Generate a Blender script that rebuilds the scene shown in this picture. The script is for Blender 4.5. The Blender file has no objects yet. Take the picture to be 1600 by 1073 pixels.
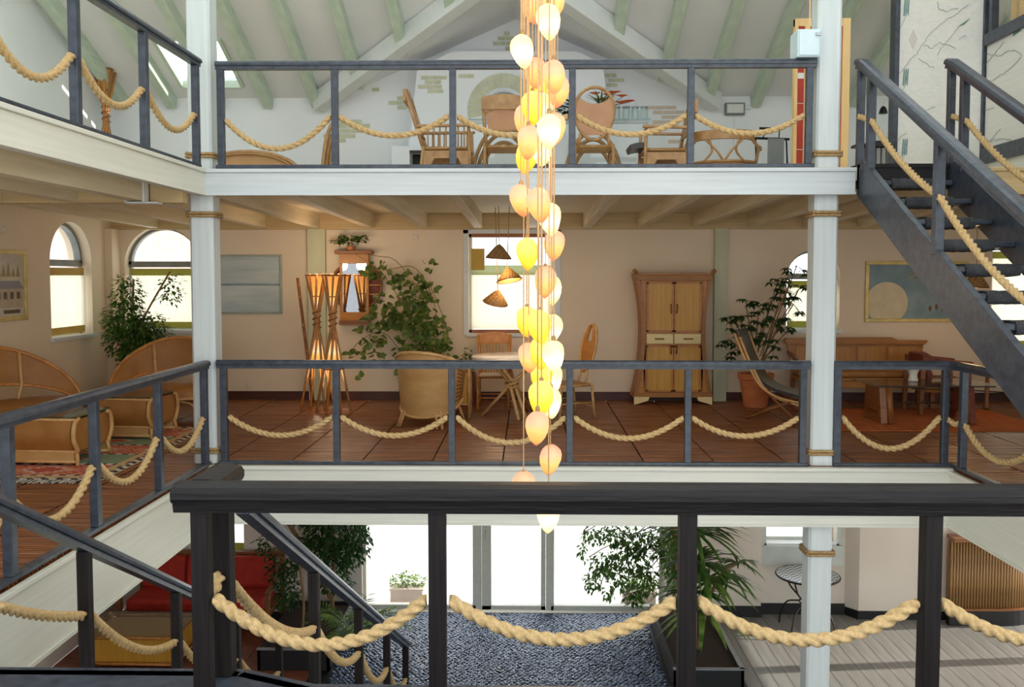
import bpy, bmesh, math, random
from mathutils import Matrix, Vector, Euler
R = math.radians
PI = math.pi
rng = random.Random(7)
sc = bpy.context.scene
C = sc.collection

# ------------------------------------------------------------------ camera, world, sun, exposure
EYE = Vector((0, 0, 1.8)); F = 1400.0; CX, CY = 800.0, 504.2
PITCH = math.atan(74.2 / F); YAW = math.atan(25.0 / F)
cd = bpy.data.cameras.new('camera'); cam = bpy.data.objects.new('camera', cd); C.objects.link(cam)
cam.location = EYE
cam.rotation_euler = (PI / 2 - PITCH, 0, YAW)
cd.sensor_fit = 'HORIZONTAL'; cd.sensor_width = 36.0; cd.lens = 36.0 * F / 1600.0
cd.shift_x = 0.0; cd.shift_y = -(536.5 - CY) / 1600.0
cd.clip_start = 0.05; cd.clip_end = 300
sc.camera = cam

w = bpy.data.worlds.new('world'); sc.world = w; w.use_nodes = True
bg = w.node_tree.nodes['Background']
bg.inputs['Color'].default_value = (0.90, 0.96, 1.0, 1); bg.inputs['Strength'].default_value = 2.6

sd = bpy.data.lights.new('sun', 'SUN'); sun = bpy.data.objects.new('sun', sd); C.objects.link(sun)
sd.energy = 6.5; sd.angle = R(0.6); sd.color = (1.0, 0.93, 0.82)
sun.rotation_euler = Vector((-1.0, -0.10, -0.43)).to_track_quat('-Z', 'Y').to_euler()

sc.view_settings.view_transform = 'Standard'; sc.view_settings.look = 'None'
sc.view_settings.exposure = 0.0; sc.view_settings.gamma = 1.0
sc.view_settings.use_curve_mapping = False
sc.cycles.use_denoising = True
sc.cycles.max_bounces = 10; sc.cycles.diffuse_bounces = 6; sc.cycles.transparent_max_bounces = 24
sc.cycles.sample_clamp_indirect = 6.0
sc.cycles.caustics_refractive = False; sc.cycles.caustics_reflective = False

RC = Matrix.Rotation(YAW, 3, 'Z') @ Matrix.Rotation(PI / 2 - PITCH, 3, 'X')
def ray(px, py): return RC @ Vector(((px - CX) / F, -(py - CY) / F, -1.0))
def atY(px, py, Y):
    d = ray(px, py); return EYE + d * (Y / d.y)
def atX(px, py, X):
    d = ray(px, py); return EYE + d * (X / d.x)
def atZ(px, py, Z):
    d = ray(px, py); return EYE + d * ((Z - 1.8) / d.z)

# ------------------------------------------------------------------ mesh helpers
class MB:
    def __init__(s): s.v = []; s.f = []; s.m = []; s.mi = 0
    def add(s, vs, fs):
        n = len(s.v); s.v.extend([tuple(p) for p in vs])
        s.f.extend([tuple(i + n for i in f) for f in fs]); s.m.extend([s.mi] * len(fs)); return s
    def box(s, c, d, rot=None):
        h = [(x * d[0] / 2, y * d[1] / 2, z * d[2] / 2) for x in (-1, 1) for y in (-1, 1) for z in (-1, 1)]
        c = Vector(c); vs = [c + (rot @ Vector(p) if rot else Vector(p)) for p in h]
        return s.add(vs, [(0, 1, 3, 2), (4, 6, 7, 5), (0, 4, 5, 1), (2, 3, 7, 6), (0, 2, 6, 4), (1, 5, 7, 3)])
    def bx(s, x0, x1, y0, y1, z0, z1):
        return s.box(((x0 + x1) / 2, (y0 + y1) / 2, (z0 + z1) / 2), (abs(x1 - x0), abs(y1 - y0), abs(z1 - z0)))
    def sweep(s, pts, prof, up=(0, 0, 1), caps=True):
        # prof: list of (side, up) offsets swept along pts, closed profile
        pts = [Vector(p) for p in pts]; n = len(prof); vs = []; up = Vector(up)
        for i, p in enumerate(pts):
            a = pts[max(0, i - 1)]; b = pts[min(len(pts) - 1, i + 1)]
            t = (b - a).normalized(); sd_ = t.cross(up)
            if sd_.length < 1e-5: sd_ = t.cross(Vector((0, 1, 0)))
            sd_.normalize(); u = sd_.cross(t).normalized()
            vs += [p + sd_ * q[0] + u * q[1] for q in prof]
        fs = [(i * n + j, i * n + (j + 1) % n, (i + 1) * n + (j + 1) % n, (i + 1) * n + j) for i in range(len(pts) - 1) for j in range(n)]
        if caps: fs += [tuple(range(n))[::-1], tuple((len(pts) - 1) * n + j for j in range(n))]
        return s.add(vs, fs)
    def bar(s, p0, p1, w_, h, up=(0, 0, 1)):
        return s.sweep([p0, p1], [(-w_ / 2, -h / 2), (w_ / 2, -h / 2), (w_ / 2, h / 2), (-w_ / 2, h / 2)], up)
    def tube(s, pts, r, n=7, closed=False, caps=True):
        pts = [Vector(p) for p in pts]; N = len(pts); vs = []; u = None
        for i, p in enumerate(pts):
            if closed: a = pts[i - 1]; b = pts[(i + 1) % N]
            else: a = pts[max(0, i - 1)]; b = pts[min(N - 1, i + 1)]
            t = (b - a)
            if t.length < 1e-9: t = Vector((0, 0, 1))
            t.normalize()
            if u is None: u = t.orthogonal().normalized()
            else:
                u = u - t * u.dot(t)
                u = u.normalized() if u.length > 1e-6 else t.orthogonal().normalized()
            w_ = t.cross(u); rr = r[i] if isinstance(r, (list, tuple)) else r
            vs += [p + (u * math.cos(2 * PI * j / n) + w_ * math.sin(2 * PI * j / n)) * rr for j in range(n)]
        M = N if closed else N - 1
        fs = [(i * n + j, i * n + (j + 1) % n, ((i + 1) % N) * n + (j + 1) % n, ((i + 1) % N) * n + j) for i in range(M) for j in range(n)]
        if caps and not closed: fs += [tuple(range(n))[::-1], tuple((N - 1) * n + j for j in range(n))]
        return s.add(vs, fs)
    def lathe(s, prof, n=20, c=(0, 0, 0), sx=1, sy=1):
        c = Vector(c); vs = []
        for r, z in prof: vs += [c + Vector((r * sx * math.cos(2 * PI * j / n), r * sy * math.sin(2 * PI * j / n), z)) for j in range(n)]
        fs = [(i * n + j, i * n + (j + 1) % n, (i + 1) * n + (j + 1) % n, (i + 1) * n + j) for i in range(len(prof) - 1) for j in range(n)]
        if prof[0][0] > 1e-4: fs.append(tuple(range(n))[::-1])
        if prof[-1][0] > 1e-4: fs.append(tuple((len(prof) - 1) * n + j for j in range(n)))
        return s.add(vs, fs)
    def prism(s, poly, a0, a1, axis='y'):
        # poly of (u,z): axis y -> (x,z) along y ; axis x -> (y,z) along x ; axis z -> (x,y) along z
        def P(u, v, a): return {'y': (u, a, v), 'x': (a, u, v), 'z': (u, v, a)}[axis]
        n = len(poly); vs = [P(u, v, a0) for u, v in poly] + [P(u, v, a1) for u, v in poly]
        return s.add(vs, [tuple(range(n))[::-1], tuple(range(n, 2 * n))] + [(i, (i + 1) % n, n + (i + 1) % n, n + i) for i in range(n)])
    def grid(s, fn, nu, nv, th=0.0):
        # fn(u,v)->point ; optional thickness along normal (second skin)
        P = [[Vector(fn(i / nu, j / nv)) for j in range(nv + 1)] for i in range(nu + 1)]
        idx = lambda i, j: i * (nv + 1) + j
        vs = [P[i][j] for i in range(nu + 1) for j in range(nv + 1)]
        fs = [(idx(i, j), idx(i + 1, j), idx(i + 1, j + 1), idx(i, j + 1)) for i in range(nu) for j in range(nv)]
        if th:
            off = len(vs); nv2 = []
            for i in range(nu + 1):
                for j in range(nv + 1):
                    a = P[min(nu, i + 1)][j] - P[max(0, i - 1)][j]; b = P[i][min(nv, j + 1)] - P[i][max(0, j - 1)]
                    nn = a.cross(b); nn = nn.normalized() if nn.length > 1e-9 else Vector((0, 0, 1))
                    nv2.append(P[i][j] - nn * th)
            vs += nv2; fs += [tuple(off + k for k in f[::-1]) for f in fs]
            for i in range(nu):
                fs.append((idx(i, 0), off + idx(i, 0), off + idx(i + 1, 0), idx(i + 1, 0))); fs.append((idx(i, nv), idx(i + 1, nv), off + idx(i + 1, nv), off + idx(i, nv)))
            for j in range(nv):
                fs.append((idx(0, j), idx(0, j + 1), off + idx(0, j + 1), off + idx(0, j))); fs.append((idx(nu, j), off + idx(nu, j), off + idx(nu, j + 1), idx(nu, j + 1)))
        return s.add(vs, fs)
    def rope(s, pts, r=0.03, pitch=0.2, n=18, step=0.012, caps=True):
        pts = [Vector(p) for p in pts]; L = [0]
        for a, b in zip(pts, pts[1:]): L.append(L[-1] + (b - a).length)
        N = max(4, int(L[-1] / step)); q = []; k = 0
        for i in range(N + 1):
            d = L[-1] * i / N
            while k < len(L) - 2 and L[k + 1] < d: k += 1
            t = (d - L[k]) / max(1e-9, L[k + 1] - L[k]); q.append(pts[k].lerp(pts[k + 1], t))
        vs = []; u = None
        for i, p in enumerate(q):
            t = (q[min(N, i + 1)] - q[max(0, i - 1)]).normalized()
            u = t.orthogonal().normalized() if u is None else (u - t * u.dot(t)).normalized()
            w_ = t.cross(u); ph = 2 * PI * (L[-1] * i / N) / pitch
            for j in range(n):
                a = 2 * PI * j / n; fi = ((a - ph + PI / 3) % (2 * PI / 3)) - PI / 3; sq = .2209 - .2809 * math.sin(fi) ** 2; rr = r * max(.56, .53 * math.cos(fi) + math.sqrt(max(0, sq)))
                vs.append(p + (u * math.cos(a) + w_ * math.sin(a)) * rr)
        fs = [(i * n + j, i * n + (j + 1) % n, (i + 1) * n + (j + 1) % n, (i + 1) * n + j) for i in range(N) for j in range(n)]
        if caps: fs += [tuple(range(n))[::-1], tuple(N * n + j for j in range(n))]
        return s.add(vs, fs)
    def build(s, name, mats, parent=None, world=False, smooth=False, bevel=0.0, kind=None, loc=None, label=None):
        me = bpy.data.meshes.new(name)
        vs = s.v
        if world and parent is not None:
            M = wmat(parent).inverted(); vs = [M @ Vector(p) for p in vs]
        if loc is not None: vs = [Vector(p) - Vector(loc) for p in vs]
        me.from_pydata([tuple(p) for p in vs], [], s.f)
        if not isinstance(mats, (list, tuple)): mats = [mats]
        for m in mats: me.materials.append(m)
        if len(mats) > 1: me.polygons.foreach_set('material_index', s.m)
        bm_ = bmesh.new(); bm_.from_mesh(me); bmesh.ops.recalc_face_normals(bm_, faces=bm_.faces); bm_.to_mesh(me); bm_.free()
        if smooth:
            me.polygons.foreach_set('use_smooth', [True] * len(me.polygons))
            if smooth != 'all':
                try: me.set_sharp_from_angle(angle=R(40))
                except Exception: pass
        o = bpy.data.objects.new(name, me); C.objects.link(o)
        if loc is not None: o.location = loc
        if parent is not None: o.parent = parent
        if bevel:
            b = o.modifiers.new('bevel', 'BEVEL'); b.width = bevel; b.segments = 2; b.limit_method = 'ANGLE'; b.angle_limit = R(50)
        if kind: o['kind'] = kind
        if label: o['label'] = label
        return o

def wmat(o):
    M = Matrix.Identity(4)
    while o is not None:
        M = o.matrix_basis.copy() @ M if False else (Matrix.Translation(o.location) @ o.rotation_euler.to_matrix().to_4x4()) @ M
        o = o.parent
    return M
def tag(o, label, cat, group=None, kind=None):
    o['label'] = label; o['category'] = cat
    if group: o['group'] = group
    if kind: o['kind'] = kind
    return o
def thing(name, label, cat, loc=(0, 0, 0), rz=0.0, group=None):
    o = bpy.data.objects.new(name, None); C.objects.link(o); o.location = loc; o.rotation_euler = (0, 0, rz)
    o.empty_display_size = 0.1
    return tag(o, label, cat, group)
def struct_root(name, loc=(0, 0, 0)):
    o = bpy.data.objects.new(name, None); C.objects.link(o); o.location = loc; o['kind'] = 'structure'; return o
def dup(root, loc, rz=0.0, label=None, group=None):
    r = root.copy(); C.objects.link(r); r.location = loc; r.rotation_euler = (0, 0, rz)
    if label: r['label'] = label
    if group: r['group'] = group
    for ch in list(root.children):
        c = ch.copy(); C.objects.link(c); c.parent = r
        for g in list(ch.children):
            d = g.copy(); C.objects.link(d); d.parent = c
    return r
def arc(c, rx, rz, a0, a1, n, axis='y', y=0.0):
    out = []
    for i in range(n + 1):
        a = R(a0 + (a1 - a0) * i / n); u = rx * math.cos(a); v = rz * math.sin(a)
        out.append({'y': (c[0] + u, c[1], c[2] + v), 'x': (c[0], c[1] + u, c[2] + v), 'z': (c[0] + u, c[1] + v, c[2])}[axis])
    return out
def bez(pts, n=16):
    # Catmull-Rom through pts
    P = [Vector(p) for p in pts]; P = [2 * P[0] - P[1]] + P + [2 * P[-1] - P[-2]]; out = []
    for k in range(1, len(P) - 2):
        for i in range(n):
            t = i / n; a, b, c, d = P[k - 1], P[k], P[k + 1], P[k + 2]
            out.append(0.5 * ((2 * b) + (c - a) * t + (2 * a - 5 * b + 4 * c - d) * t * t + (3 * b - a - 3 * c + d) * t ** 3))
    out.append(P[-2]); return out

# ------------------------------------------------------------------ materials
def srgb(r, g, b):
    f = lambda c: (c / 255 / 12.92) if c / 255 <= 0.04045 else ((c / 255 + 0.055) / 1.055) ** 2.4
    return (f(r), f(g), f(b), 1.0)
def mat(name, c1, c2=None, rough=0.55, scale=(6, 6, 6), detail=4, bump=0.0, bscale=None, metal=0.0, spec=0.5, weave=None, wstr=0.5, dist=0.0, coat=0.0, lo=0.3, hi=0.7):
    m = bpy.data.materials.new(name); m.use_nodes = True; nt = m.node_tree; N = nt.nodes; Lk = nt.links
    p = N['Principled BSDF']; p.inputs['Roughness'].default_value = rough; p.inputs['Metallic'].default_value = metal
    p.inputs['Specular IOR Level'].default_value = spec; p.inputs['Coat Weight'].default_value = coat
    c1 = srgb(*c1); c2 = srgb(*c2) if c2 else c1
    tc = N.new('ShaderNodeTexCoord'); mp = N.new('ShaderNodeMapping'); mp.inputs['Scale'].default_value = scale
    Lk.new(tc.outputs['Object'], mp.inputs['Vector'])
    nz = N.new('ShaderNodeTexNoise'); nz.inputs['Scale'].default_value = 1.0; nz.inputs['Detail'].default_value = detail; nz.inputs['Distortion'].default_value = dist
    Lk.new(mp.outputs['Vector'], nz.inputs['Vector'])
    rp = N.new('ShaderNodeValToRGB'); rp.color_ramp.elements[0].position = lo; rp.color_ramp.elements[1].position = hi
    rp.color_ramp.elements[0].color = c1; rp.color_ramp.elements[1].color = c2
    Lk.new(nz.outputs['Fac'], rp.inputs['Fac'])
    col = rp.outputs['Color']; hgt = nz.outputs['Fac']
    if weave:
        # basket weave from two crossed bands, out of step in a checker
        mp2 = N.new('ShaderNodeMapping'); mp2.inputs['Scale'].default_value = weave; Lk.new(tc.outputs['Object'], mp2.inputs['Vector'])
        sx = N.new('ShaderNodeSeparateXYZ'); Lk.new(mp2.outputs['Vector'], sx.inputs['Vector'])
        def math_(op, a, b=None):
            n = N.new('ShaderNodeMath'); n.operation = op
            for i, q in enumerate((a, b)):
                if q is None: continue
                if isinstance(q, (int, float)): n.inputs[i].default_value = q
                else: Lk.new(q, n.inputs[i])
            return n.outputs[0]
        s1 = math_('SINE', math_('ADD', sx.outputs['X'], sx.outputs['Y'])); s2 = math_('SINE', sx.outputs['Z'])
        pr = math_('MULTIPLY', s1, s2); v = math_('ADD', math_('MULTIPLY', pr, 0.5), 0.5)
        mx = N.new('ShaderNodeMix'); mx.data_type = 'RGBA'; mx.blend_type = 'MULTIPLY'; mx.inputs['Factor'].default_value = wstr
        Lk.new(col, mx.inputs['A'])
        cr = N.new('ShaderNodeValToRGB'); cr.color_ramp.elements[0].color = (0.25, 0.2, 0.15, 1); cr.color_ramp.elements[1].color = (1, 1, 1, 1); cr.color_ramp.elements[1].position = 0.6
        Lk.new(v, cr.inputs['Fac']); Lk.new(cr.outputs['Color'], mx.inputs['B']); col = mx.outputs['Result']; hgt = v
    Lk.new(col, p.inputs['Base Color'])
    if bump:
        bn = N.new('ShaderNodeBump'); bn.inputs['Strength'].default_value = bump; bn.inputs['Distance'].default_value = 0.01
        if bscale and not weave:
            n2 = N.new('ShaderNodeTexNoise'); n2.inputs['Scale'].default_value = 1.0; n2.inputs['Detail'].default_value = 3
            mp3 = N.new('ShaderNodeMapping'); mp3.inputs['Scale'].default_value = bscale; Lk.new(tc.outputs['Object'], mp3.inputs['Vector']); Lk.new(mp3.outputs['Vector'], n2.inputs['Vector']); hgt = n2.outputs['Fac']
        Lk.new(hgt, bn.inputs['Height']); Lk.new(bn.outputs['Normal'], p.inputs['Normal'])
    return m
def glass_mat(name, tint=(1, 1, 1), refl=0.12):
    m = bpy.data.materials.new(name); m.use_nodes = True; nt = m.node_tree; nt.nodes.remove(nt.nodes['Principled BSDF'])
    tr = nt.nodes.new('ShaderNodeBsdfTransparent'); tr.inputs['Color'].default_value = (*tint, 1)
    gl = nt.nodes.new('ShaderNodeBsdfGlossy'); gl.inputs['Roughness'].default_value = 0.02
    lw = nt.nodes.new('ShaderNodeLayerWeight'); lw.inputs['Blend'].default_value = .5
    pw_ = nt.nodes.new('ShaderNodeMath'); pw_.operation = 'POWER'; pw_.inputs[1].default_value = 5; nt.links.new(lw.outputs['Facing'], pw_.inputs[0])
    fr = nt.nodes.new('ShaderNodeMath'); fr.operation = 'MULTIPLY_ADD'; fr.inputs[1].default_value = .8; fr.inputs[2].default_value = .03; nt.links.new(pw_.outputs[0], fr.inputs[0])
    mx = nt.nodes.new('ShaderNodeMixShader'); nt.links.new(fr.outputs[0], mx.inputs[0]); nt.links.new(tr.outputs[0], mx.inputs[1]); nt.links.new(gl.outputs[0], mx.inputs[2])
    nt.links.new(mx.outputs[0], nt.nodes['Material Output'].inputs['Surface']); return m
def cloth_mat(name, c, trans=0.6):
    m = bpy.data.materials.new(name); m.use_nodes = True; nt = m.node_tree; nt.nodes.remove(nt.nodes['Principled BSDF'])
    d = nt.nodes.new('ShaderNodeBsdfDiffuse'); t = nt.nodes.new('ShaderNodeBsdfTranslucent'); mx = nt.nodes.new('ShaderNodeMixShader')
    tc = nt.nodes.new('ShaderNodeTexCoord'); wv = nt.nodes.new('ShaderNodeTexNoise'); wv.inputs['Scale'].default_value = 9
    mp = nt.nodes.new('ShaderNodeMapping'); mp.inputs['Scale'].default_value = (6, 6, .4); nt.links.new(tc.outputs['Object'], mp.inputs[0]); nt.links.new(mp.outputs[0], wv.inputs['Vector'])
    rp = nt.nodes.new('ShaderNodeValToRGB'); a = srgb(*c); rp.color_ramp.elements[0].color = tuple(x * .85 for x in a[:3]) + (1,); rp.color_ramp.elements[1].color = a
    nt.links.new(wv.outputs['Fac'], rp.inputs[0])
    nt.links.new(rp.outputs[0], d.inputs['Color']); nt.links.new(rp.outputs[0], t.inputs['Color'])
    mx.inputs[0].default_value = trans; nt.links.new(d.outputs[0], mx.inputs[1]); nt.links.new(t.outputs[0], mx.inputs[2])
    nt.links.new(mx.outputs[0], nt.nodes['Material Output'].inputs['Surface']); return m
def leaf_mat(name, c1, c2, scale=6.0, rough=0.4):
    m = mat(name, c1, c2, rough=rough, scale=(scale,) * 3, detail=6, lo=.35, hi=.65)
    nt = m.node_tree; p = nt.nodes['Principled BSDF']; out = nt.nodes['Material Output']
    t = nt.nodes.new('ShaderNodeBsdfTranslucent'); mx = nt.nodes.new('ShaderNodeMixShader'); mx.inputs[0].default_value = 0.42
    src = p.inputs['Base Color'].links[0].from_socket; nt.links.new(src, t.inputs['Color'])
    nt.links.new(p.outputs[0], mx.inputs[1]); nt.links.new(t.outputs[0], mx.inputs[2]); nt.links.new(mx.outputs[0], out.inputs['Surface']); return m
def emit_mat(name, stops, strength, axis=2, z0=0.0, z1=1.0, noise=0.15, nscale=8, cam=None):
    # glowing shade: colour along local height, a little mottled
    m = bpy.data.materials.new(name); m.use_nodes = True; nt = m.node_tree; N = nt.nodes; Lk = nt.links; p = N['Principled BSDF']
    tc = N.new('ShaderNodeTexCoord'); sx = N.new('ShaderNodeSeparateXYZ'); Lk.new(tc.outputs['Object'], sx.inputs[0])
    mr = N.new('ShaderNodeMapRange'); mr.inputs[1].default_value = z0; mr.inputs[2].default_value = z1; Lk.new(sx.outputs[axis], mr.inputs[0])
    nz = N.new('ShaderNodeTexNoise'); nz.inputs['Scale'].default_value = nscale; Lk.new(tc.outputs['Object'], nz.inputs['Vector'])
    oi = N.new('ShaderNodeObjectInfo')
    ma = N.new('ShaderNodeMath'); ma.operation = 'MULTIPLY_ADD'; ma.inputs[1].default_value = noise * 2; Lk.new(nz.outputs['Fac'], ma.inputs[0]); Lk.new(mr.outputs[0], ma.inputs[2])
    mb = N.new('ShaderNodeMath'); mb.operation = 'SUBTRACT'; mb.inputs[1].default_value = noise; Lk.new(ma.outputs[0], mb.inputs[0])
    rp = N.new('ShaderNodeValToRGB'); els = rp.color_ramp.elements
    els[0].position = stops[0][0]; els[0].color = srgb(*stops[0][1]); els[1].position = stops[-1][0]; els[1].color = srgb(*stops[-1][1])
    for po, c in stops[1:-1]: e = els.new(po); e.color = srgb(*c)
    Lk.new(mb.outputs[0], rp.inputs[0])
    p.inputs['Base Color'].default_value = srgb(*stops[0][1]); p.inputs['Roughness'].default_value = .45
    Lk.new(rp.outputs[0], p.inputs['Emission Color']); p.inputs['Emission Strength'].default_value = strength
    return m

M = {}
M['white'] = mat('white_paint', (214, 217, 216), (224, 227, 226), rough=.5, scale=(3, 3, 3), bump=.02)
M['white_wood'] = mat('white_painted_wood', (192, 199, 201), (206, 212, 213), rough=.5, scale=(1.2, 14, 30), detail=5, bump=.05)
M['white_post'] = mat('white_painted_post', (200, 208, 208), (212, 219, 218), rough=.5, scale=(24, 24, 1.2), detail=5, bump=.05)
M['ivory_wood'] = mat('ivory_painted_wood', (202, 202, 192), (216, 214, 202), rough=.5, scale=(1.2, 14, 30), detail=5, bump=.05)
M['cream_wood'] = mat('cream_painted_wood', (212, 212, 198), (224, 222, 208), rough=.5, scale=(20, 1.2, 30), detail=5, bump=.05)
M['wall_mid'] = mat('cream_plaster', (226, 207, 178), (234, 216, 190), rough=.8, scale=(.9, .9, .9), bump=.03, bscale=(30, 30, 30))
M['glass_clear'] = glass_mat('clear_counter_glass', (.975, .99, .985))
M['pier'] = mat('grey_render', (150, 152, 158), (158, 160, 166), rough=.9)
M['opal'] = cloth_mat('added_opal_glazing', (250, 252, 252), .9)  # for the unseen roof band added to let in softened daylight
M['wall_up'] = mat('white_plaster', (232, 236, 240), (240, 242, 244), rough=.8, scale=(1, 1, 1), bump=.04, bscale=(25, 25, 25))
M['wall_ground'] = mat('pale_plaster', (226, 214, 200), (236, 226, 212), rough=.8, scale=(1, 1, 1), bump=.03, bscale=(25, 25, 25))
M['roof_white'] = mat('roof_boarding', (222, 222, 226), (230, 230, 232), rough=.8, scale=(1, 1, 1))
M['green_beam'] = mat('sage_stained_rafter', (182, 200, 182), (202, 215, 198), rough=.6, scale=(14, 1, 14), bump=.05)
M['pilaster'] = mat('sage_pilaster', (190, 192, 160), (204, 204, 172), rough=.65, scale=(10, 10, 1))
M['joist'] = mat('whitewashed_joist', (206, 192, 158), (226, 214, 184), rough=.6, scale=(18, 1.0, 12), detail=6, bump=.06, dist=.4)
M['board'] = mat('whitewashed_board', (208, 196, 164), (222, 212, 184), rough=.65, scale=(1, 22, 1), detail=5, bump=.05)
M['beam_wood'] = mat('pine_wall_beam', (186, 160, 112), (204, 180, 134), rough=.6, scale=(1, 14, 20), bump=.05)
M['rail'] = mat('slate_blue_stained_wood', (40, 46, 56), (68, 75, 86), rough=.32, scale=(16, 16, 16), detail=6, bump=.08, dist=.3)
M['rail_y'] = M['rail']
M['rail_dark'] = mat('shade_darkened_wood', (12, 10, 11), (30, 25, 26), rough=.5, scale=(3, 40, 60), detail=6, bump=.35, bscale=(6, 60, 90), spec=.26)  # same stained timber as the rails, with shade put into its colour
M['post_dark'] = mat('shade_darkened_post', (14, 10, 10), (34, 27, 26), rough=.6, scale=(60, 60, 2.5), detail=6, bump=.3, bscale=(80, 80, 4), spec=.2)  # posts of that timber, again coloured darker to stand for shade
M['rope'] = mat('hemp_rope', (176, 144, 94), (206, 176, 126), rough=.85, scale=(60, 60, 60), detail=3, bump=.3, bscale=(180, 180, 180))
M['rope_brown'] = mat('brown_rope', (150, 118, 76), (186, 154, 106), rough=.85, scale=(60, 60, 60), bump=.3, bscale=(160, 160, 160))
M['cord'] = mat('tan_cord', (214, 170, 118), (234, 194, 146), rough=.8, scale=(40, 40, 60), bump=.2)
M['floor_slat'] = mat('bamboo_slat_floor', (88, 48, 27), (158, 98, 58), rough=.30, scale=(1.6, 24, 1), detail=5, bump=.3, bscale=(2.0, 60, 1), lo=.3, hi=.7, spec=.6)
M['dark_gap'] = mat('dark_underlay', (30, 20, 14), rough=.9)
M['rattan'] = mat('rattan_pole', (176, 112, 50), (206, 142, 72), rough=.4, scale=(12, 12, 12), detail=4, bump=.05)
M['rattan_pale'] = mat('pale_rattan_pole', (190, 142, 84), (216, 172, 112), rough=.42, scale=(12, 12, 12), detail=4, bump=.05)
M['rattan_up'] = mat('sun_bleached_rattan', (146, 106, 64), (176, 136, 88), rough=.45, scale=(12, 12, 12), detail=4, bump=.05)
M['cane_up'] = mat('bleached_cane_weave', (176, 132, 84), (194, 152, 104), rough=.5, scale=(5, 5, 5), weave=(520, 520, 560), wstr=.4, bump=.2)
M['blind_pale'] = cloth_mat('pale_green_blind', (214, 220, 190), .7)
M['rattan_dark'] = mat('dark_rattan_pole', (120, 70, 32), (156, 98, 48), rough=.4, scale=(14, 14, 14), detail=4, bump=.05)
M['cane'] = mat('honey_cane_weave', (158, 104, 46), (176, 122, 60), rough=.5, scale=(5, 5, 5), weave=(520, 520, 560), wstr=.4, bump=.2)
M['wicker'] = mat('pale_wicker', (188, 142, 82), (206, 162, 100), rough=.55, scale=(4, 4, 10), weave=(420, 420, 640), wstr=.4, bump=.25)
M['cane_pink'] = mat('rosy_cane_panel', (176, 128, 94), (190, 142, 106), rough=.5, scale=(5, 5, 5), weave=(520, 520, 520), wstr=.35, bump=.2)
M['bamboo_slab'] = mat('split_bamboo_panel', (188, 134, 40), (206, 154, 56), rough=.42, scale=(70, 70, 1.5), detail=3, bump=.3, bscale=(110, 110, 2))
M['pale_panel'] = mat('pale_bamboo_panel', (226, 202, 136), (236, 214, 156), rough=.45, scale=(2, 2, 60), detail=3, bump=.1)
M['brown_wood'] = mat('brown_wood', (120, 72, 34), (152, 98, 52), rough=.42, scale=(3, 3, 24), detail=5, bump=.05)
M['honey_wood'] = mat('honey_wood', (170, 106, 34), (194, 130, 52), rough=.42, scale=(3, 30, 24), detail=5, bump=.05)
M['red_brown'] = mat('red_brown_wicker', (104, 44, 26), (136, 64, 38), rough=.5, scale=(6, 6, 6), weave=(200, 200, 240), wstr=.5, bump=.4)
M['dark'] = mat('black_metal', (22, 22, 24), (34, 34, 36), rough=.4, metal=.4)
M['iron'] = mat('wrought_iron', (46, 40, 38), (66, 58, 52), rough=.45, metal=.7)
M['leather_black'] = mat('black_leather', (24, 20, 18), (42, 36, 32), rough=.38, bump=.05)
M['cushion'] = mat('white_cushion', (226, 220, 208), rough=.8)
M['red_sofa'] = mat('red_cushion_fabric', (170, 38, 22), (190, 52, 32), rough=.75, scale=(8, 8, 8), bump=.08)
M['terracotta'] = mat('terracotta', (188, 104, 58), (206, 128, 80), rough=.75, scale=(5, 5, 9), bump=.04)
M['pot_red'] = mat('dark_red_glaze', (104, 42, 32), (124, 56, 42), rough=.4)
M['soil'] = mat('soil', (40, 28, 20), (66, 48, 34), rough=.95, scale=(40, 40, 40), bump=.5)
M['stem'] = mat('plant_stem', (122, 94, 58), (150, 120, 80), rough=.8, scale=(20, 20, 8))
M['leaf_dark'] = leaf_mat('dark_green_leaf', (26, 58, 26), (62, 104, 48))
M['leaf_mid'] = leaf_mat('mid_green_leaf', (44, 84, 34), (104, 142, 62))
M['leaf_vine'] = leaf_mat('vine_leaf', (66, 96, 40), (140, 160, 84), scale=9)
M['leaf_bright'] = leaf_mat('bright_green_leaf', (70, 110, 40), (150, 178, 84))
M['marble'] = mat('pale_stone_top', (206, 200, 196), (226, 220, 216), rough=.25, scale=(4, 4, 4))
M['gold'] = mat('gilt_frame', (196, 172, 96), (222, 200, 132), rough=.4, metal=.2, scale=(8, 8, 8))
M['grey_frame'] = mat('grey_painted_frame', (150, 160, 150), (172, 180, 168), rough=.5)
M['win_frame'] = mat('window_frame_paint', (196, 202, 196), (208, 214, 206), rough=.5)
M['win_dark'] = mat('grey_window_bar', (122, 126, 122), (140, 144, 138), rough=.5)
M['curtain'] = cloth_mat('sheer_curtain', (250, 244, 218), .74)
M['blind_green'] = cloth_mat('olive_blind_cloth', (186, 184, 112), .6)
M['blind_tan'] = mat('yellow_tan_band', (196, 160, 72), (206, 172, 84), rough=.7)
M['rust_band'] = mat('rust_wood_band', (150, 92, 54), (166, 106, 66), rough=.6)
M['glass'] = glass_mat('window_glass')
M['glass_green'] = glass_mat('greenish_glass', (.93, .97, .955))
M['mirror'] = mat('mirror', (236, 238, 240), rough=.02, metal=1.0)
M['brick'] = mat('exposed_sage_brick', (194, 196, 166), (212, 212, 182), rough=.85, scale=(6, 6, 6), bump=.2, bscale=(40, 40, 40))
M['brick_pink'] = mat('exposed_sandy_brick', (204, 188, 168), (216, 200, 184), rough=.85, scale=(6, 6, 6), bump=.2, bscale=(40, 40, 40))
M['baseboard'] = mat('dark_red_skirting', (66, 30, 20), (84, 42, 28), rough=.5)
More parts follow.
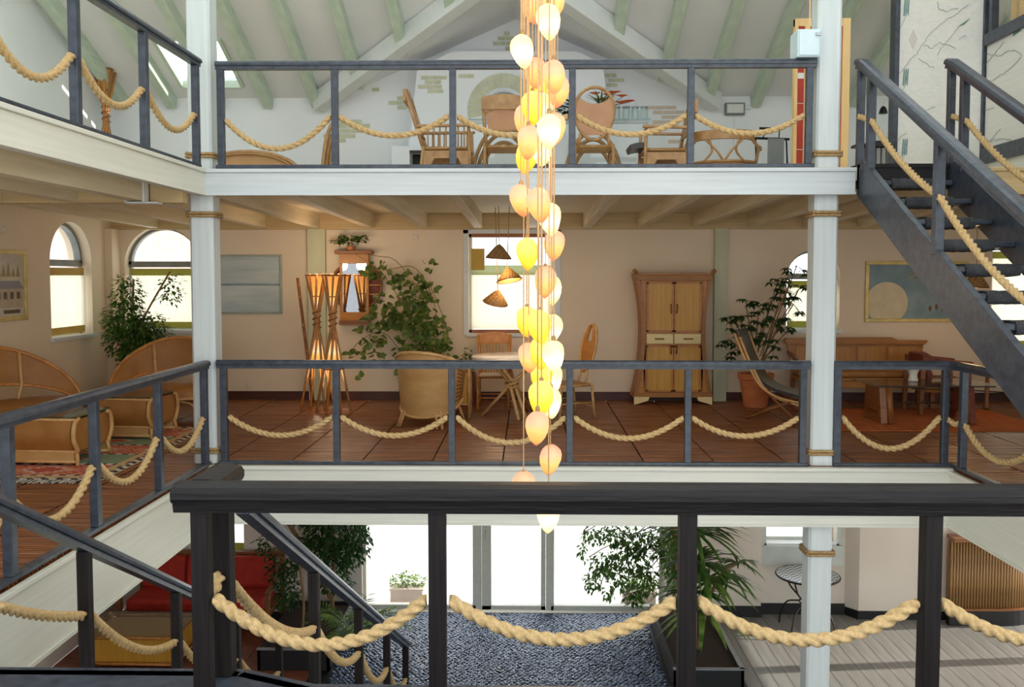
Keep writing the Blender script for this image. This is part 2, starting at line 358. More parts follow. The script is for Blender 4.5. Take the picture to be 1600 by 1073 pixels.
M['black'] = mat('black_skirting', (18, 17, 18), (26, 25, 26), rough=.5)
M['grey_plank'] = mat('grey_floor_board', (122, 120, 116), (150, 148, 144), rough=.4, scale=(14, 1.2, 1), detail=6, bump=.08)
M['pebble'] = mat('wet_blue_pebble', (58, 76, 108), (98, 116, 146), rough=.13, scale=(5, 5, 5), detail=2, spec=.8)
M['tile_red'] = mat('terracotta_tile', (120, 66, 44), (148, 88, 60), rough=.5, scale=(5, 5, 5))
M['paving'] = mat('pale_paving', (214, 214, 212), (230, 230, 226), rough=.7, scale=(1, 1, 1))
M['cabinet_blue'] = mat('pale_blue_enamel', (206, 226, 232), (214, 232, 236), rough=.4)
M['red_panel'] = mat('brick_red_panel', (170, 40, 26), (186, 54, 36), rough=.5)
M['pine'] = mat('pine_edge', (222, 184, 120), (232, 198, 140), rough=.5, scale=(12, 12, 2))
M['steel'] = mat('brushed_steel', (150, 156, 158), (170, 176, 178), rough=.35, metal=.6)
M['flower'] = mat('orange_petal', (232, 100, 40), (242, 140, 80), rough=.6)
M['partition'] = mat('vine_panel_plaster', (216, 214, 208), (226, 224, 216), rough=.7, scale=(20, 1, 60))
M['ink'] = mat('painted_vine_line', (158, 164, 166), rough=.8)
M['ink_green'] = mat('painted_leaf_green', (104, 138, 132), rough=.8)
M['pinkish'] = mat('painted_diamond', (206, 196, 190), rough=.8)
M['radiator'] = mat('grey_radiator', (158, 158, 156), rough=.5)
M['net'] = mat('grey_netting', (44, 45, 48), (74, 75, 78), rough=.85, scale=(5, 5, 5), weave=(260, 260, 260), wstr=.5, bump=.5)
M['pendant_weave'] = mat('woven_cane_shade', (136, 100, 54), (192, 148, 88), rough=.6, scale=(40, 40, 40), weave=(160, 160, 160), wstr=.6, bump=.5)
M['bamboo_pole'] = mat('brown_bamboo_pole', (140, 104, 62), (180, 142, 92), rough=.45, scale=(30, 30, 3), bump=.05)
M['honey_panel'] = mat('honey_bamboo_panel', (158, 104, 40), (178, 124, 54), rough=.45, scale=(60, 60, 1.5), detail=3, bump=.2)
M['wardrobe_edge'] = mat('golden_brown_wood', (144, 90, 28), (168, 110, 40), rough=.45, scale=(4, 4, 30), detail=5, bump=.1)
M['socket'] = mat('ivory_socket', (220, 204, 176), rough=.4)
# ------------------------------------------------------------------ key levels and planes (metres)
YF, YFACE, YB = 8.45, 8.375, 12.9      # front gallery rail, its fascia face, back wall
XL, XR = -6.0, 8.0                      # outer side walls
ZU, ZG = 2.80, -3.13                    # upper floor and ground floor (middle floor is 0)
XE, XM, XU = -3.05, 3.98, 4.78          # edges of the well: left galleries, middle right gallery, upper right
LAND_Y = 3.985                          # landing edge
ROOF = lambda y: 4.33 + 0.436 * (YB - y)

def wall_panel(mb, axis, a0, a1, u0, u1, z0, z1, openings=()):
    """a slab between a0..a1 on its thin axis, with openings (ua, ub, za, zb, arched)"""
    cuts = sorted({u0, u1} | {q for o in openings for q in o[:2]})
    def put(ua, ub, za, zb):
        if ub - ua < 1e-4 or zb - za < 1e-4: return
        if axis == 'y': mb.bx(ua, ub, a0, a1, za, zb)
        else: mb.bx(a0, a1, ua, ub, za, zb)
    for ua, ub in zip(cuts, cuts[1:]):
        ops = sorted([o for o in openings if o[0] <= ua + 1e-6 and o[1] >= ub - 1e-6], key=lambda o: o[2])
        z = z0
        for o in ops: put(ua, ub, z, o[2]); z = o[3]
        put(ua, ub, z, z1)
    for o in openings:
        if o[4]:
            c = (o[0] + o[1]) / 2; r = (o[1] - o[0]) / 2; zs = o[3] - r
            for sgn in (-1, 1):
                pts = [(c + sgn * r * math.cos(PI / 2 * k / 10), zs + r * math.sin(PI / 2 * k / 10)) for k in range(11)]
                for p, q in zip(pts, pts[1:]):
                    mb.prism([p, q, (q[0], o[3]), (p[0], o[3])], a0, a1, axis)

X_of = lambda px, y=470: atY(px, y, YB).x
Z_of = lambda py, px=800: atY(px, py, YB).z
# openings of the middle floor back wall
W2 = (X_of(196), X_of(312), 1.0, 2.50, True)
W3 = (X_of(732), X_of(868), 0.96, 2.40, False)
W4 = (X_of(1229), X_of(1312), 1.02, 2.16, True)
W5 = (X_of(1549), X_of(1660), 0.74, 2.20, False)
wl = MB(); wall_panel(wl, 'y', YB, YB + .32, XL - .3, XR + .3, -.02, 2.72, (W2, W3, W4, W5))
wall_back = wl.build('wall_back', M['wall_mid'], kind='structure')
W1 = (11.16, 12.24, 1.0, 2.50, True)
wl = MB(); wall_panel(wl, 'x', XL - .32, XL, 3.0, YB, -.02, 2.72, (W1,))
wl.build('wall_left', M['wall_mid'], kind='structure')
wl = MB(); wl.bx(XR, XR + .3, 3.0, YB, -.02, 2.72); wl.build('wall_right', M['wall_mid'], kind='structure')

# upper walls: back wall up to the eaves plus the gable in its middle
GA, GH, GZ = X_of(806, 60), 2.52, 5.42     # gable apex x, half width, apex height
wu = MB(); rc = (X_of(786, 175), atY(786, 172, YB).z)      # round window centre
rw = .30
wall_panel(wu, 'y', YB, YB + .3, XL - .3, XR + .3, 2.72, 4.33, ((rc[0] - rw, rc[0] + rw, rc[1] - rw, rc[1] + rw, False),))
wu.prism([(GA - GH, 4.33), (GA + GH, 4.33), (GA, GZ)], YB, YB + .3)
wall_up = wu.build('wall_upper_back', M['wall_up'], kind='structure')
wu = MB(); wu.prism([(3.0, 2.72), (YB, 2.72), (YB, 4.4), (3.0, ROOF(3.0))], XL - .3, XL, 'x'); wu.build('wall_upper_left', M['wall_up'], kind='structure')
wu = MB(); wu.prism([(3.0, 2.72), (YB, 2.72), (YB, 4.4), (3.0, ROOF(3.0))], XR, XR + .3, 'x'); wu.build('wall_upper_right', M['wall_up'], kind='structure')

# ground walls
D0, D1 = X_of(566, 950), X_of(1036, 950)
W6 = (X_of(1196, 840), X_of(1306, 840), -2.08, -.9, False)
W7 = (X_of(352, 840), X_of(381, 840), -2.30, -1.2, False)
wg = MB(); wall_panel(wg, 'y', YB, YB + .3, XL - .3, XR + .3, ZG, -.3, ((D0, D1, ZG, -.62, False), W6, W7))
wall_gb = wg.build('wall_ground_back', M['wall_ground'], kind='structure')
wg = MB(); wg.bx(XL - .3, XL, 3, YB, ZG, -.3); wg.build('wall_ground_left', M['wall_ground'], kind='structure')
wg = MB(); wall_panel(wg, 'x', XR, XR + .3, 3, YB, ZG, -.3, ((7.6, 9.9, ZG + .1, -.8, False), (10.1, 11.45, ZG + .1, -.8, False), (11.62, 12.7, ZG + .1, -.8, False)))
wg.build('wall_ground_right', M['wall_ground'], kind='structure')
# projecting wall bays beside the cafe table
b = MB(); x0 = X_of(1320, 900)
b.prism([(x0, YB), (x0 + .14, YB - .18), (X_of(1470, 900), YB - .18), (X_of(1470, 900), YB)], ZG + .1, -.55, 'z')
b.prism([(D1 + .02, YB), (D1 + .02, YB - .12), (X_of(1186, 900), YB - .12), (X_of(1186, 900), YB)], ZG + .1, -.55, 'z')
b.build('wall_ground_bay', M['wall_ground'], kind='structure')
b = MB(); b.bx(D1 + .02, X_of(1187, 900), YB - .135, YB, ZG, ZG + .16); b.bx(X_of(1187, 900), x0, YB - .02, YB, ZG, ZG + .16)
b.prism([(x0 - .01, YB), (x0 + .13, YB - .195), (X_of(1470, 900), YB - .195), (X_of(1470, 900), YB)], ZG, ZG + .12, 'z')
b.build('baseboard_ground', M['black'], kind='structure')

# ------------------------------------------------------------------ middle floor: slabs and mats of bamboo slats
fl = struct_root('floor')
s = MB(); s.bx(XL, XR, YFACE + .05, YB, -.20, -.022); s.bx(XL, XE - .05, 3.0, YFACE + .03, -.20, -.022); s.bx(XM + .05, XR, 3.0, YFACE + .03, -.20, -.022)
s.prism([(-2.9, 1.5), (XM, 1.5), (XM, 3.84), (-.95, 3.84), (-1.30, LAND_Y), (-2.9, LAND_Y)], -.20, -.022, 'z')
s.build('subfloor', M['dark_gap'], fl)
PW, P0 = .685, -.245
def slat_mat(w_, l_, seed):
    # one mat: half-round slats lying across it, tied side by side
    r2 = random.Random(seed); m = MB(); n = max(2, int(round(l_ / .044))); st = l_ / n; prof = []
    for i in range(n):
        h = -r2.random() * .003; y = -l_ / 2 + st * i
        prof += [(y + .0015, -.012), (y + st * .18, h - .002), (y + st * .5, h), (y + st * .82, h - .002)]
    prof += [(l_ / 2 - .001, -.012)]
    k = len(prof); vs = []; cols = 3
    for c in range(cols + 1):
        x = -w_ / 2 + w_ * c / cols
        vs += [(x, y, z + (r2.random() - .5) * .0018) for y, z in prof]
    fs = [(c * k + i, (c + 1) * k + i, (c + 1) * k + i + 1, c * k + i + 1) for c in range(cols) for i in range(k - 1)]
    m.add(vs, fs)
    m.add([(-w_ / 2, -l_ / 2, -.021), (w_ / 2, -l_ / 2, -.021), (w_ / 2, l_ / 2, -.021), (-w_ / 2, l_ / 2, -.021)] , [(3, 2, 1, 0)])
    return m
mat_cache = {}
def mats(x0, x1, ys):
    ks = [P0 + PW * k for k in range(-12, 14)]
    xs = [x0] + [k for k in ks if x0 + .08 < k < x1 - .08] + [x1]
    for xa, xb in zip(xs, xs[1:]):
        for ya, yb in zip(ys, ys[1:]):
            key = (round(xb - xa, 3), round(yb - ya, 3), rng.randrange(3))
            if key in mat_cache: o = mat_cache[key].copy(); C.objects.link(o)
            else: o = slat_mat(xb - xa - .014, yb - ya - .004, len(mat_cache)).build('floor_mat', M['floor_slat'], fl); mat_cache[key] = o
            o.location = ((xa + xb) / 2, (ya + yb) / 2, -.001)
mats(XL, XR, [YF - .025, 9.9, 11.4, YB])
mats(XL, XE + .04, [3.0, 4.8, 6.6, YF - .025])
mats(XM - .02, XR, [3.0, 4.8, 6.6, YF - .025])
s = MB(); s.prism([(-2.9, 1.5), (XM - .03, 1.5), (XM - .03, 3.82), (-.95, 3.82), (-1.30, LAND_Y - .02), (-2.9, LAND_Y - .02)], -.021, 0, 'z'); s.build('landing_boards', M['rail'], fl)
s = MB(); P = [(XM - .03, 3.81), (-.95, 3.81), (-1.30, LAND_Y - .03), (-2.98, LAND_Y - .03)]
for p, q in zip(P, P[1:]): s.bar((p[0], p[1], -.06), (q[0], q[1], -.06), .09, .12)
s.build('landing_edge', M['rail'], fl, bevel=.008)
# wood kerb board on the inner edge of the galleries
s = MB(); s.bx(XL, XR, YB - .03, YB, 0, .12); s.bx(XL, XL + .03, 3, YB - .03, 0, .12); s.build('baseboard_middle', M['baseboard'], kind='structure')

# fascias round the well
def fascia(name, pieces, mt, edge):
    r = struct_root(name)
    a = MB(); b = MB()
    for (x0, x1, y0, y1, z0, z1, ax) in pieces:
        a.bx(x0, x1, y0, y1, z0, z1 - .035)
        if ax == 'y': b.bx(x0 - .0, x1, y0 - .022, y1, z1 - .035, z1)
        elif ax == '+x': b.bx(x0, x1 + .022, y0, y1, z1 - .035, z1)
        else: b.bx(x0 - .022, x1, y0, y1, z1 - .035, z1)
    a.build('fascia_board', mt, r, bevel=.004); b.build('edge_board', edge, r, bevel=.006)
    c = MB()
    for (x0, x1, y0, y1, z0, z1, ax) in pieces:
        if ax == 'y': c.bx(x0, x1, y0 - .012, y0, z0, z0 + .025)
        elif ax == '+x': c.bx(x1, x1 + .012, y0, y1, z0, z0 + .025)
        else: c.bx(x0 - .012, x0, y0, y1, z0, z0 + .025)
    c.build('bottom_bead', edge, r)
ZFU, ZFM = 2.545, -.565
fascia('trim_1', [(XE - .05, 3.02, YFACE, YFACE + .05, ZFU, ZU - .01, 'y')], M['white_wood'], M['white_wood'])
fascia('trim_2', [(XE - .05, XE + .03, 3.0, YFACE + .02, ZFU, ZU - .01, '+x')], M['cream_wood'], M['cream_wood'])
fascia('trim_3', [(XE - .05, XM + .05, YFACE, YFACE + .05, ZFM, -.004, 'y')], M['ivory_wood'], M['ivory_wood'])
fascia('trim_4', [(XE - .05, XE + .05, 3.0, YFACE - .0, ZFM, -.024, '+x')], M['cream_wood'], M['cream_wood'])
fascia('trim_5', [(XM - .03, XM + .05, 3.0, YFACE - .0, ZFM, -.024, '-x')], M['cream_wood'], M['cream_wood'])
fascia('trim_6', [(3.95, XU + .03, YFACE, YFACE + .05, ZFU, ZU - .01, 'y')], M['beam_wood'], M['beam_wood'])
# ceiling of the ground floor
g = MB(); g.bx(XL, XR, YFACE + .05, YB, -.56, -.21); g.bx(XL, XE - .05, 3, YFACE + .05, -.56, -.21); g.bx(XM + .05, XR, 3, YFACE + .05, -.56, -.21)
g.build('ceiling_ground', M['wall_ground'], kind='structure')

# ------------------------------------------------------------------ upper floor: boards above, joists below
up = struct_root('ceiling')
s = MB(); s.bx(XL, XR, YFACE + .05, YB, 2.68, ZU); s.bx(XL, XE - .05, 3.0, YFACE + .05, 2.68, ZU); s.bx(XU, XR, 3.0, YFACE + .05, 2.68, ZU)
s.build('floor_boards', M['board'], up)
s = MB(); s.bx(XL, XR, YB - .09, YB, 2.455, 2.68); s.build('wall_plate', M['beam_wood'], up, bevel=.006)
s = MB(); s.bx(XL, XE - .05, 8.02, 8.16, 2.45, 2.68); s.build('trimmer_beam', M['beam_wood'], up, bevel=.006)
jm = MB(); jm.prism([(YFACE + .05, ZFU + .004), (YB - .09, 2.475), (YB - .09, 2.69), (YFACE + .05, 2.69)], -.06, .06, 'x')
j0 = None
jx = [atY(p, 354, YB - .1).x for p in (747, 832)]; dj = jx[1] - jx[0]
k0 = jx[0] - dj * 12; k = k0
while k < XR:
    if k > XL + .2:
        if j0 is None: j0 = jm.build('joist', M['joist'], up, bevel=.008); j0.location = (k, 0, 0)
        else: o = j0.copy(); C.objects.link(o); o.location = (k, 0, 0)
    k += dj
jm = MB(); jm.bx(-.075, .075, 3.0, 8.02, 2.46, 2.68); j1 = None
for x in (-3.48, -4.12, -4.80, -5.5):
    if j1 is None: j1 = jm.build('joist', M['joist'], up, bevel=.008); j1.location = (x, 0, 0)
    else: o = j1.copy(); C.objects.link(o); o.location = (x, 0, 0)
jm = MB(); jm.bx(XU, XR, -.07, .07, 2.46, 2.68); j2 = None
for y in (4.0, 4.8, 5.6, 6.4, 7.2, 8.0):
    if j2 is None: j2 = jm.build('joist', M['joist'], up, bevel=.008); j2.location = (0, y, 0)
    else: o = j2.copy(); C.objects.link(o); o.location = (0, y, 0)
s = MB(); s.bx(XU - .05, XU, 3.0, YFACE + .02, 2.5, ZU); s.build('edge_beam', M['beam_wood'], up)
# steel joist hanger by the left gallery edge
h = MB(); q = atY(196, 300, 8.0); h.bx(-3.57, -3.39, 8.0, 8.03, 2.44, 2.70); h.bx(-3.57, -3.55, 7.9, 8.03, 2.44, 2.66); h.bx(-3.41, -3.39, 7.9, 8.03, 2.44, 2.66); h.bx(-3.57, -3.28, 7.9, 8.03, 2.436, 2.448)
h.build('joist_hanger', M['white'], up)

# ------------------------------------------------------------------ roof
rf = struct_root('roof')
th = .12
VT = YB - (GZ - 4.33) / .436             # where the gable ridge runs into the main slope
YT = 3.4                                # ridge of the main roof over the well
def slope_pt(x, y): return (x, y, ROOF(y))
SK = (X_of(283, 90) , X_of(383, 100))   # skylight bay (set below)
s = MB()
# main slope in strips, leaving the skylight and the gable valley open
def on_roof(px, py):
    d = ray(px, py); t_ = (ROOF(0) - 1.8) / (d.z + .436 * d.y); return EYE + d * t_
sq0, sq1 = on_roof(338, 60), on_roof(384, 134)
sky_x1 = (sq0.x + sq1.x) / 2; sky_x0 = sky_x1 - .86; sky_y0, sky_y1 = sq0.y - .0, sq1.y
def strip(mb, poly):   # poly of (x,y) on the slope, extruded upward
    n = len(poly); vs = [(x, y, ROOF(y)) for x, y in poly] + [(x, y, ROOF(y) + th) for x, y in poly]
    mb.add(vs, [tuple(range(n)), tuple(range(n, 2 * n))[::-1]] + [(i, (i + 1) % n, n + (i + 1) % n, n + i) for i in range(n)])
ys = [YT, sky_y0, sky_y1, YB + .3]
YG0, YG1 = 4.4, 10.1      # unseen glazed band added to the roof to brighten the upper floor
for ya, yb in ((YG1, sky_y0), (sky_y1, YB + .3)): strip(s, [(XL - .3, ya), (sky_x1, ya), (sky_x1, yb), (XL - .3, yb)])
strip(s, [(XL - .3, YT), (XR + .3, YT), (XR + .3, YG0), (XL - .3, YG0)])
for x_ in (XL - .3, -1.2, 3.2, XR - .3): strip(s, [(x_, YG0), (x_ + .6, YG0), (x_ + .6, YG1), (x_, YG1)])
strip(s, [(XL - .3, sky_y0), (sky_x0, sky_y0), (sky_x0, sky_y1), (XL - .3, sky_y1)])
strip(s, [(sky_x1, YG1), (GA, YG1), (GA, VT), (GA - GH, YB), (GA - GH, YB + .3), (sky_x1, YB + .3)])
strip(s, [(GA, YG1), (XR + .3, YG1), (XR + .3, YB + .3), (GA + GH, YB + .3), (GA + GH, YB), (GA, VT)])
zr_ = ROOF(YT); a_ = [(XL - .3, YT, zr_), (XR + .3, YT, zr_), (XR + .3, .5, zr_ - 1.26), (XL - .3, .5, zr_ - 1.26)]
s.add(a_ + [(x, y, z + th) for x, y, z in a_], [(3, 2, 1, 0), (4, 5, 6, 7), (0, 1, 5, 4), (1, 2, 6, 5), (2, 3, 7, 6), (3, 0, 4, 7)])
s.build('roof_slope', M['roof_white'], rf)
s = MB()
for sg in (-1, 1):
    A, B_, Cc = (GA, VT, GZ), (GA, YB + .3, GZ), (GA + sg * GH, YB, 4.33)
    Dd = (GA + sg * GH, YB + .3, 4.33)
    vs = [A, B_, Dd, Cc]; vs += [(x, y, z + th) for x, y, z in vs]
    s.add(vs, [(0, 1, 2, 3), (7, 6, 5, 4), (0, 4, 5, 1), (1, 5, 6, 2), (2, 6, 7, 3), (3, 7, 4, 0)])
s.build('gable_slope', M['roof_white'], rf)
# rafters run down the main slope
def rafter(x, ytop, ybot, name='rafter', mt=None, w_=.13, d=.20):
    m = MB(); a, b_ = (0, ytop, ROOF(ytop) - d / 2 + .02), (0, ybot, ROOF(ybot) - d / 2 + .02)
    m.bar(a, b_, w_, d); o = m.build(name, mt or M['green_beam'], rf, bevel=.008); o.location = (x, 0, 0); return o
slot = []
for px, py in ((120, 110), (253, 158), (411, 172), (488, 164)): slot.append(atY(px, py, 12.5).x)
RX = []
x = atY(411, 160, 12.6).x
step = atY(488, 160, 12.6).x - x
k = -3
while x + step * k < XR:
    xx = x + step * k
    if xx > XL + .05: RX.append(xx)
    k += 1
for xx in RX:
    inside = abs(xx - GA)
    if inside < GH:
        yb = VT + (YB - VT) * inside / GH - .05
        if yb > YT + .3: rafter(xx, YT, yb)
    else: rafter(xx, YT, YB - .02 if inside > GH + .3 else YB - .25)
# white valley beams
for sg in (-1, 1):
    m = MB(); a = Vector((GA, VT - .05, GZ - .06)); b_ = Vector((GA + sg * (GH + .28), YB - .12, 4.33 - .10))
    m.bar(a, b_, .20, .24); m.build('valley_beam', M['white'], rf, bevel=.01)
# skylight: frame, pane, reveal
sk = MB()
def skb(x0, x1, y0, y1, w_=.05, h=.1):
    a = (x0, y0, ROOF(y0) + .02); b_ = (x1, y1, ROOF(y1) + .02); sk.bar(a, b_, w_, h)
for (x0, y0, x1, y1) in ((sky_x0, sky_y0, sky_x0, sky_y1), (sky_x1, sky_y0, sky_x1, sky_y1), (sky_x0, sky_y0, sky_x1, sky_y0), (sky_x0, sky_y1, sky_x1, sky_y1)): skb(x0, x1, y0, y1)
w8 = sk.build('window_8', M['green_beam'], kind='structure')
g = MB(); strip(g, [(XL, YG0), (XR, YG0), (XR, YG1), (XL, YG1)]); g.v = [(x, y, z + (.03 if z < ROOF(y) + .06 else -.08)) for x, y, z in g.v]; g.build('added_roof_pane', M['opal'], rf)
g = MB(); strip(g, [(sky_x0, sky_y0), (sky_x1, sky_y0), (sky_x1, sky_y1), (sky_x0, sky_y1)]); g.v = [(x, y, z + (.03 if z < ROOF(y) + .06 else -.08)) for x, y, z in g.v]; g.build('pane', M['glass'], w8)

# ------------------------------------------------------------------ columns
def column(px_up, name_lbl):
    x = atY(px_up, 500, YF + .1).x
    r = struct_root('column', (x, YF + .12, 0))
    def shaft(z0, z1, nm):
        m = MB(); c = .022; h = .112
        m.prism([(-h + c, -h), (h - c, -h), (h, -h + c), (h, h - c), (h - c, h), (-h + c, h), (-h, h - c), (-h, -h + c)], z0, z1, 'z')
        m.build(nm, M['white_post'], r)
    shaft(-.0, ZFU + .12, 'middle_shaft'); shaft(ZU, 6.2, 'upper_shaft'); shaft(ZG, -.5, 'lower_shaft')
    for z in (.11, 2.36, ZU + .115, -.86):
        for dz in (0, .028):
            pts = []
            for kx, ky in ((-1, -1), (1, -1), (1, 1), (-1, 1)):
                pts.append((kx * .128, ky * .128, z + dz))
            ring = []
            for i in range(4):
                a, c_ = Vector(pts[i]), Vector(pts[(i + 1) % 4])
                ring += [a.lerp(c_, t) for t in (.06, .5, .94)]
            ring.append(ring[0] + Vector((0, 0, .01)))
            m = MB(); m.rope(ring, .016, .1, 9, .012); m.build('rope_band', M['rope_brown'], r, smooth='all')
    return r
column(322, 'left'); column(1284, 'right')

# pilasters on the middle back wall
for i, (pa, pb) in enumerate(((484, 511), (1114, 1134))):
    m = MB(); m.bx(X_of(pa), X_of(pb), YB - .10, YB, 0, 2.46); m.build('trim_%d' % (7 + i), M['pilaster'], kind='structure')
m = MB(); m.bx(XL, XL + .1, YB - .26, YB, 0, 2.46); m.build('trim_9', M['wall_mid'], kind='structure')

# ------------------------------------------------------------------ windows
def window(n, o, y=YB, mode='curtain', axis='y', bands=('blind_green', 'blind_green')):
    u0, u1, z0, z1, arch = o
    r = struct_root('window_%d' % n)
    yo = .16
    def put(mb, ua, ub, d0, d1, za, zb):
        if axis == 'y': mb.bx(ua, ub, y + d0, y + d1, za, zb)
        else: mb.bx(y - d1, y - d0, ua, ub, za, zb)
    f = MB(); t = .045
    rad = (u1 - u0) / 2; zs = z1 - rad if arch else z1
    put(f, u0, u0 + t, yo, yo + .06, z0, zs); put(f, u1 - t, u1, yo, yo + .06, z0, zs); put(f, u0, u1, yo, yo + .06, z0, z0 + t)
    if not arch: put(f, u0, u1, yo, yo + .06, z1 - t, z1)
    f.build('frame', M['win_frame'], r)
    sl = MB(); put(sl, u0 - .03, u1 + .03, -.05, yo, z0 - .04, z0 + .005); sl.build('sill', M['white'], r)
    if arch:
        f = MB(); put(f, u0, u1, yo - .03, yo + .06, zs - .04, zs + .045); f.build('transom_bar', M['win_dark'], r)
        f = MB(); c = (u0 + u1) / 2
        for k in range(16):
            a0, a1 = PI * k / 16, PI * (k + 1) / 16
            q = [(c + rr * math.cos(a), zs + rr * math.sin(a)) for rr, a in ((rad - .04, a0), (rad, a0), (rad, a1), (rad - .04, a1))]
            if axis == 'y': f.prism(q, y + yo - .03, y + yo + .06, 'y')
            else: f.prism(q, y - yo - .06, y - yo + .03, 'x')
        f.build('arch_frame', M['win_dark'], r)
    g = MB()
    if arch:
        q = [(u0, z0), (u1, z0)] + [((u0 + u1) / 2 + rad * math.cos(PI * k / 16), zs + rad * math.sin(PI * k / 16)) for k in range(17)]
        g.prism(q, *((y + yo + .02, y + yo + .03) if axis == 'y' else (y - yo - .03, y - yo - .02)), axis)
    else: put(g, u0, u1, yo + .02, yo + .03, z0, z1)
    g.build('pane', M['glass'], r)
    if mode == 'curtain':
        c1 = MB(); n_ = 40
        za, zb = z0 + .12, zs - .16
        def fn(u, v):
            uu = u0 + .05 + (u1 - u0 - .1) * u; d = yo - .06 + .008 * math.sin(u * 55)
            return (uu, y + d, za + (zb - za) * v) if axis == 'y' else (y - d, uu, za + (zb - za) * v)
        c1.grid(fn, n_, 3); c1.build('curtain', M['curtain'], r, smooth='all')
        for nm, za_, zb_, bm in (('curtain_band', z0 + .03, z0 + .12, bands[0]), ('curtain_band', zs - .16, zs - .06, bands[1])):
            c2 = MB(); put(c2, u0 + .04, u1 - .04, yo - .07, yo - .05, za_, zb_); c2.build(nm, M[bm], r)
    return r
window(1, W1, XL, 'curtain', 'x', ('blind_tan', 'blind_tan'))
window(2, W2)
w3 = window(3, W3, mode='none')
window(4, W4)
window(5, W5)
window(6, W6, mode='none')
w7 = window(7, W7, mode='none')
b = MB(); b.bx(W7[0], W7[1], YB + .05, YB + .07, W7[2], W7[2] + .16); b.build('blind', M['blind_green'], w7)
b = MB(); b.bx(W6[0] - .08, W6[1] + .08, YB - .10, YB, W6[2] - .30, W6[2] - .02); b.bx(W6[0] - .08, W6[0], YB - .05, YB, W6[2] - .02, -.6); b.bx(W6[1], W6[1] + .08, YB - .05, YB, W6[2] - .02, -.6)
b.build('window_surround', M['win_frame'], bpy.data.objects['window_6'])
# window 3: roller blind over the lower half, rust bands, small tan cloth panel, white surround
u0, u1 = W3[0], W3[1]
b = MB(); b.bx(u0 - .07, u0, YB - .03, YB + .15, W3[2] - .02, 2.45); b.bx(u1, u1 + .07, YB - .03, YB + .15, W3[2] - .02, 2.45); b.bx(u0 - .07, u1 + .07, YB - .03, YB + .15, 2.40, 2.455); b.build('surround', M['white'], w3)
b = MB(); zt = Z_of(425)
b.grid(lambda u, v: (u0 + .04 + (u1 - u0 - .08) * u, YB + .08, W3[2] + .06 + (zt - W3[2] - .06) * v), 6, 4); b.build('roller_blind', M['curtain'], w3)
b = MB(); b.bx(u0 + .04, u1 - .04, YB + .07, YB + .09, zt - .04, zt + .10); b.build('curtain_band', M['blind_pale'], w3)
b = MB(); b.bx(u0 + .04, u1 - .04, YB + .05, YB + .09, W3[2] - .01, W3[2] + .055); b.bx(u0 + .04, u1 - .04, YB + .05, YB + .09, 2.345, 2.40); b.build('rust_batten', M['rust_band'], w3)
b = MB(); pa, pb = X_of(736), X_of(757); b.bx(pa, pb, YB + .03, YB + .045, Z_of(422), Z_of(388)); b.build('cloth_panel', M['blind_tan'], w3)

# round window of the upper floor with its ring of bricks, set in a tapering chimney breast
BR = YB - .42
def up_at(px, py, Y=BR): return atY(px, py, Y)
bz0 = ZU
pl = [up_at(628, 266), up_at(968, 262), up_at(942, 100), up_at(903, 80), up_at(706, 80), up_at(652, 108)]
cxz = up_at(787, 172); RO, RI = .50, .30
# breast as a slab with a round hole: built from radial quads out to the outline
def outline_hit(a):
    d = Vector((math.cos(a), 0, math.sin(a))); best = None
    P2 = [Vector((p.x, 0, p.z)) for p in pl]
    P2[0].z = P2[1].z = ZU
    o = Vector((cxz.x, 0, cxz.z))
    for i in range(len(P2)):
        A, B_ = P2[i], P2[(i + 1) % len(P2)]; e = B_ - A
        den = d.x * e.z - d.z * e.x
        if abs(den) < 1e-9: continue
        t = ((A.x - o.x) * e.z - (A.z - o.z) * e.x) / den; s_ = ((A.x - o.x) * d.z - (A.z - o.z) * d.x) / den
        if t > 0 and -1e-6 <= s_ <= 1 + 1e-6 and (best is None or t < best): best = t
    return o + d * best
corners = [math.atan2((ZU if i < 2 else p.z) - cxz.z, p.x - cxz.x) for i, p in enumerate(pl)]
angs = sorted([2 * PI * k / 48 - PI for k in range(48)] + corners)
cb = MB()
vs = []
for a in angs:
    h = outline_hit(a); i_ = Vector((cxz.x + RI * math.cos(a), 0, cxz.z + RI * math.sin(a)))
    vs += [(i_.x, BR, i_.z), (h.x, BR, h.z), (i_.x, YB, i_.z), (h.x, YB, h.z)]
n = len(angs); fs = []
for i in range(n):
    a, b_ = 4 * i, 4 * ((i + 1) % n)
    fs += [(a, a + 1, b_ + 1, b_), (a + 1, a + 3, b_ + 3, b_ + 1), (a, b_, b_ + 2, a + 2)]
cb.add(vs, fs); cb.build('wall_chimney_breast', M['wall_up'], kind='structure')
wallc = bpy.data.objects['wall_chimney_breast']
for k in range(17):
    a0 = R(-14 + 208 * k / 17) + .012; a1 = R(-14 + 208 * (k + 1) / 17) - .012
    m = MB(); m.prism([(cxz.x + rr * math.cos(a), cxz.z + rr * math.sin(a)) for rr, a in ((RI + .01, a0), (RO, a0), (RO, (a0 + a1) / 2), (RO, a1), (RI + .01, a1))], BR - .012, BR + .02)
    m.build('brick', M['brick'], wallc)
r9 = struct_root('window_9')
m = MB(); yy = YB - .12
m.tube([(cxz.x + (RI - .03) * math.cos(2 * PI * k / 28), yy, cxz.z + (RI - .03) * math.sin(2 * PI * k / 28)) for k in range(28)], .03, 6, closed=True); m.build('frame', M['win_frame'], r9, smooth='all')
m = MB(); m.bx(cxz.x - .012, cxz.x + .012, yy - .02, yy + .02, cxz.z - RI, cxz.z + RI); m.bx(cxz.x - RI, cxz.x + RI, yy - .02, yy + .02, cxz.z + .06, cxz.z + .085); m.build('glazing_bar', M['win_frame'], r9)
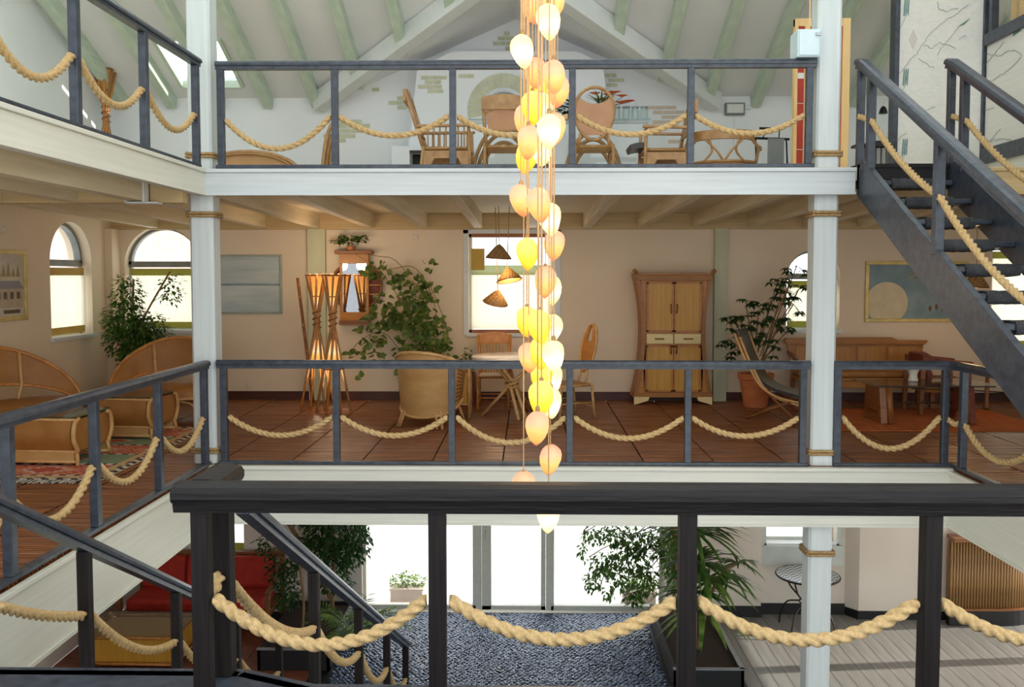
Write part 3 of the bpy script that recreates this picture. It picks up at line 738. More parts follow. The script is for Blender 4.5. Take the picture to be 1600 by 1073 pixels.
m = MB(); m.lathe([(0.0, 0), (RI, 0), (RI, .008), (0.0, .008)], 28); m.v = [(cxz.x + x, yy + z, cxz.z + y) for x, y, z in m.v]; m.build('pane', M['glass'], r9)
# bricks left showing in the plaster
def bricks(rows, Y, parent, mt):
    for (xa, xb, yc, hh, n_) in rows:
        A = atY(xa, yc - hh, Y); B_ = atY(xb, yc + hh, Y); wv = (B_.x - A.x) / n_
        for i in range(n_):
            m = MB(); m.bx(A.x + wv * i + .004, A.x + wv * (i + 1) - .004, Y - .009, Y + .02, B_.z + .003, A.z - .003); m.build('brick', mt, parent)
c2 = lambda x: 320 + x / 3.156
cy2 = lambda y: y / 3.156
bricks([(c2(1065), c2(1195), cy2(383), 3.1, 3), (c2(1083), c2(1167), cy2(405), 3.1, 2), (c2(1050), c2(1170), cy2(428), 3.1, 3), (c2(1097), c2(1178), cy2(450), 3.1, 2), (c2(1250), c2(1328), cy2(376), 3.1, 2)], BR, wallc, M['brick'])
bricks([(c2(985), c2(1010), cy2(462), 3.2, 1), (c2(948), c2(1005), cy2(484), 3.2, 2), (c2(905), c2(1008), cy2(507), 3.2, 3), (c2(948), c2(998), cy2(530), 3.2, 1), (c2(823), c2(862), cy2(442), 3.2, 1)], YB, wall_up, M['brick'])
bricks([(c2(665), c2(776), cy2(600), 3.4, 2), (c2(660), c2(816), cy2(621), 3.4, 3), (c2(665), c2(780), cy2(645), 3.4, 2), (c2(583), c2(743), cy2(670), 3.4, 3), (c2(640), c2(696), cy2(693), 3.4, 1)], YB, wall_up, M['brick'])
d_ = lambda x: 640 + x / 4.444
e_ = lambda y: 30 + y / 4.444
bricks([(d_(655), d_(698), e_(100), 3.2, 1), (d_(610), d_(724), e_(134), 3.2, 2), (d_(577), d_(715), e_(169), 3.2, 3), (d_(663), d_(760), e_(203), 3.2, 2), (d_(835), d_(945), e_(234), 3.2, 2), (d_(820), d_(880), e_(205), 3.2, 1), (d_(1105), d_(1150), e_(236), 3.0, 1)], YB, wall_up, M['brick'])
bricks([(d_(1355), d_(1438), e_(390), 3.0, 2), (d_(1378), d_(1492), e_(424), 3.0, 2), (d_(1368), d_(1443), e_(458), 3.0, 2)], YB, wall_up, M['brick'])
f_ = lambda x: 860 + x / 3.81
g_ = lambda y: 90 + y / 3.81
bricks([(f_(565), f_(750), g_(298), 2.9, 3), (f_(608), f_(800), g_(326), 2.9, 3), (f_(660), f_(820), g_(354), 2.9, 2), (f_(608), f_(740), g_(384), 2.9, 2), (f_(700), f_(795), g_(500), 3.0, 2), (f_(765), f_(820), g_(527), 3.0, 1)], YB, wall_up, M['brick_pink'])
# hearth below the breast: white mantel block with a dark opening
h = MB(); A = atY(612, 228, BR - .35); B_ = atY(735, 228, BR - .35); hx0, hx1 = A.x, B_.x
ox0, ox1, oz = atY(640, 240, BR - .35).x, atY(722, 240, BR - .35).x, atY(680, 236, BR - .35).z
h.bx(hx0, ox0, BR - .35, BR, ZU, A.z); h.bx(ox1, hx1, BR - .35, BR, ZU, A.z); h.bx(ox0, ox1, BR - .35, BR, oz, A.z); ht = h.build('wall_hearth', M['wall_up'], kind='structure')
h = MB(); h.bx(ox0, ox1, BR - .02, BR + .0, ZU, oz); h.build('fireback', M['black'], ht)
h = MB(); h.bx(ox0, ox1, BR - .36, BR - .34, oz - .025, oz + .01); h.build('hearth_bar', M['iron'], ht)
h = MB(); A = atY(874, 246, BR - .3); h.bx(atY(744, 240, BR - .3).x, A.x + .1, BR - .3, BR, ZU, atY(800, 222, BR - .3).z); h.build('hearth_bench', M['wall_up'], ht)

# ------------------------------------------------------------------ ground floor
gf = struct_root('floor_ground')
PX0, PX1 = D0 + .02, X_of(1040, 960)
s = MB(); s.bx(XL, XR, 2.0, YB + .05, ZG - .2, ZG - .03); s.build('ground_slab', M['dark_gap'], gf)
# grey boards
bx = PX1 + .62; i = 0; bw = .19
bmh = MB(); bmh.bx(-bw / 2 + .003, bw / 2 - .003, 3.0, YB, -.03, 0)
bo = None; x = bx + bw / 2
while x < XR:
    if bo is None: bo = bmh.build('plank', M['grey_plank'], gf); o = bo
    else: o = bo.copy(); C.objects.link(o)
    o.location = (x, 0, ZG); x += bw
s = MB(); s.bx(bx - .1, bx - .005, 3, YB, ZG - .03, ZG + .02); s.build('floor_edge_strip', M['black'], gf)
# terracotta tiles on the side by the sofa
tm = MB(); tm.bx(-.146, .146, -.146, .146, -.02, 0); t0 = None
for ix in range(11):
    for iy in range(14):
        if t0 is None: t0 = tm.build('tile', M['tile_red'], gf); o = t0
        else: o = t0.copy(); C.objects.link(o)
        o.location = (XL + .15 + ix * .3, 8.2 + iy * .3 + .15, ZG - rng.random() * .003)
# pebble bed
pb = MB(); st = .062
ico = [(0, 0, 1), (1, 0, 0), (0, 1, 0), (-1, 0, 0), (0, -1, 0), (.66, .66, .38), (-.66, .66, .38), (-.66, -.66, .38), (.66, -.66, .38)]
icf = [(0, 8, 5), (0, 5, 6), (0, 6, 7), (0, 7, 8), (1, 5, 8), (2, 6, 5), (3, 7, 6), (4, 8, 7)]
y = 8.0
row = 0
while y < YB - .02:
    x = PX0 - .1 + (row % 2) * st / 2
    while x < PX1 + .6:
        if (x < -1.25 and y < 9.9) or x < PX0 - .03 or (x > PX1 - .33 and y > 10.4): x += st; continue
        a = rng.random() * PI; sx_, sy_, sz_ = .026 + rng.random() * .014, .018 + rng.random() * .010, .012 + rng.random() * .010
        ca, sa = math.cos(a), math.sin(a); dx, dy = (rng.random() - .5) * .02, (rng.random() - .5) * .02
        tx, ty = (rng.random() - .5) * .5, (rng.random() - .5) * .5
        pb.add([(x + dx + ca * p[0] * sx_ - sa * p[1] * sy_, y + dy + sa * p[0] * sx_ + ca * p[1] * sy_, ZG - .03 + p[2] * sz_ + .012 + (p[0] * sx_ * tx + p[1] * sy_ * ty)) for p in ico], icf)
        x += st
    y += st * .72; row += 1
pbo = pb.build('pebbles', M['pebble'], smooth='all', kind='stuff'); pbo['label'] = 'bed of wet blue-grey pebbles inside the glass doors'; pbo['category'] = 'pebbles'
s = MB(); s.bx(PX0 - .2, PX1 + .6, 7.0, YB, ZG - .05, ZG - .024); s.build('pebble_bed_base', M['black'], gf)

# glass doors
dr = struct_root('door_1'); zt, zb = -.62, ZG
fr = MB(); yo0, yo1 = YB + .06, YB + .16
m1, m2, m3, m4 = X_of(738, 900), X_of(752, 900), X_of(849, 900), X_of(866, 900)
zr = atY(800, 948, YB).z
fr.bx(D0, D0 + .05, yo0, yo1, zb, zt); fr.bx(D1 - .05, D1, yo0, yo1, zb, zt); fr.bx(D0, D1, yo0, yo1, zt - .06, zt)
fr.bx(D0, m1 + .05, yo0, yo1, zb, zr); fr.bx(m4 - .05, D1, yo0, yo1, zb, zr); fr.bx(m1 - .0, m2, yo0, yo1, zb, zt); fr.bx(m3 + .04, m4, yo0, yo1, zb, zt)
fr.build('door_frame', M['cream_wood'], dr, bevel=.005)
lf = MB(); l0, l1 = m2 + .005, m3 + .035; lf.bx(l0, l0 + .14, yo0 - .01, yo1 - .03, zb + .01, zt - .06); lf.bx(l1 - .07, l1, yo0 - .01, yo1 - .03, zb + .01, zt - .06); lf.bx(l0, l1, yo0 - .01, yo1 - .03, zb + .01, zr)
lfo = lf.build('door_leaf', M['cream_wood'], dr, bevel=.005)
hd = MB(); hd.tube([(l0 + .06, yo0 - .03, -2.05), (l0 + .06, yo0 - .06, -2.05), (l0 + .06, yo0 - .06, -1.93), (l0 + .06, yo0 - .03, -1.93)], .009); hd.build('door_handle', M['steel'], lfo)
for a, b_ in ((D0 + .05, m1), (l0 + .14, l1 - .07), (m4, D1 - .05)):
    g = MB(); g.bx(a, b_, yo0 + .04, yo0 + .05, zr, zt - .06); g.build('pane', M['glass'], dr)
# outside: paving up to a far verge
g = MB(); g.bx(-40, 50, YB + .3, 46, ZG - .3, ZG - .06); g.bx(-40, 50, -40, YB + .3, ZG - .5, ZG - .2); g.build('ground_outside', M['paving'], kind='structure')

# pale pink neighbouring house seen through the arched windows
nh = thing('neighbour_house', 'pale pink house with a tiled roof outside the arched windows', 'house', (-17.5, 30, ZG - .06))
m = MB(); m.bx(-9, 9, -4, 4, 0, 7.2); m.build('wall', mat('pink_render', (226, 190, 174), (234, 202, 188), rough=.9), nh)
m = MB(); m.prism([(-4.4, 7.1), (4.4, 7.1), (0, 9.6)], -9.4, 9.4, 'x'); m.build('roof', mat('clay_roof', (176, 104, 76), (196, 126, 98), rough=.9), nh)
for x in (-6.5, -2.2, 2.0):
    for z in (1.2, 4.4):
        m = MB(); m.bx(x - .55, x + .55, -4.05, -3.98, z, z + 1.5); o = m.build('window', M['win_frame'], nh)
        m = MB(); m.bx(x - .45, x + .45, -4.07, -4.055, z + .1, z + 1.4); m.build('window_pane', mat('dim_pane', (120, 130, 138), rough=.15), o)

# far pier of the front wall behind the landing (seen in the mirror)
m = MB(); m.bx(-9, -4.2, -4.3, -4.0, ZG, 7.5); m.build('wall_front', M['pier'], kind='structure')
# ------------------------------------------------------------------ railings, stairs and ropes
CAP = [(-.045, -.018), (-.048, .0), (-.040, .020), (-.022, .030), (.022, .030), (.040, .020), (.048, .0), (.045, -.018)]
SUB = [(-.032, -.050), (.032, -.050), (.032, -.018), (-.032, -.018)]
RH = .967
def handrail(name, pts, mt, parent, scale=1.0):
    m = MB(); m.sweep(pts, [(a * scale, b * scale) for a, b in CAP]); m.sweep(pts, [(a * scale, b * scale) for a, b in SUB])
    return m.build(name, mt, parent, world=True, bevel=0)
def post(parent, x, y, z0, z1, mt, w_=.062, d=None):
    m = MB(); d = d or w_; m.bx(-w_ / 2, w_ / 2, -d / 2, d / 2, 0, z1 - z0); o = m.build('post', mt, parent, bevel=.005)
    o.location = Vector((x, y, z0)) - parent.location; return o
def sag_pts(a, b, sag, n=22):
    a, b = Vector(a), Vector(b); return [a.lerp(b, i / n) - Vector((0, 0, sag * 4 * (i / n) * (1 - i / n))) for i in range(n + 1)]
def rope_run(label, pts, sags, r=.030, group='ropes slung along the railings', hw=.036):
    o = thing('rope', label, 'rope', pts[0], 0, group)
    for i, (a, b) in enumerate(zip(pts, pts[1:])):
        if sags[i] is None: continue
        a, b = Vector(a), Vector(b); d = (b - a); d = d * ((hw + .004) / max(abs(d.x), abs(d.y))); a = a + d; b = b - d
        dh = Vector((d.x, d.y, 0)).normalized() * .015; m = MB(); m.rope([a] + sag_pts(a + dh, b - dh, sags[i]) + [b], r, .185); m.build('swag', M['rope'], o, world=True, smooth='all')
    return o
GR = 'slate stained timber railings'
# upper front gallery
zU = ZU
pu = [atY(px, 185, YF).x for px in (345.5, 523.5, 707.5, 894, 1079, 1263.5)]
r = thing('railing', 'long blue-grey timber railing along the upper floor above the white fascia', 'railing', ((pu[0] + pu[-1]) / 2, YF, zU), 0, GR)
handrail('handrail', [(pu[0] - .04, YF, zU + RH), (pu[-1] + .06, YF, zU + RH)], M['rail'], r)
m = MB(); m.bx(pu[0] - .05, pu[-1] + .05, YF - .032, YF + .032, zU, zU + .035); m.build('base_rail', M['rail'], r, world=True, bevel=.004)
for x in pu: post(r, x, YF, zU + .035, zU + RH - .05, M['rail'])
rope_run('upper floor rope slung in five swags below the topmost long handrail', [(x, YF, zU + (.475 if i else .44)) for i, x in enumerate(pu)], [.27, .17, .17, .165, .16])
# upper left gallery
XG = XE - .0
yl = [8.26, 7.15, 6.06, 4.98, 3.9]
r = thing('railing', 'blue-grey railing running back along the upper side gallery above the cream fascia', 'railing', (XG, 6.0, zU), 0, GR)
handrail('handrail', [(XG, 8.32, zU + RH), (XG, 3.6, zU + RH)], M['rail'], r)
m = MB(); m.bx(XG - .032, XG + .032, 3.6, 8.30, zU, zU + .02); m.build('base_rail', M['rail'], r, world=True)
for y in yl: post(r, XG, y, zU, zU + RH - .05, M['rail'])
rope_run('upper side gallery rope looping down between posts over the cream fascia', [(XG, y, zU + .46) for y in yl], [.21, .21, .24, .22])
# middle front gallery
pm = [atY(px, 650, YF).x for px in (350.5, 526, 706, 890, 1074.5, 1254)]
r = thing('railing', 'long blue-grey timber railing on the middle floor in front of the wardrobe and lamps', 'railing', ((pm[0] + pm[-1]) / 2, YF, 0), 0, GR)
handrail('handrail', [(pm[0] - .06, YF, RH), (pm[-1] + .06, YF, RH)], M['rail'], r)
m = MB(); m.bx(pm[0] - .05, pm[-1] + .05, YF - .032, YF + .032, 0, .03); m.build('base_rail', M['rail'], r, world=True, bevel=.004)
for x in pm: post(r, x, YF, .03, RH - .05, M['rail'])
rope_run('middle floor rope slung in five swags before the brown slatted floor', [(x, YF, .445) for x in pm], [.17, .17, .235, .19, .165])
# middle left gallery
yl = [8.34, 7.29, 6.2, 5.15, 4.3]
r = thing('railing', 'blue-grey railing beside the patterned rug and rattan tables', 'railing', (XG, 6.2, 0), 0, GR)
handrail('handrail', [(XG, 8.40, RH), (XG, 4.2, RH)], M['rail'], r)
m = MB(); m.bx(XG - .032, XG + .032, 4.2, 8.42, 0, .03); m.build('base_rail', M['rail'], r, world=True, bevel=.004)
for y in yl: post(r, XG, y, .03, RH - .05, M['rail'])
rope_run('rope looping between the posts beside the patterned rug', [(XG, y, .45) for y in yl], [.20, .22, .22, .2])
# middle right corner piece
xa, xb = atY(1308, 650, YF).x, atY(1476, 650, YF).x
xc = XM + .03
r = thing('railing', 'short dark railing turning the corner by the orange rug', 'railing', (xb, YF, 0), 0, GR)
handrail('handrail', [(xa - .03, YF, RH), (xb + .02, YF, RH), (xc, YF - .12, RH), (xc, 4.2, RH)], M['rail'], r)
m = MB(); m.bx(xa - .03, xc + .02, YF - .032, YF + .032, 0, .03); m.bx(xc - .032, xc + .032, 4.2, YF, 0, .03); m.build('base_rail', M['rail'], r, world=True, bevel=.004)
yr = [YF - .18, 7.05, 5.9, 4.75]
for x in (xa, xb): post(r, x, YF, .03, RH - .05, M['rail'])
for y in yr: post(r, xc, y, .03, RH - .05, M['rail'])
rope_run('rope dipping before the orange rug and round the railing corner', [(xa, YF, .455), (xb, YF, .455), (xc, yr[0], .42), (xc, yr[1], .42), (xc, yr[2], .42), (xc, yr[3], .42)], [.29, .015, .2, .2, .2])

# near railing across the landing
YN = 3.72
pn = [atY(px, 930, YN).x for px in (317, 684, 1073, 1452, 1842)]
xn = atY(349, 900, 3.945).x
r = thing('railing', 'thick near-black timber railing across the nearest landing', 'railing', (0, YN, 0), 0, GR)
CAPN = [(-.075, -.028), (-.082, -.012), (-.082, .014), (-.068, .034), (-.03, .044), (.03, .044), (.068, .034), (.082, .014), (.082, -.012), (.075, -.028)]
m = MB(); pts = [(3.7, YN, .885), (pn[0] - .10, YN, .885)]
m.sweep(pts, CAPN); m.sweep(pts, [(-.05, -.075), (.05, -.075), (.06, -.028), (-.06, -.028)])
pts = [(pn[0] - .018, YN + .055, .883), (pn[0] - .018, 4.10, .883)]
m.sweep(pts, CAPN); m.sweep(pts, [(-.05, -.075), (.05, -.075), (.06, -.028), (-.06, -.028)])
m.build('handrail', M['rail_dark'], r, world=True)
for x in pn: post(r, x, YN, 0, .81, M['post_dark'], .072)
post(r, xn, 3.945, 0, .81, M['post_dark'], .085)
zr_n = [.41] * 5
rope_run('thickest rope, nearest of all, slung in long swags across the landing railing', [(xn, 3.945, .47)] + [(x, YN - .0, .42) for x in pn], [.02, .19, .16, .155, .16], r=.031, hw=.045)

# ---- lower stair: two handrails descending to the ground floor
SR = .5405
zl = lambda y: .70 - SR * (y - 4.2)
xr_, xl_ = -1.36, -2.55
st = thing('staircase', 'dark timber stair going down from the nearest landing to the ground floor', 'staircase', ((xr_ + xl_) / 2, LAND_Y, 0))
handrail('handrail', [(xr_, 4.22, zl(4.22) + .02), (xr_, 9.85, zl(9.85) + .02)], M['rail'], st, 1.05)
handrail('handrail', [(xl_, 3.95, zl(3.95) + .02), (xl_, 9.25, zl(9.25) + .02)], M['rail'], st, 1.05)
yp_r = [5.58, 7.05, 8.45, 9.75]; yp_l = [5.03, 6.34, 7.65, 8.96]
for y in yp_r: post(st, xr_, y, max(ZG, zl(y) - .95), zl(y) - .03, M['post_dark'], .066)
for y in yp_l: post(st, xl_, y, max(ZG, zl(y) - .95), zl(y) - .03, M['post_dark'], .066)
nr = 16; rise = -ZG / nr; run = .345
for k in range(1, nr):
    m = MB(); m.bx(xl_ + .05, xr_ - .05, LAND_Y + run * (k - 1), LAND_Y + run * k + .03, -rise * k - .045, -rise * k); m.build('tread', M['rail_dark'], st, world=True)
yend = LAND_Y + run * (nr - 1)
for x in (xl_, xr_):
    m = MB(); m.prism([(LAND_Y, -.32), (yend, ZG), (yend, ZG + .25), (LAND_Y, -.06)], x - .03, x + .03, 'x'); m.build('stringer', M['rail_dark'], st, world=True)
zr2 = lambda y: zl(y) - .41
rope_run('rope sagging down the stair beside the red sofa and palm', [(xn, 3.99, .40)] + [(xr_, y, zr2(y)) for y in yp_r], [.10, .13, .16, .14], r=.030)
rope_run('rope running down the outer stair rail below the cream fascia', [(xl_, 4.15, zr2(4.15) - .10)] + [(xl_, y, zr2(y)) for y in yp_l], [.02, .12, .14, .12], r=.030)

# ---- upper stair: open dark stair from the upper floor down to the right
xs0, xs1 = 3.05, 3.88
SL = .560
st = thing('staircase', 'open blue-grey timber stair rising to the upper floor with net-wrapped treads', 'staircase', ((xs0 + xs1) / 2, 4.0, 0))
zs_b = lambda y: 2.535 - SL * (8.42 - y)
zs_t = lambda y: zs_b(y) + .375
ybot = 3.9
for x0, x1 in ((xs0 - .0, xs0 + .055), (xs1, xs1 + .055)):
    m = MB(); m.prism([(8.42, zs_b(8.42)), (8.42, ZU + .02), (8.30, zs_t(8.30)), (ybot, zs_t(ybot)), (ybot, zs_b(ybot))], x0, x1, 'x'); m.build('stringer', M['rail'], st, world=True, bevel=.006)
zh = lambda y: ZU + .985 - SL * (8.47 - y)
for x in (xs0 + .03, xs1 + .028):
    handrail('handrail', [(x, 8.50, zh(8.47) - .01), (x, 8.40, zh(8.40)), (x, 3.9, zh(3.9))], M['rail'], st, 1.15)
    post(st, x, YF, ZU - .2, ZU + .93, M['rail'], .062)
    post(st, x, 8.19, zs_t(8.19) - .06, zh(8.19) - .05, M['rail'], .068)
    for y in (6.82, 5.25): post(st, x, y, zs_t(y) - .06, zh(y) - .05, M['rail'], .07)
yy0 = [8.30, 7.94, 7.58, 7.22, 6.87, 6.51, 6.15, 5.79, 5.43, 5.07, 4.71, 4.35, 4.0]
for k, y in enumerate(yy0):
    z = 2.67 - .2 * k
    m = MB(); m.bx(xs0 + .055, xs1, y, y + .26, z - .05, z); t = m.build('tread', M['rail'], st, world=True, bevel=.012)
    off = .0 if k % 2 else .02
    m = MB(); n_ = 14
    prof = [(-.014, -.060), (.0, -.075), (.13, -.082), (.26, -.072), (.275, -.03), (.26, .012), (.13, .018), (0, .014), (-.016, -.02)]
    xa_, xb_ = xs0 + .25 + off, xs1 - .17 + off
    pts = [(xa_ + (xb_ - xa_) * i / n_, y, z) for i in range(n_ + 1)]
    vs = []
    for i, p in enumerate(pts):
        kf = 1 + .06 * math.sin(i * 2.3 + k)
        vs += [(p[0], y + a, z - .028 + (b + .028) * kf) for a, b in prof]
    L_ = len(prof)
    m.add(vs, [(i * L_ + j, i * L_ + (j + 1) % L_, (i + 1) * L_ + (j + 1) % L_, (i + 1) * L_ + j) for i in range(n_) for j in range(L_)] + [tuple(range(L_)), tuple(n_ * L_ + j for j in range(L_))])
    m.build('net_wrap', M['net'], t, world=False, smooth=True, label='grey netting wrapped round the tread')
for o in list(bpy.data.objects):
    if o.name.startswith('net_wrap'):
        q = wmat(o.parent).inverted(); o.data.transform(q)
zr3 = lambda y: zh(y) - .46
rope_run('rope hanging down the open upper stair in front of its treads', [(xs0 + .0, YF, ZU + .47), (xs0 + .02, 8.19, zr3(8.19) + .03), (xs0 + .02, 6.82, zr3(6.82)), (xs0 + .02, 5.25, zr3(5.25))], [.0, .06, .10], r=.029)
rope_run('rope on the far rail of the upper stair against the vine panel', [(xs1 + .028, YF, ZU + .47), (xs1 + .028, 8.19, zr3(8.19) + .03), (xs1 + .028, 6.82, zr3(6.82)), (xs1 + .028, 5.25, zr3(5.25))], [.0, .06, .10], r=.029)
m = MB(); m.bx(xs0, xs1 + .05, 8.38, 8.44, 2.60, ZU + .01); m.bx(xs0, xs1 + .05, 8.36, 8.60, ZU - .01, ZU + .025); m.build('trim_10', M['rail_dark'], kind='structure')
# ------------------------------------------------------------------ cluster of shell lamps hanging in the well
SHELLS = [(832, 12, 0), (865, 4, 0), (857, 34, 1), (816, 80, 1), (837, 114, 0), (865, 120, 0), (871, 142, 0), (840, 140, 2), (832, 168, 2), (846, 170, 1), (820, 188, 0), (826, 222, 0), (858, 205, 1), (867, 201, 0), (846, 234, 1), (823, 246, 2), (814, 313, 0), (842, 320, 0), (859, 342, 1), (824, 396, 2), (866, 383, 0), (852, 440, 0), (861, 452, 1), (823, 502, 2), (842, 510, 2), (862, 514, 1), (826, 558, 0), (845, 551, 2), (865, 556, 1), (847, 587, 2), (862, 592, 1), (846, 622, 2), (861, 629, 1), (840, 668, 0), (860, 718, 0), (818, 762, 0), (857, 806, 1)]
PEACH = [(0.0, (222, 126, 84)), (.2, (255, 190, 90)), (.42, (255, 216, 120)), (.68, (252, 196, 160)), (1.0, (232, 152, 132))]
GLOW = [(0.0, (255, 214, 130)), (.35, (255, 250, 226)), (.7, (255, 232, 160)), (1.0, (255, 204, 150))]
YELL = [(0.0, (255, 170, 40)), (.3, (255, 214, 60)), (.6, (255, 232, 110)), (1.0, (250, 206, 130))]
shell_m = [emit_mat('peach_shell_lit', PEACH, .92, z0=-.10, z1=.10, noise=.16, nscale=12), emit_mat('bright_shell_lit', GLOW, 1.12, z0=-.10, z1=.10, noise=.12, nscale=12), emit_mat('yellow_shell_lit', YELL, .98, z0=-.10, z1=.10, noise=.18, nscale=12)]
WORD = 'peach bright yellow'.split()
prof = [(.0, -.105), (.011, -.099), (.028, -.084), (.046, -.060), (.060, -.028), (.068, .008), (.066, .042), (.056, .068), (.038, .086), (.018, .096), (.006, .099)]
ORD = ['topmost', 'second', 'third', 'fourth', 'fifth', 'sixth', 'seventh', 'eighth', 'ninth', 'tenth', 'eleventh', 'twelfth', 'thirteenth', 'fourteenth', 'fifteenth', 'sixteenth', 'seventeenth', 'eighteenth', 'nineteenth', 'twentieth']
order = sorted(range(len(SHELLS)), key=lambda i: SHELLS[i][1]); rank = {i: k for k, i in enumerate(order)}
placed = []
CEN = 6.1
protos = {}
DEPTH = [0.84, -0.24, -0.8, -0.64, 0.6, -0.6, 0.32, 0.96, -0.08, 0.48, 0.12, -0.52, -0.96, 0.12, 0.36, 0.68, -0.16, -0.44, -0.12, -0.32, 0.44, 0.24, 0.56, 0.48, -0.2, 0.68, 0.28, 0.08, -0.48, 0.76, 0.96, -0.68, 0.0, -0.88, 0.84, 0.0, -0.36]      # each lamp's place in the depth of the cluster
for (px, py, kind), dy in zip(SHELLS, DEPTH): placed.append(atY(px, py, CEN + dy))
n_ = len(SHELLS)
for i, (px, py, kind) in enumerate(SHELLS):
    p = placed[i]; k = rank[i]
    pos = (ORD[k] + ' from the top' if k else 'topmost') if k < 19 else (ORD[n_ - 1 - k] + ' from the bottom' if n_ - 1 - k else 'lowest')
    t = thing('pendant_lamp', '%s glowing shell lamp on a tan cord, %s of the hanging cluster' % (WORD[kind], pos), 'lamp', p, rng.random() * 6, 'shell pendant lamps hanging in the well')
    if kind not in protos:
        m = MB(); N_ = 16; vs = []
        for r_, z in prof:
            for j in range(N_):
                a = 2 * PI * j / N_; f = 1 + .05 * math.sin(3 * a + z * 30)
                vs.append((r_ * f * math.cos(a) + .012 * max(0, -z * 10) * .8, r_ * f * math.sin(a), z))
        m.add(vs, [(q * N_ + j, q * N_ + (j + 1) % N_, (q + 1) * N_ + (j + 1) % N_, (q + 1) * N_ + j) for q in range(len(prof) - 1) for j in range(N_)])
        o = m.build('shade', shell_m[kind], t, smooth='all'); protos[kind] = o
    else:
        o = protos[kind].copy(); C.objects.link(o); o.parent = t
    s = (1.14 + (rng.random() - .5) * .14) * (placed[i].y / CEN) ** .5; o.scale = (s, s, s * .98)
    o.rotation_euler = (rng.uniform(-.12, .12), rng.uniform(-.12, .12), 0)
    m = MB(); top = 6.4 - p.z
    m.tube([(0, 0, .098), (0, 0, top * .5), (0, 0, top)], .0042, 5); m.build('cord', M['cord'], t, smooth='all')
    m = MB(); m.lathe([(.008, .09), (.015, .10), (.013, .122), (.009, .128)], 8); m.build('knot', M['rope_brown'], t, smooth='all')
# one warm light among them stands for the bulbs
for z in (1.1, 2.6, 3.9):
    ld = bpy.data.lights.new('bulbs_of_the_cluster', 'POINT'); lo = bpy.data.objects.new('bulbs_of_the_cluster', ld); C.objects.link(lo); lo.location = (.15, CEN - .45, z)
    ld.energy = 9; ld.color = (1, .72, .38); ld.shadow_soft_size = .25
# ceiling board the cords hang from
m = MB(); m.bx(-.55, .75, CEN - .7, CEN + .7, 6.4, 6.46); b_ = m.build('trim_11', M['white_wood'], kind='structure')
m = MB(); m.bx(-.05, .05, CEN - .05, CEN + .05, 6.46, ROOF(CEN)); m.build('hanger', M['white_wood'], b_)

# ------------------------------------------------------------------ woven pendant hats by the middle window
def woven_pendant(p, tilt, top_z, label, r_=.15, h=.17, power=6, rz=0):
    t = thing('woven_pendant_lamp', label, 'lamp', p, rz, 'woven pendant lamps')
    m = MB(); n = 20
    vs = []; prf = [(.012, h), (.05, h * .82), (.10, h * .45), (.145, .02), (.150, 0)]
    T = Matrix.Rotation(tilt, 3, 'X') @ Matrix.Rotation(tilt * .7, 3, 'Y')
    for rr, z in prf: vs += [T @ Vector((rr * r_ / .15 * math.cos(2 * PI * j / n) * 1.05, rr * r_ / .15 * math.sin(2 * PI * j / n) * .8, z)) for j in range(n)]
    m.add(vs, [(q * n + j, q * n + (j + 1) % n, (q + 1) * n + (j + 1) % n, (q + 1) * n + j) for q in range(len(prf) - 1) for j in range(n)])
    m.build('shade', M['pendant_weave'], t, smooth='all')
    m = MB(); m.tube([v for v in vs[-n:]], .009, 6, closed=True); m.build('rim', M['rattan_dark'], t, smooth='all')
    m = MB(); m.lathe([(0, -.03), (.02, -.02), (.026, 0), (.02, .025), (.012, .05), (0, .05)], 10, (0, 0, h * .35)); m.build('bulb', bulb_m, t, smooth='all')
    m = MB(); m.tube([T @ Vector((0, 0, h)), (0, 0, top_z - p[2])], .006, 5); m.build('cord', M['rope_brown'], t)
    ld = bpy.data.lights.new('pendant_bulb', 'POINT'); lo = bpy.data.objects.new('pendant_bulb', ld); C.objects.link(lo); lo.location = Vector(p) + Vector((0, 0, -.02))
    ld.energy = power; ld.color = (1, .68, .34); ld.shadow_soft_size = .05
    return t
bulb_m = emit_mat('warm_bulb', [(0, (255, 190, 90)), (1, (255, 220, 150))], 6, z0=0, z1=.1)
pw = [((779, 403), .08, 'topmost woven hat lamp hanging before the middle window'), ((796, 438), -.25, 'middle woven hat lamp, tilted, of the three before the window'), ((774, 473), .30, 'lowest woven hat lamp hanging before the middle window')]
for i, ((px, py), ti, lb) in enumerate(pw):
    p = atY(px, py, 11.3 + (i - 1) * .12); woven_pendant(p, ti, 2.66, lb)
p = atY(1524, 448, 11.6); woven_pendant(p, .05, 2.66, 'amber woven bowl lamp hanging behind the open stair treads', .16, .2, 8)
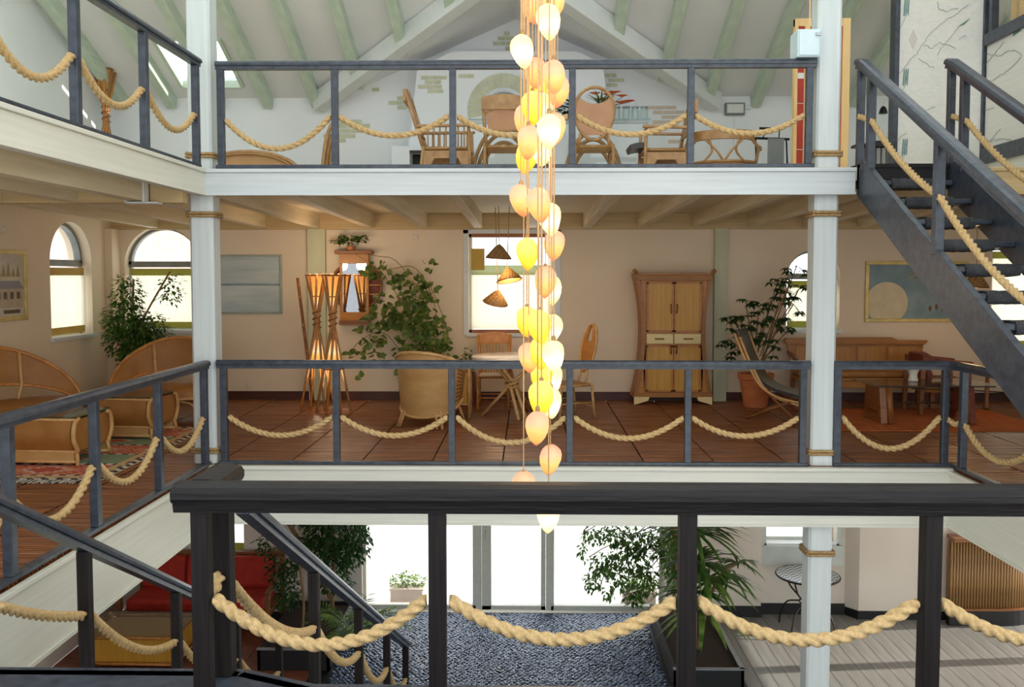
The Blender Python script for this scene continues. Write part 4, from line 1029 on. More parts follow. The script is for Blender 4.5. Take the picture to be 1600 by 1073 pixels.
# two more of these hang further along the same gallery, over the seating
# ------------------------------------------------------------------ bamboo torch floor lamps
def torch(label, loc, rz=0, lit=True, H=1.82, lean=(0, 0)):
    t = thing('bamboo_floor_lamp', label, 'lamp', loc, rz, 'bamboo torch floor lamps')
    n = 8
    for k in range(n):
        a0 = 2 * PI * k / n + .2; ca, sa = math.cos(a0), math.sin(a0); o_ = Vector((-sa, ca, 0)) * .026
        b0 = Vector((.24 * ca, .24 * sa, 0)) + o_; tp = Vector((-.130 * ca, -.130 * sa, H)) + o_
        m = MB(); m.tube([b0, b0.lerp(tp, .35), b0.lerp(tp, .66), tp], .014 if k % 2 else .017, 7); m.build('pole', M['rattan'] if k % 3 else M['rattan_up'], t, smooth='all')
    m = MB(); m.lathe([(.022, 1.34), (.045, 1.46), (.080, 1.62), (.112, 1.79)], 16)
    m.f = [f for f in m.f if len(f) == 4]; m.m = [0] * len(m.f)
    m.build('paper_shade', torch_m if lit else M['wicker'], t, smooth='all')
    m = MB(); m.tube([(.125 * math.cos(2 * PI * j / 12), .125 * math.sin(2 * PI * j / 12), 1.80) for j in range(12)], .011, 5, closed=True)
    m.tube([(.066 * math.cos(2 * PI * j / 12), .066 * math.sin(2 * PI * j / 12), 1.52) for j in range(12)], .007, 5, closed=True); m.build('shade_ring', M['rattan_dark'], t)
    m = MB(); m.tube([(.055 * math.cos(a) , .055 * math.sin(a), z) for a, z in [(q * .9, 1.10 + q * .011) for q in range(22)]], .010, 5); m.build('binding', M['rattan_dark'], t)
    if lit:
        m = MB(); m.lathe([(.118, .58), (.086, .76), (.055, .94)], 14); m.f = [f for f in m.f if len(f) == 4]; m.m = [0] * len(m.f); m.build('lower_shade', torch_lo, t, smooth='all')
        m = MB(); m.tube([(.145 * math.cos(2 * PI * j / 12), .145 * math.sin(2 * PI * j / 12), .57) for j in range(12)], .010, 5, closed=True); m.build('lower_ring', M['rattan_dark'], t)
        for z, e in ((1.95, 7), (.45, 3)):
            ld = bpy.data.lights.new('torch_bulb', 'POINT'); lo = bpy.data.objects.new('torch_bulb', ld); C.objects.link(lo); lo.location = Vector(loc) + Vector((0, -.0, z))
            ld.energy = e; ld.color = (1, .80, .55); ld.shadow_soft_size = .08
    return t
torch_m = emit_mat('lit_paper_shade', [(0.0, (230, 130, 40)), (.18, (255, 240, 190)), (.32, (255, 214, 130)), (.6, (240, 176, 90)), (1.0, (220, 150, 76))], 0.9, z0=1.34, z1=1.80, noise=.02)
torch_lo = emit_mat('lit_lower_shade', [(0.0, (190, 118, 44)), (.45, (245, 190, 90)), (.6, (255, 236, 180)), (1.0, (220, 140, 60))], .9, z0=.56, z1=.94, noise=.02)
pa = atZ(489, 640, 0.0); torch('pair of lit bamboo torch lamps, the one beside the leaning pole', (atY(496, 600, 11.95).x, 11.95, 0), .3)
torch('pair of lit bamboo torch lamps, the one beside the framed mirror', (atY(521, 600, 11.75).x, 11.75, 0), 1.1)
t = thing('bamboo_pole', 'loose dark bamboo pole leaning out beside the torch lamps', 'pole', (atY(489, 600, 12.45).x, 12.45, 0))
m = MB(); a = Vector((0, 0, .02)); q = atY(465, 434, 12.3); m.tube([a, a.lerp(q - t.location, .5), q - t.location], .022, 8); m.build('pole', M['rattan_dark'], t, smooth='all')
m = MB()
for k in (.2, .42, .63, .85): m.tube([a.lerp(q - t.location, k - .005), a.lerp(q - t.location, k + .005)], .026, 8)
m.build('pole_joint', M['rattan'], t)
up_l = atY(172, 230, 12.4); torch('unlit bamboo torch lamp standing in the upper floor corner', (up_l.x, 12.3, ZU), .4, False, 1.78)
# ------------------------------------------------------------------ furniture helpers (local frame: front faces -y, origin on the floor)
def tubeset(name, paths, r, mt, parent, n=7):
    m = MB()
    for p in paths: m.tube(p, r, n)
    return m.build(name, mt, parent, smooth='all')
def leg_parts(parent, legs, r, mt, name='leg'):
    for p in legs: tubeset(name, [p], r, mt, parent)
def slab(name, x0, x1, y0, y1, z0, z1, mt, parent, bevel=.01):
    m = MB(); m.bx(x0, x1, y0, y1, z0, z1); return m.build(name, mt, parent, bevel=bevel)
def foliage(name, clusters, n, ln, wd, mt, parent, droop=.3, round_=False):
    """n folded leaves scattered in clusters of (centre, radii)"""
    m = MB(); wts = [c[1][0] * c[1][1] * c[1][2] for c in clusters]; tot = sum(wts)
    for (c, rad), wt in zip(clusters, wts):
        for _ in range(max(3, int(n * wt / tot))):
            while True:
                q = Vector((rng.uniform(-1, 1), rng.uniform(-1, 1), rng.uniform(-1, 1)))
                if .15 < q.length < 1: break
            p = Vector(c) + Vector((q.x * rad[0], q.y * rad[1], q.z * rad[2]))
            d = Vector((q.x + rng.uniform(-.6, .6), q.y + rng.uniform(-.6, .6), q.z * .3 - droop + rng.uniform(-.4, .4))).normalized()
            (leaf_round if round_ else leaf)(m, p, d, ln * rng.uniform(.7, 1.25), wd * rng.uniform(.8, 1.2))
    return m.build(name, mt, parent, smooth=False, kind='stuff')
def leaf(m, p, d, L, W):
    sd_ = d.cross(Vector((rng.uniform(-.3, .3), rng.uniform(-.3, .3), 1))); sd_ = sd_.normalized() if sd_.length > .01 else Vector((1, 0, 0))
    u = sd_.cross(d).normalized(); mid = p + d * L * .45
    m.add([p, mid + sd_ * W / 2 + u * W * .12, p + d * L - u * L * .12, mid - sd_ * W / 2 + u * W * .12, mid], [(0, 1, 4), (1, 2, 4), (2, 3, 4), (3, 0, 4)])
def leaf_round(m, p, d, L, W):
    sd_ = d.cross(Vector((rng.uniform(-.5, .5), rng.uniform(-1.2, -.2), .6))); sd_ = sd_.normalized() if sd_.length > .01 else Vector((1, 0, 0))
    u = sd_.cross(d).normalized(); c = p + d * L * .5
    ring = [p, p + d * L * .25 + sd_ * W * .46, p + d * L * .6 + sd_ * W * .44, p + d * L, p + d * L * .6 - sd_ * W * .44, p + d * L * .25 - sd_ * W * .46]
    m.add([q + u * W * .10 * (0 if i in (0, 3) else 1) for i, q in enumerate(ring)] + [c], [(i, (i + 1) % 6, 6) for i in range(6)])
def strap_leaves(m, c, n, L, W, up=.8, spread=1.0):
    for k in range(n):
        a = rng.random() * 2 * PI; el = rng.uniform(.1, up); d = Vector((math.cos(a) * spread, math.sin(a) * spread, el)).normalized(); l = L * rng.uniform(.7, 1.15)
        sd_ = d.cross(Vector((0, 0, 1))).normalized(); prev = None; vs = []
        N_ = 6
        for i in range(N_ + 1):
            t = i / N_; p = Vector(c) + d * l * t - Vector((0, 0, .55 * l * t * t)); w_ = W * (math.sin(PI * min(1, t * .9 + .12)) ** .7) * .5
            vs += [p - sd_ * w_, p + sd_ * w_]
        m.add(vs, [(2 * i, 2 * i + 1, 2 * i + 3, 2 * i + 2) for i in range(N_)])
def pot(parent, r0, r1, h, mt, name='pot'):
    m = MB(); m.lathe([(r0, 0), (r0 * 1.02, .01), (r1 * .97, h * .82), (r1 * 1.06, h * .84), (r1 * 1.08, h), (r1 * .96, h), (r1 * .94, h * .9), (0, h * .9)], 24); m.build(name, mt, parent, smooth=True)
    m = MB(); m.lathe([(0, h * .88), (r1 * .93, h * .88), (r1 * .93, h * .905), (0, h * .915)], 20); m.build('soil', M['soil'], parent)

# ---- round-backed cane loveseats
def loveseat(label, loc, rz):
    t = thing('cane_loveseat', label, 'sofa', loc, rz, 'round-backed cane loveseats')
    def bk(a, s):
        ao, bo, ai, bi = .70, .60, .60, .20
        x = (ao * (1 - s) + ai * s) * math.cos(a); z = .40 + (bo * (1 - s) + bi * s) * max(0, math.sin(a))
        y = .30 - .42 * abs(math.cos(a)) ** 2.2 + .14 * (z - .4) / .6
        return Vector((x, y, z))
    m = MB(); m.grid(lambda u, v: bk(PI * (.03 + .94 * u), v), 28, 6, th=.02); m.build('cane_back', M['cane'], t, smooth=True)
    m = MB(); m.tube([bk(PI * k / 28, 0) for k in range(29)], .022, 8); m.tube([bk(PI * k / 28, 1) for k in range(29)], .018, 7); m.build('back_rim', M['rattan'], t, smooth='all')
    for a in (.36, .64):
        m = MB(); m.tube([bk(PI * a, 0) + Vector((0, -.015, 0)), bk(PI * a, .5) + Vector((0, -.015, 0)), bk(PI * a, 1) + Vector((0, -.015, 0)), Vector((.35 * math.cos(PI * a), .22, .36))], .020, 7); m.build('back_post', M['rattan_pale'], t, smooth='all')
    m = MB(); m.lathe([(0, .30), (.62, .30), (.66, .33), (.66, .40), (.60, .435), (0, .45)], 32, (0, -.04, 0), 1, .62); m.build('seat', M['cane'], t, smooth=True)
    m = MB(); m.tube([(.67 * math.cos(2 * PI * k / 36), -.04 + .62 * .67 * math.sin(2 * PI * k / 36), .315) for k in range(36)], .018, 7, closed=True); m.build('seat_rim', M['rattan_pale'], t, smooth='all')
    for sx_ in (-1, 1):
        tubeset('arm', [bez([(sx_ * .70, -.10, .42), (sx_ * .72, -.26, .40), (sx_ * .58, -.42, .34), (sx_ * .42, -.46, .31)], 6), bez([(sx_ * .70, -.05, .38), (sx_ * .70, -.20, .35), (sx_ * .60, -.36, .31)], 6)], .017, M['rattan_pale'], t)
        leg_parts(t, [[(sx_ * .42, -.34, .30), (sx_ * .46, -.40, 0)], [(sx_ * .40, .24, .30), (sx_ * .46, .34, 0)]], .024, M['rattan'])
        leg_parts(t, [bez([(sx_ * .42, -.36, .06), (sx_ * .36, -.38, .24), (sx_ * .16, -.42, .30)], 5)], .014, M['rattan_pale'], 'brace')
    return t
loveseat('round-backed cane loveseat under the framed village picture', (-5.42, 9.36, .02), R(67))
loveseat('round-backed cane loveseat in front of the ficus and the arched window', (atY(262, 640, 10.9).x, 11.0, .0), R(6))

# ---- rolled cane coffee tables with glass tops
def cane_table(label, loc, rz, w_=.95):
    t = thing('cane_coffee_table', label, 'table', loc, rz, 'rolled cane coffee tables'); h = w_ / 2
    def face(y0, sg):
        def fn(u, v):
            z = .13 + .30 * v; return (-h + .03 + (w_ - .06) * u, y0 + sg * (.055 * math.sin(PI * v) + .03 * v), z)
        return fn
    for y0, sg in ((-.28, -1), (.28, 1)):
        m = MB(); m.grid(face(y0, sg), 8, 8, th=.015); m.build('cane_panel', M['cane'], t, smooth=True)
        m = MB(); m.bx(-h + .03, h - .03, y0 - .012, y0 + .012, .045, .12); m.build('lower_panel', M['wicker'], t)
        m = MB(); m.tube([(-h, y0, .13), (h, y0, .13)], .016, 7); m.tube([(-h, y0, .035), (h, y0, .035)], .018, 7); m.tube([(-h, y0 + sg * .03, .435), (h, y0 + sg * .03, .435)], .014, 7); m.build('rail', M['rattan_pale'], t, smooth='all')
    for sx_ in (-1, 1):
        m = MB(); m.grid(lambda u, v: (sx_ * (h - .015), -.28 - .05 * math.sin(PI * v) + (.56 + .10 * math.sin(PI * v)) * u, .13 + .30 * v), 6, 6, th=.012); m.build('end_panel', M['cane'], t, smooth=True)
        for sy in (-1, 1):
            tubeset('scroll', [bez([(sx_ * h, sy * .27, .13), (sx_ * h, sy * .345, .26), (sx_ * h, sy * .32, .40), (sx_ * h, sy * .25, .44)], 6)], .022, M['rattan_pale'], t)
            leg_parts(t, [[(sx_ * (h - .01), sy * .27, .14), (sx_ * (h + .01), sy * .30, 0)]], .018, M['rattan_pale'])
    slab('glass_top', -h - .02, h + .02, -.34, .34, .455, .468, M['glass_green'], t, 0)
    slab('top_frame', -h + .0, h - .0, -.31, .31, .444, .4545, M['dark'], t, 0)
    return t
cane_table('cane coffee table with a glass top, on the fringed edge of the rug', (-4.64, 8.56, .0165), R(-3), .86)
cane_table('cane coffee table with a glass top, nearer the ficus', (-4.41, 9.92, .0165), R(-4), .66)

# ---- rugs
rm = [mat('rug_red', (178, 74, 54), (196, 96, 72), rough=.95, scale=(40, 40, 40)), mat('rug_green', (124, 142, 112), (142, 158, 124), rough=.95, scale=(40, 40, 40)), mat('rug_sand', (196, 164, 112), (210, 180, 130), rough=.95, scale=(40, 40, 40)), mat('rug_black', (46, 38, 42), rough=.95), mat('rug_white', (212, 204, 192), rough=.95), mat('rug_plum', (104, 52, 74), (120, 66, 84), rough=.95, scale=(40, 40, 40)), mat('rug_salmon', (204, 128, 96), (214, 142, 110), rough=.95, scale=(40, 40, 40))]
rx0, rx1, ry0, ry1 = -5.86, -3.74, 7.70, 10.45
t = thing('patterned_rug', 'flat-woven rug with red diamonds and sage panels under the cane tables', 'rug', ((rx0 + rx1) / 2, (ry0 + ry1) / 2, 0))
m = MB(); NX, NY = 64, 84; W_, H_ = rx1 - rx0, ry1 - ry0
for i in range(NX):
    for j in range(NY):
        u, v = (i + .5) / NX, (j + .5) / NY; e = min(u, 1 - u) * W_; f = min(v, 1 - v) * H_; d = min(e, f)
        if d < .05: mi = 3 if (i + j) % 4 < 2 else 4
        elif d < .11: mi = 5 if (i // 3 + j // 3) % 2 else 2
        elif d < .15: mi = 2
        else:
            vv = (v - .06) / .88 * 5; b = int(vv); fv = abs(vv - b - .5) * 2; fu = abs(((u - .5) * 3) % 1 - .5) * 2
            k = fu + fv
            if b % 2 == 0: mi = 0 if k < .55 else (4 if k < .66 else (6 if k < .9 else (0 if int(k * 9) % 2 else 6)))
            else: mi = 1 if k > .5 else (2 if k > .36 else 0)
            if fv > .90: mi = 3 if (i // 2) % 2 else 4
        x0, y0 = -W_ / 2 + W_ * i / NX, -H_ / 2 + H_ * j / NY; m.mi = mi
        m.add([(x0, y0, .010), (x0 + W_ / NX, y0, .010), (x0 + W_ / NX, y0 + H_ / NY, .010), (x0, y0 + H_ / NY, .010)], [(0, 1, 2, 3)])
m.mi = 2; m.box((0, 0, .005), (W_, H_, .009))
m.build('woven_field', rm, t)
m = MB(); m.mi = 0
for k in range(150):
    x = -W_ / 2 + W_ * k / 149; l = .07 + rng.random() * .05; m.mi = k % 3 // 2
    m.tube([(x, -H_ / 2 + .005, .007), (x + rng.uniform(-.02, .02), -H_ / 2 - l, .006)], .0055, 4)
m.build('fringe', [rm[4], rm[3]], t, kind='stuff')
ox0, ox1, oy0, oy1 = 3.58, 6.1, 10.35, 12.06
t = thing('orange_rug', 'plain orange rug under the glass coffee table', 'rug', ((ox0 + ox1) / 2, (oy0 + oy1) / 2, 0))
slab('pile', -(ox1 - ox0) / 2, (ox1 - ox0) / 2, -(oy1 - oy0) / 2, (oy1 - oy0) / 2, 0, .012, mat('orange_wool', (170, 84, 26), (192, 104, 40), rough=.95, scale=(14, 3, 3), bump=.2), t, .004)
m = MB()
for y in (-(oy1 - oy0) / 2 + .04, (oy1 - oy0) / 2 - .04): m.bx(-(ox1 - ox0) / 2 + .01, (ox1 - ox0) / 2 - .01, y - .015, y + .015, .011, .0135)
m.build('hem', mat('rug_hem', (146, 72, 30), rough=.95), t)

# ---- ficus by the arched windows
p = (-5.52, 12.25, 0)
t = thing('potted_ficus', 'bushy ficus in a dark red pot between the two arched windows', 'plant', p)
pot(t, .15, .21, .40, M['pot_red'])
tubeset('stem', [bez([(0, 0, .34), (.02, -.02, .8), (.08, -.03, 1.3), (.10, -.02, 1.75)], 6), bez([(.03, 0, .34), (.12, -.05, .8), (.25, -.08, 1.2), (.62, -.05, 1.85)], 6), bez([(-.03, 0, .34), (-.1, .03, .9), (-.05, .0, 1.4)], 6)], .014, M['stem'], t)
foliage('foliage', [((.12, -.12, .92), (.40, .30, .30)), ((.0, -.08, 1.22), (.30, .26, .26)), ((.34, -.10, 1.02), (.30, .26, .28)), ((.02, -.02, 1.52), (.22, .20, .20)), ((.0, -.0, 1.72), (.16, .14, .10)), ((.62, -.06, 1.62), (.20, .10, .24)), ((.12, -.05, .62), (.22, .2, .2)), ((-.05, -.05, 1.1), (.25, .2, .2))], 3000, .078, .04, M['leaf_mid'], t)

# ---- pictures
def picture(label, cat_loc, w_, h_, frame_mt, build, axis='y', depth=.035, fw=.05):
    t = thing('framed_picture', label, 'picture', cat_loc)
    m = MB()
    for (x0, x1, z0, z1) in ((-w_ / 2, w_ / 2, h_ / 2 - fw, h_ / 2), (-w_ / 2, w_ / 2, -h_ / 2, -h_ / 2 + fw), (-w_ / 2, -w_ / 2 + fw, -h_ / 2 + fw, h_ / 2 - fw), (w_ / 2 - fw, w_ / 2, -h_ / 2 + fw, h_ / 2 - fw)): m.bx(x0, x1, -depth, 0, z0, z1)
    m.build('frame', frame_mt, t, bevel=.006)
    build(t, w_ / 2 - fw, h_ / 2 - fw)
    if axis == 'x': t.rotation_euler = (0, 0, PI / 2)
    return t
def sea(t, a, b):
    m = MB(); m.bx(-a, a, -.012, 0, -b, b); m.build('canvas', mat('sea_painting', (172, 186, 188), (206, 212, 206), rough=.7, scale=(.8, 1, 7), detail=7, dist=.6), t)
    m = MB(); m.bx(-a, a, -.0135, -.0121, -.02, .012); m.build('horizon_band', mat('sea_horizon', (112, 134, 146), (150, 166, 172), scale=(5, 1, 30), detail=6), t)
q0, q1 = atY(340, 398, YB), atY(442, 490, YB)
picture('grey-blue seascape in a pale frame between the arched window and pilaster', ((q0.x + q1.x) / 2, YB - .001, (q0.z + q1.z) / 2), q1.x - q0.x, q0.z - q1.z, M['grey_frame'], sea, fw=.03)
def village(t, a, b):
    m = MB(); m.bx(-a, a, -.012, 0, -b, b); m.build('canvas', mat('village_sky', (190, 186, 172), (214, 204, 180), rough=.7, scale=(5, 5, 5), detail=5), t)
    hm = [mat('village_wall', (176, 158, 130), (196, 178, 150), scale=(9, 9, 9)), mat('village_roof', (142, 138, 142)), mat('village_dark', (96, 78, 58)), mat('village_gold', (160, 138, 96))]
    m = MB(); m.mi = 0; m.bx(-a * .1, a * .95, -.0150, -.0122, -b * .72, -b * .12); m.mi = 1; m.prism([(-a * .15, -b * .12), (a, -b * .12), (a * .84, b * .14), (0, b * .14)], -.0155, -.0122)
    m.mi = 2
    for k in range(4): m.bx(a * (.08 + .22 * k), a * (.20 + .22 * k), -.0160, -.0151, -b * .45, -b * .22)
    m.mi = 3
    for k in range(5): m.prism([(a * (.1 + .16 * k), b * .28), (a * (.24 + .16 * k), b * .28), (a * (.17 + .16 * k), b * (.55 + .1 * (k % 3)))], -.0155, -.0122)
    m.mi = 2; m.bx(a * .3, a * .85, -.0150, -.0122, -b * .92, -b * .80); m.build('painted_houses', hm, t)
yl0, yl1 = atX(-70, 440, XL).y, atX(39, 440, XL).y
zt, zb = atX(38, 391, XL).z, atX(38, 499, XL).z
picture('village scene in a gilt frame on the side wall beside the arched window', (XL + .001, (yl0 + yl1) / 2, (zt + zb) / 2), yl1 - yl0, zt - zb, M['gold'], village, 'x', fw=.055)
pod_m = mat('pod_brown', (90, 68, 34), (120, 92, 44))
def moon(t, a, b):
    m = MB(); m.bx(-a, a, -.012, 0, -b, b); m.build('canvas', mat('night_blue_painting', (112, 138, 148), (142, 164, 168), rough=.7, scale=(4, 4, 4), detail=7), t)
    m = MB(); r_ = b * .78; cx_, cz_ = -a * .62, -b * .42
    P_ = [(max(-a, min(a, cx_ + r_ * math.cos(2 * PI * k / 40))), max(-b, min(b, cz_ + r_ * math.sin(2 * PI * k / 40)))) for k in range(40)]
    m.prism(P_, -.0135, -.0122); m.build('painted_moon', mat('moon_cream', (206, 194, 160), (220, 208, 176), rough=.7, scale=(7, 7, 7)), t)
    m = MB()
    for k in range(9):
        x = a * (-.25 + .13 * k); z = b * (.55 - .12 * k + .1 * math.sin(k * 3)); m.prism([(x, z), (x + .10, z + .03), (x + .16, z + .075), (x + .07, z + .05)], -.0135, -.0122)
    m.build('painted_leaves', mat('leaf_ochre', (134, 122, 70), (150, 136, 84)), t)
    for k in range(4): m = MB(); m.prism([(a * .28 + k * .09 + .022 * math.cos(2 * PI * j / 8), -b * .62 + .02 * (k % 2) + .045 * math.sin(2 * PI * j / 8)) for j in range(8)], -.0135, -.0122); m.build('painted_pod', pod_m, t)
q0, q1 = atY(1352, 408, YB), atY(1512, 503, YB)
picture('blue picture of a pale moon in a gold frame above the bench', ((q0.x + q1.x) / 2, YB - .001, (q0.z + q1.z) / 2), q1.x - q0.x, q0.z - q1.z, M['gold'], moon)

# ---- mirror cabinet with a half-round shelf
q0, q1 = atY(526, 391, YB - .1), atY(582, 506, YB - .1)
cx_, cz_ = (q0.x + q1.x) / 2, (q0.z + q1.z) / 2; w_, h_ = (q1.x - q0.x) * .82, q0.z - q1.z
t = thing('framed_mirror', 'bamboo-framed mirror with a round backboard and little side shelves', 'mirror', (cx_, YB - .002, cz_))
m = MB(); a_, b__ = .36, .34
m.prism([(.02 + a_ * math.cos(2 * PI * k / 36), .02 + b__ * math.sin(2 * PI * k / 36)) for k in range(36)], -.03, 0); m.build('backboard', M['red_brown'], t)
m = MB(); m.tube([(.02 + a_ * math.cos(2 * PI * k / 36), -.06, .02 + b__ * math.sin(2 * PI * k / 36)) for k in range(36)], .02, 6, closed=True); m.build('round_rim', M['rattan_dark'], t, smooth='all')
for z in (-.10, .03, .16):
    m = MB(); ww = math.sqrt(max(.01, 1 - ((z - .02) / b__) ** 2)) * a_; m.bx(.19, .02 + ww - .01, -.09, -.03, z - .008, z + .008); m.build('shelf', M['rattan'], t)
for (x0, x1, z0, z1) in ((-w_ / 2, w_ / 2, h_ / 2 - .19, h_ / 2 - .05), (-w_ / 2, w_ / 2, -h_ / 2, -h_ / 2 + .17), (-w_ / 2, -w_ / 2 + .035, -h_ / 2 + .17, h_ / 2 - .19), (w_ / 2 - .035, w_ / 2, -h_ / 2 + .17, h_ / 2 - .19)):
    m = MB(); m.bx(x0, x1, -.13, -.03, z0, z1); m.build('frame_board', M['honey_wood'], t, bevel=.005)
m = MB(); m.bx(-w_ / 2 - .06, w_ / 2 + .06, -.19, -.0, h_ / 2 - .055, h_ / 2); m.build('cornice', M['brown_wood'], t, bevel=.008)
m = MB(); m.bx(-w_ / 2 - .01, w_ / 2 + .01, -.16, -.03, -h_ / 2 - .01, -h_ / 2 + .05); m.build('bottom_ledge', M['brown_wood'], t, bevel=.006)
m = MB(); m.bx(-w_ / 2 + .035, w_ / 2 - .035, -.10, -.09, -h_ / 2 + .17, h_ / 2 - .19); m.build('mirror_glass', M['mirror'], t)

# ---- climbing vine with its tub behind the wicker armchair
tx, ty = atY(668, 600, 12.35).x, 12.35
t = thing('climbing_vine', 'tall straggling vine spreading up the wall from behind the wicker armchair', 'plant', (tx, ty, 0))
pot(t, .2, .26, .42, M['brown_wood'], 'tub')
def L_(px, py, Y=12.5): return atY(px, py, Y) - t.location
paths = [bez([(0, 0, .36), L_(655, 560), L_(640, 500), L_(600, 430), L_(560, 400), L_(540, 392)], 6), bez([(.05, 0, .36), L_(675, 550), L_(680, 480), L_(650, 420), L_(610, 420)], 6), bez([(-.05, 0, .36), L_(640, 570), L_(600, 520), L_(560, 535), L_(545, 560)], 6), bez([(0, .05, .36), L_(690, 560), L_(700, 520), L_(670, 440)], 6), bez([L_(540, 392), L_(590, 400), L_(615, 405), L_(640, 430)], 6)]
tubeset('stem', paths, .0055, M['stem'], t, 5)
cl = []
for px, py, rx, rz in ((600, 428, 30, 16), (640, 440, 24, 22), (655, 460, 20, 20), (685, 520, 16, 24), (672, 470, 12, 26), (695, 560, 16, 14), (600, 495, 30, 22), (640, 500, 30, 34), (660, 500, 22, 28), (620, 480, 40, 28), (580, 520, 26, 22), (670, 530, 24, 24), (640, 545, 30, 22), (690, 540, 18, 24), (560, 550, 16, 12), (650, 570, 36, 16), (585, 555, 14, 12), (700, 555, 10, 12), (552, 585, 8, 6), (668, 415, 10, 8), (575, 420, 12, 12)):
    cl.append((L_(px, py), (rx * 12.5 / 1400, .12, rz * 12.5 / 1400)))
foliage('foliage', cl, 640, .10, .095, M['leaf_vine'], t, .25, True)
pl_ = atY(548, 385, YB - .12)
t2 = thing('trailing_plant', 'small trailing plant lying along the top of the mirror', 'plant', (pl_.x, YB - .11, cz_ + h_ / 2 + .003))
foliage('foliage', [((-.05, -.02, .13), (.22, .06, .05)), ((.15, -.02, .16), (.10, .05, .05))], 150, .06, .05, M['leaf_mid'], t2, -.1)
m = MB(); m.lathe([(.05, 0), (.065, .05), (.06, .055), (0, .05)], 12); m.build('pot', M['terracotta'], t2, smooth=True)

# ---- wicker tub armchair seen from behind
y_ = 10.75; px_ = atY(672, 640, y_)
t = thing('wicker_armchair', 'pale wicker tub armchair with an openwork side panel, seen from behind', 'armchair', (px_.x + .02, y_, 0), R(158))
def tub(u, v, r_=.36):
    a = PI * (-.08 + 1.16 * u); top = .90 - .24 * (abs(u - .5) * 2) ** 2; bot = .13 + .19 * (abs(u - .5) * 2) ** 2
    rr = r_ + .05 * v; return Vector((rr * 1.05 * math.cos(a), rr * math.sin(a) * .95, bot + (top - bot) * v))
m = MB(); m.grid(lambda u, v: tub(u, v), 36, 10, th=.022); m.build('wicker_shell', M['wicker'], t, smooth=True)
m = MB(); m.tube([tub(k / 36, 1) for k in range(37)], .022, 8); m.build('top_rim', M['rattan_pale'], t, smooth='all')
m = MB(); m.tube([tub(k / 36, 0) for k in range(37)], .018, 7); m.build('bottom_rim', M['rattan_pale'], t, smooth='all')
m = MB(); m.lathe([(0, .36), (.30, .36), (.33, .40), (.31, .46), (0, .48)], 24, (0, -.03, 0)); m.build('seat_cushion', M['wicker'], t, smooth=True)
for k in range(9):
    for j in range(4):
        u = .07 + j * .028; v = .12 + k * .085; p = tub(u, v, .366); m = MB()
for sgn in (0, 1):
    m = MB()
    for k in range(9):
        for j in range(4):
            u = (.055 + j * .03); u = 1 - u if sgn else u; v = .14 + k * .085; p = tub(u, v, .364); q = tub(u + .013, v + .05, .364)
            c = (p + q) / 2; a = math.atan2(c.y, c.x); m.box(c, (.012, .024, .028), Matrix.Rotation(a, 3, 'Z'))
    m.build('openwork', M['brown_wood'], t, kind='stuff')
leg_parts(t, [[(sx_ * .22, sy * .22, .30), (sx_ * .30, sy * .30, 0)] for sx_ in (-1, 1) for sy in (-1, 1)], .018, M['rattan_pale'])
leg_parts(t, [[(sx_ * .18, .25, .28), (sx_ * .25, .34, .01)] for sx_ in (-1, 1)], .014, M['rattan_pale'], 'brace')

# ---- small bamboo cabinet beside it
c0 = atY(702, 620, 11.1); c1 = atY(731, 620, 11.1)
t = thing('bamboo_cabinet', 'small yellow bamboo cabinet between the wicker armchair and round table', 'cabinet', ((c0.x + c1.x) / 2 - .05, 11.42, 0)); hw = .17
m = MB(); m.bx(-hw + .01, hw - .01, -.16, .16, .16, .62); m.build('body', M['bamboo_slab'], t)
m = MB(); m.bx(-hw + .03, hw - .03, -.172, -.16, .20, .58); d_o = m.build('door', M['bamboo_slab'], t)
m = MB(); m.bx(.03, .065, -.182, -.172, .36, .46); m.build('lock_plate', M['dark'], d_o)
leg_parts(t, [[(sx_ * hw, sy * .17, 0), (sx_ * hw, sy * .17, .65)] for sx_ in (-1, 1) for sy in (-1, 1)], .018, M['rattan_pale'])
m = MB()
for z in (.17, .62):
    for sy in (-.17, .17): m.tube([(-hw, sy, z), (hw, sy, z)], .014, 6)
    for sx_ in (-hw, hw): m.tube([(sx_, -.17, z), (sx_, .17, z)], .014, 6)
m.build('frame_rail', M['rattan_pale'], t, smooth='all')

# ---- round table, its chairs and the brown planter
tc_ = atY(800, 560, 11.45)
t = thing('round_table', 'round stone-topped table on splayed bamboo legs before the middle window', 'table', (tc_.x, 11.45, 0))
m = MB(); m.lathe([(0, .735), (.50, .735), (.52, .745), (.52, .765), (.50, .775), (0, .775)], 40); m.build('tabletop', M['marble'], t, smooth=True)
m = MB(); m.tube([(.47 * math.cos(2 * PI * k / 32), .47 * math.sin(2 * PI * k / 32), .72) for k in range(32)], .016, 6, closed=True); m.build('top_rim', M['rattan'], t, smooth='all')
for k in range(3):
    a = 2 * PI * k / 3 - 1.2
    for s_ in (-.05, .05):
        ca, sa = math.cos(a), math.sin(a); off = Vector((-sa * s_, ca * s_, 0))
        tubeset('leg', [[Vector((.38 * ca, .38 * sa, 0)) + off, Vector((-.02 * ca, -.02 * sa, .44)) + off * .6, Vector((-.34 * ca, -.34 * sa, .72)) + off]], .024, M['rattan_pale'], t)
m = MB()
for k in range(3): m.tube([(.085 * math.cos(2 * PI * j / 16), .085 * math.sin(2 * PI * j / 16), .40 + .03 * k + .03 * math.sin(2 * PI * j / 16 + k)) for j in range(16)], .014, 6, closed=True)
m.build('binding', M['rattan_pale'], t, smooth='all')

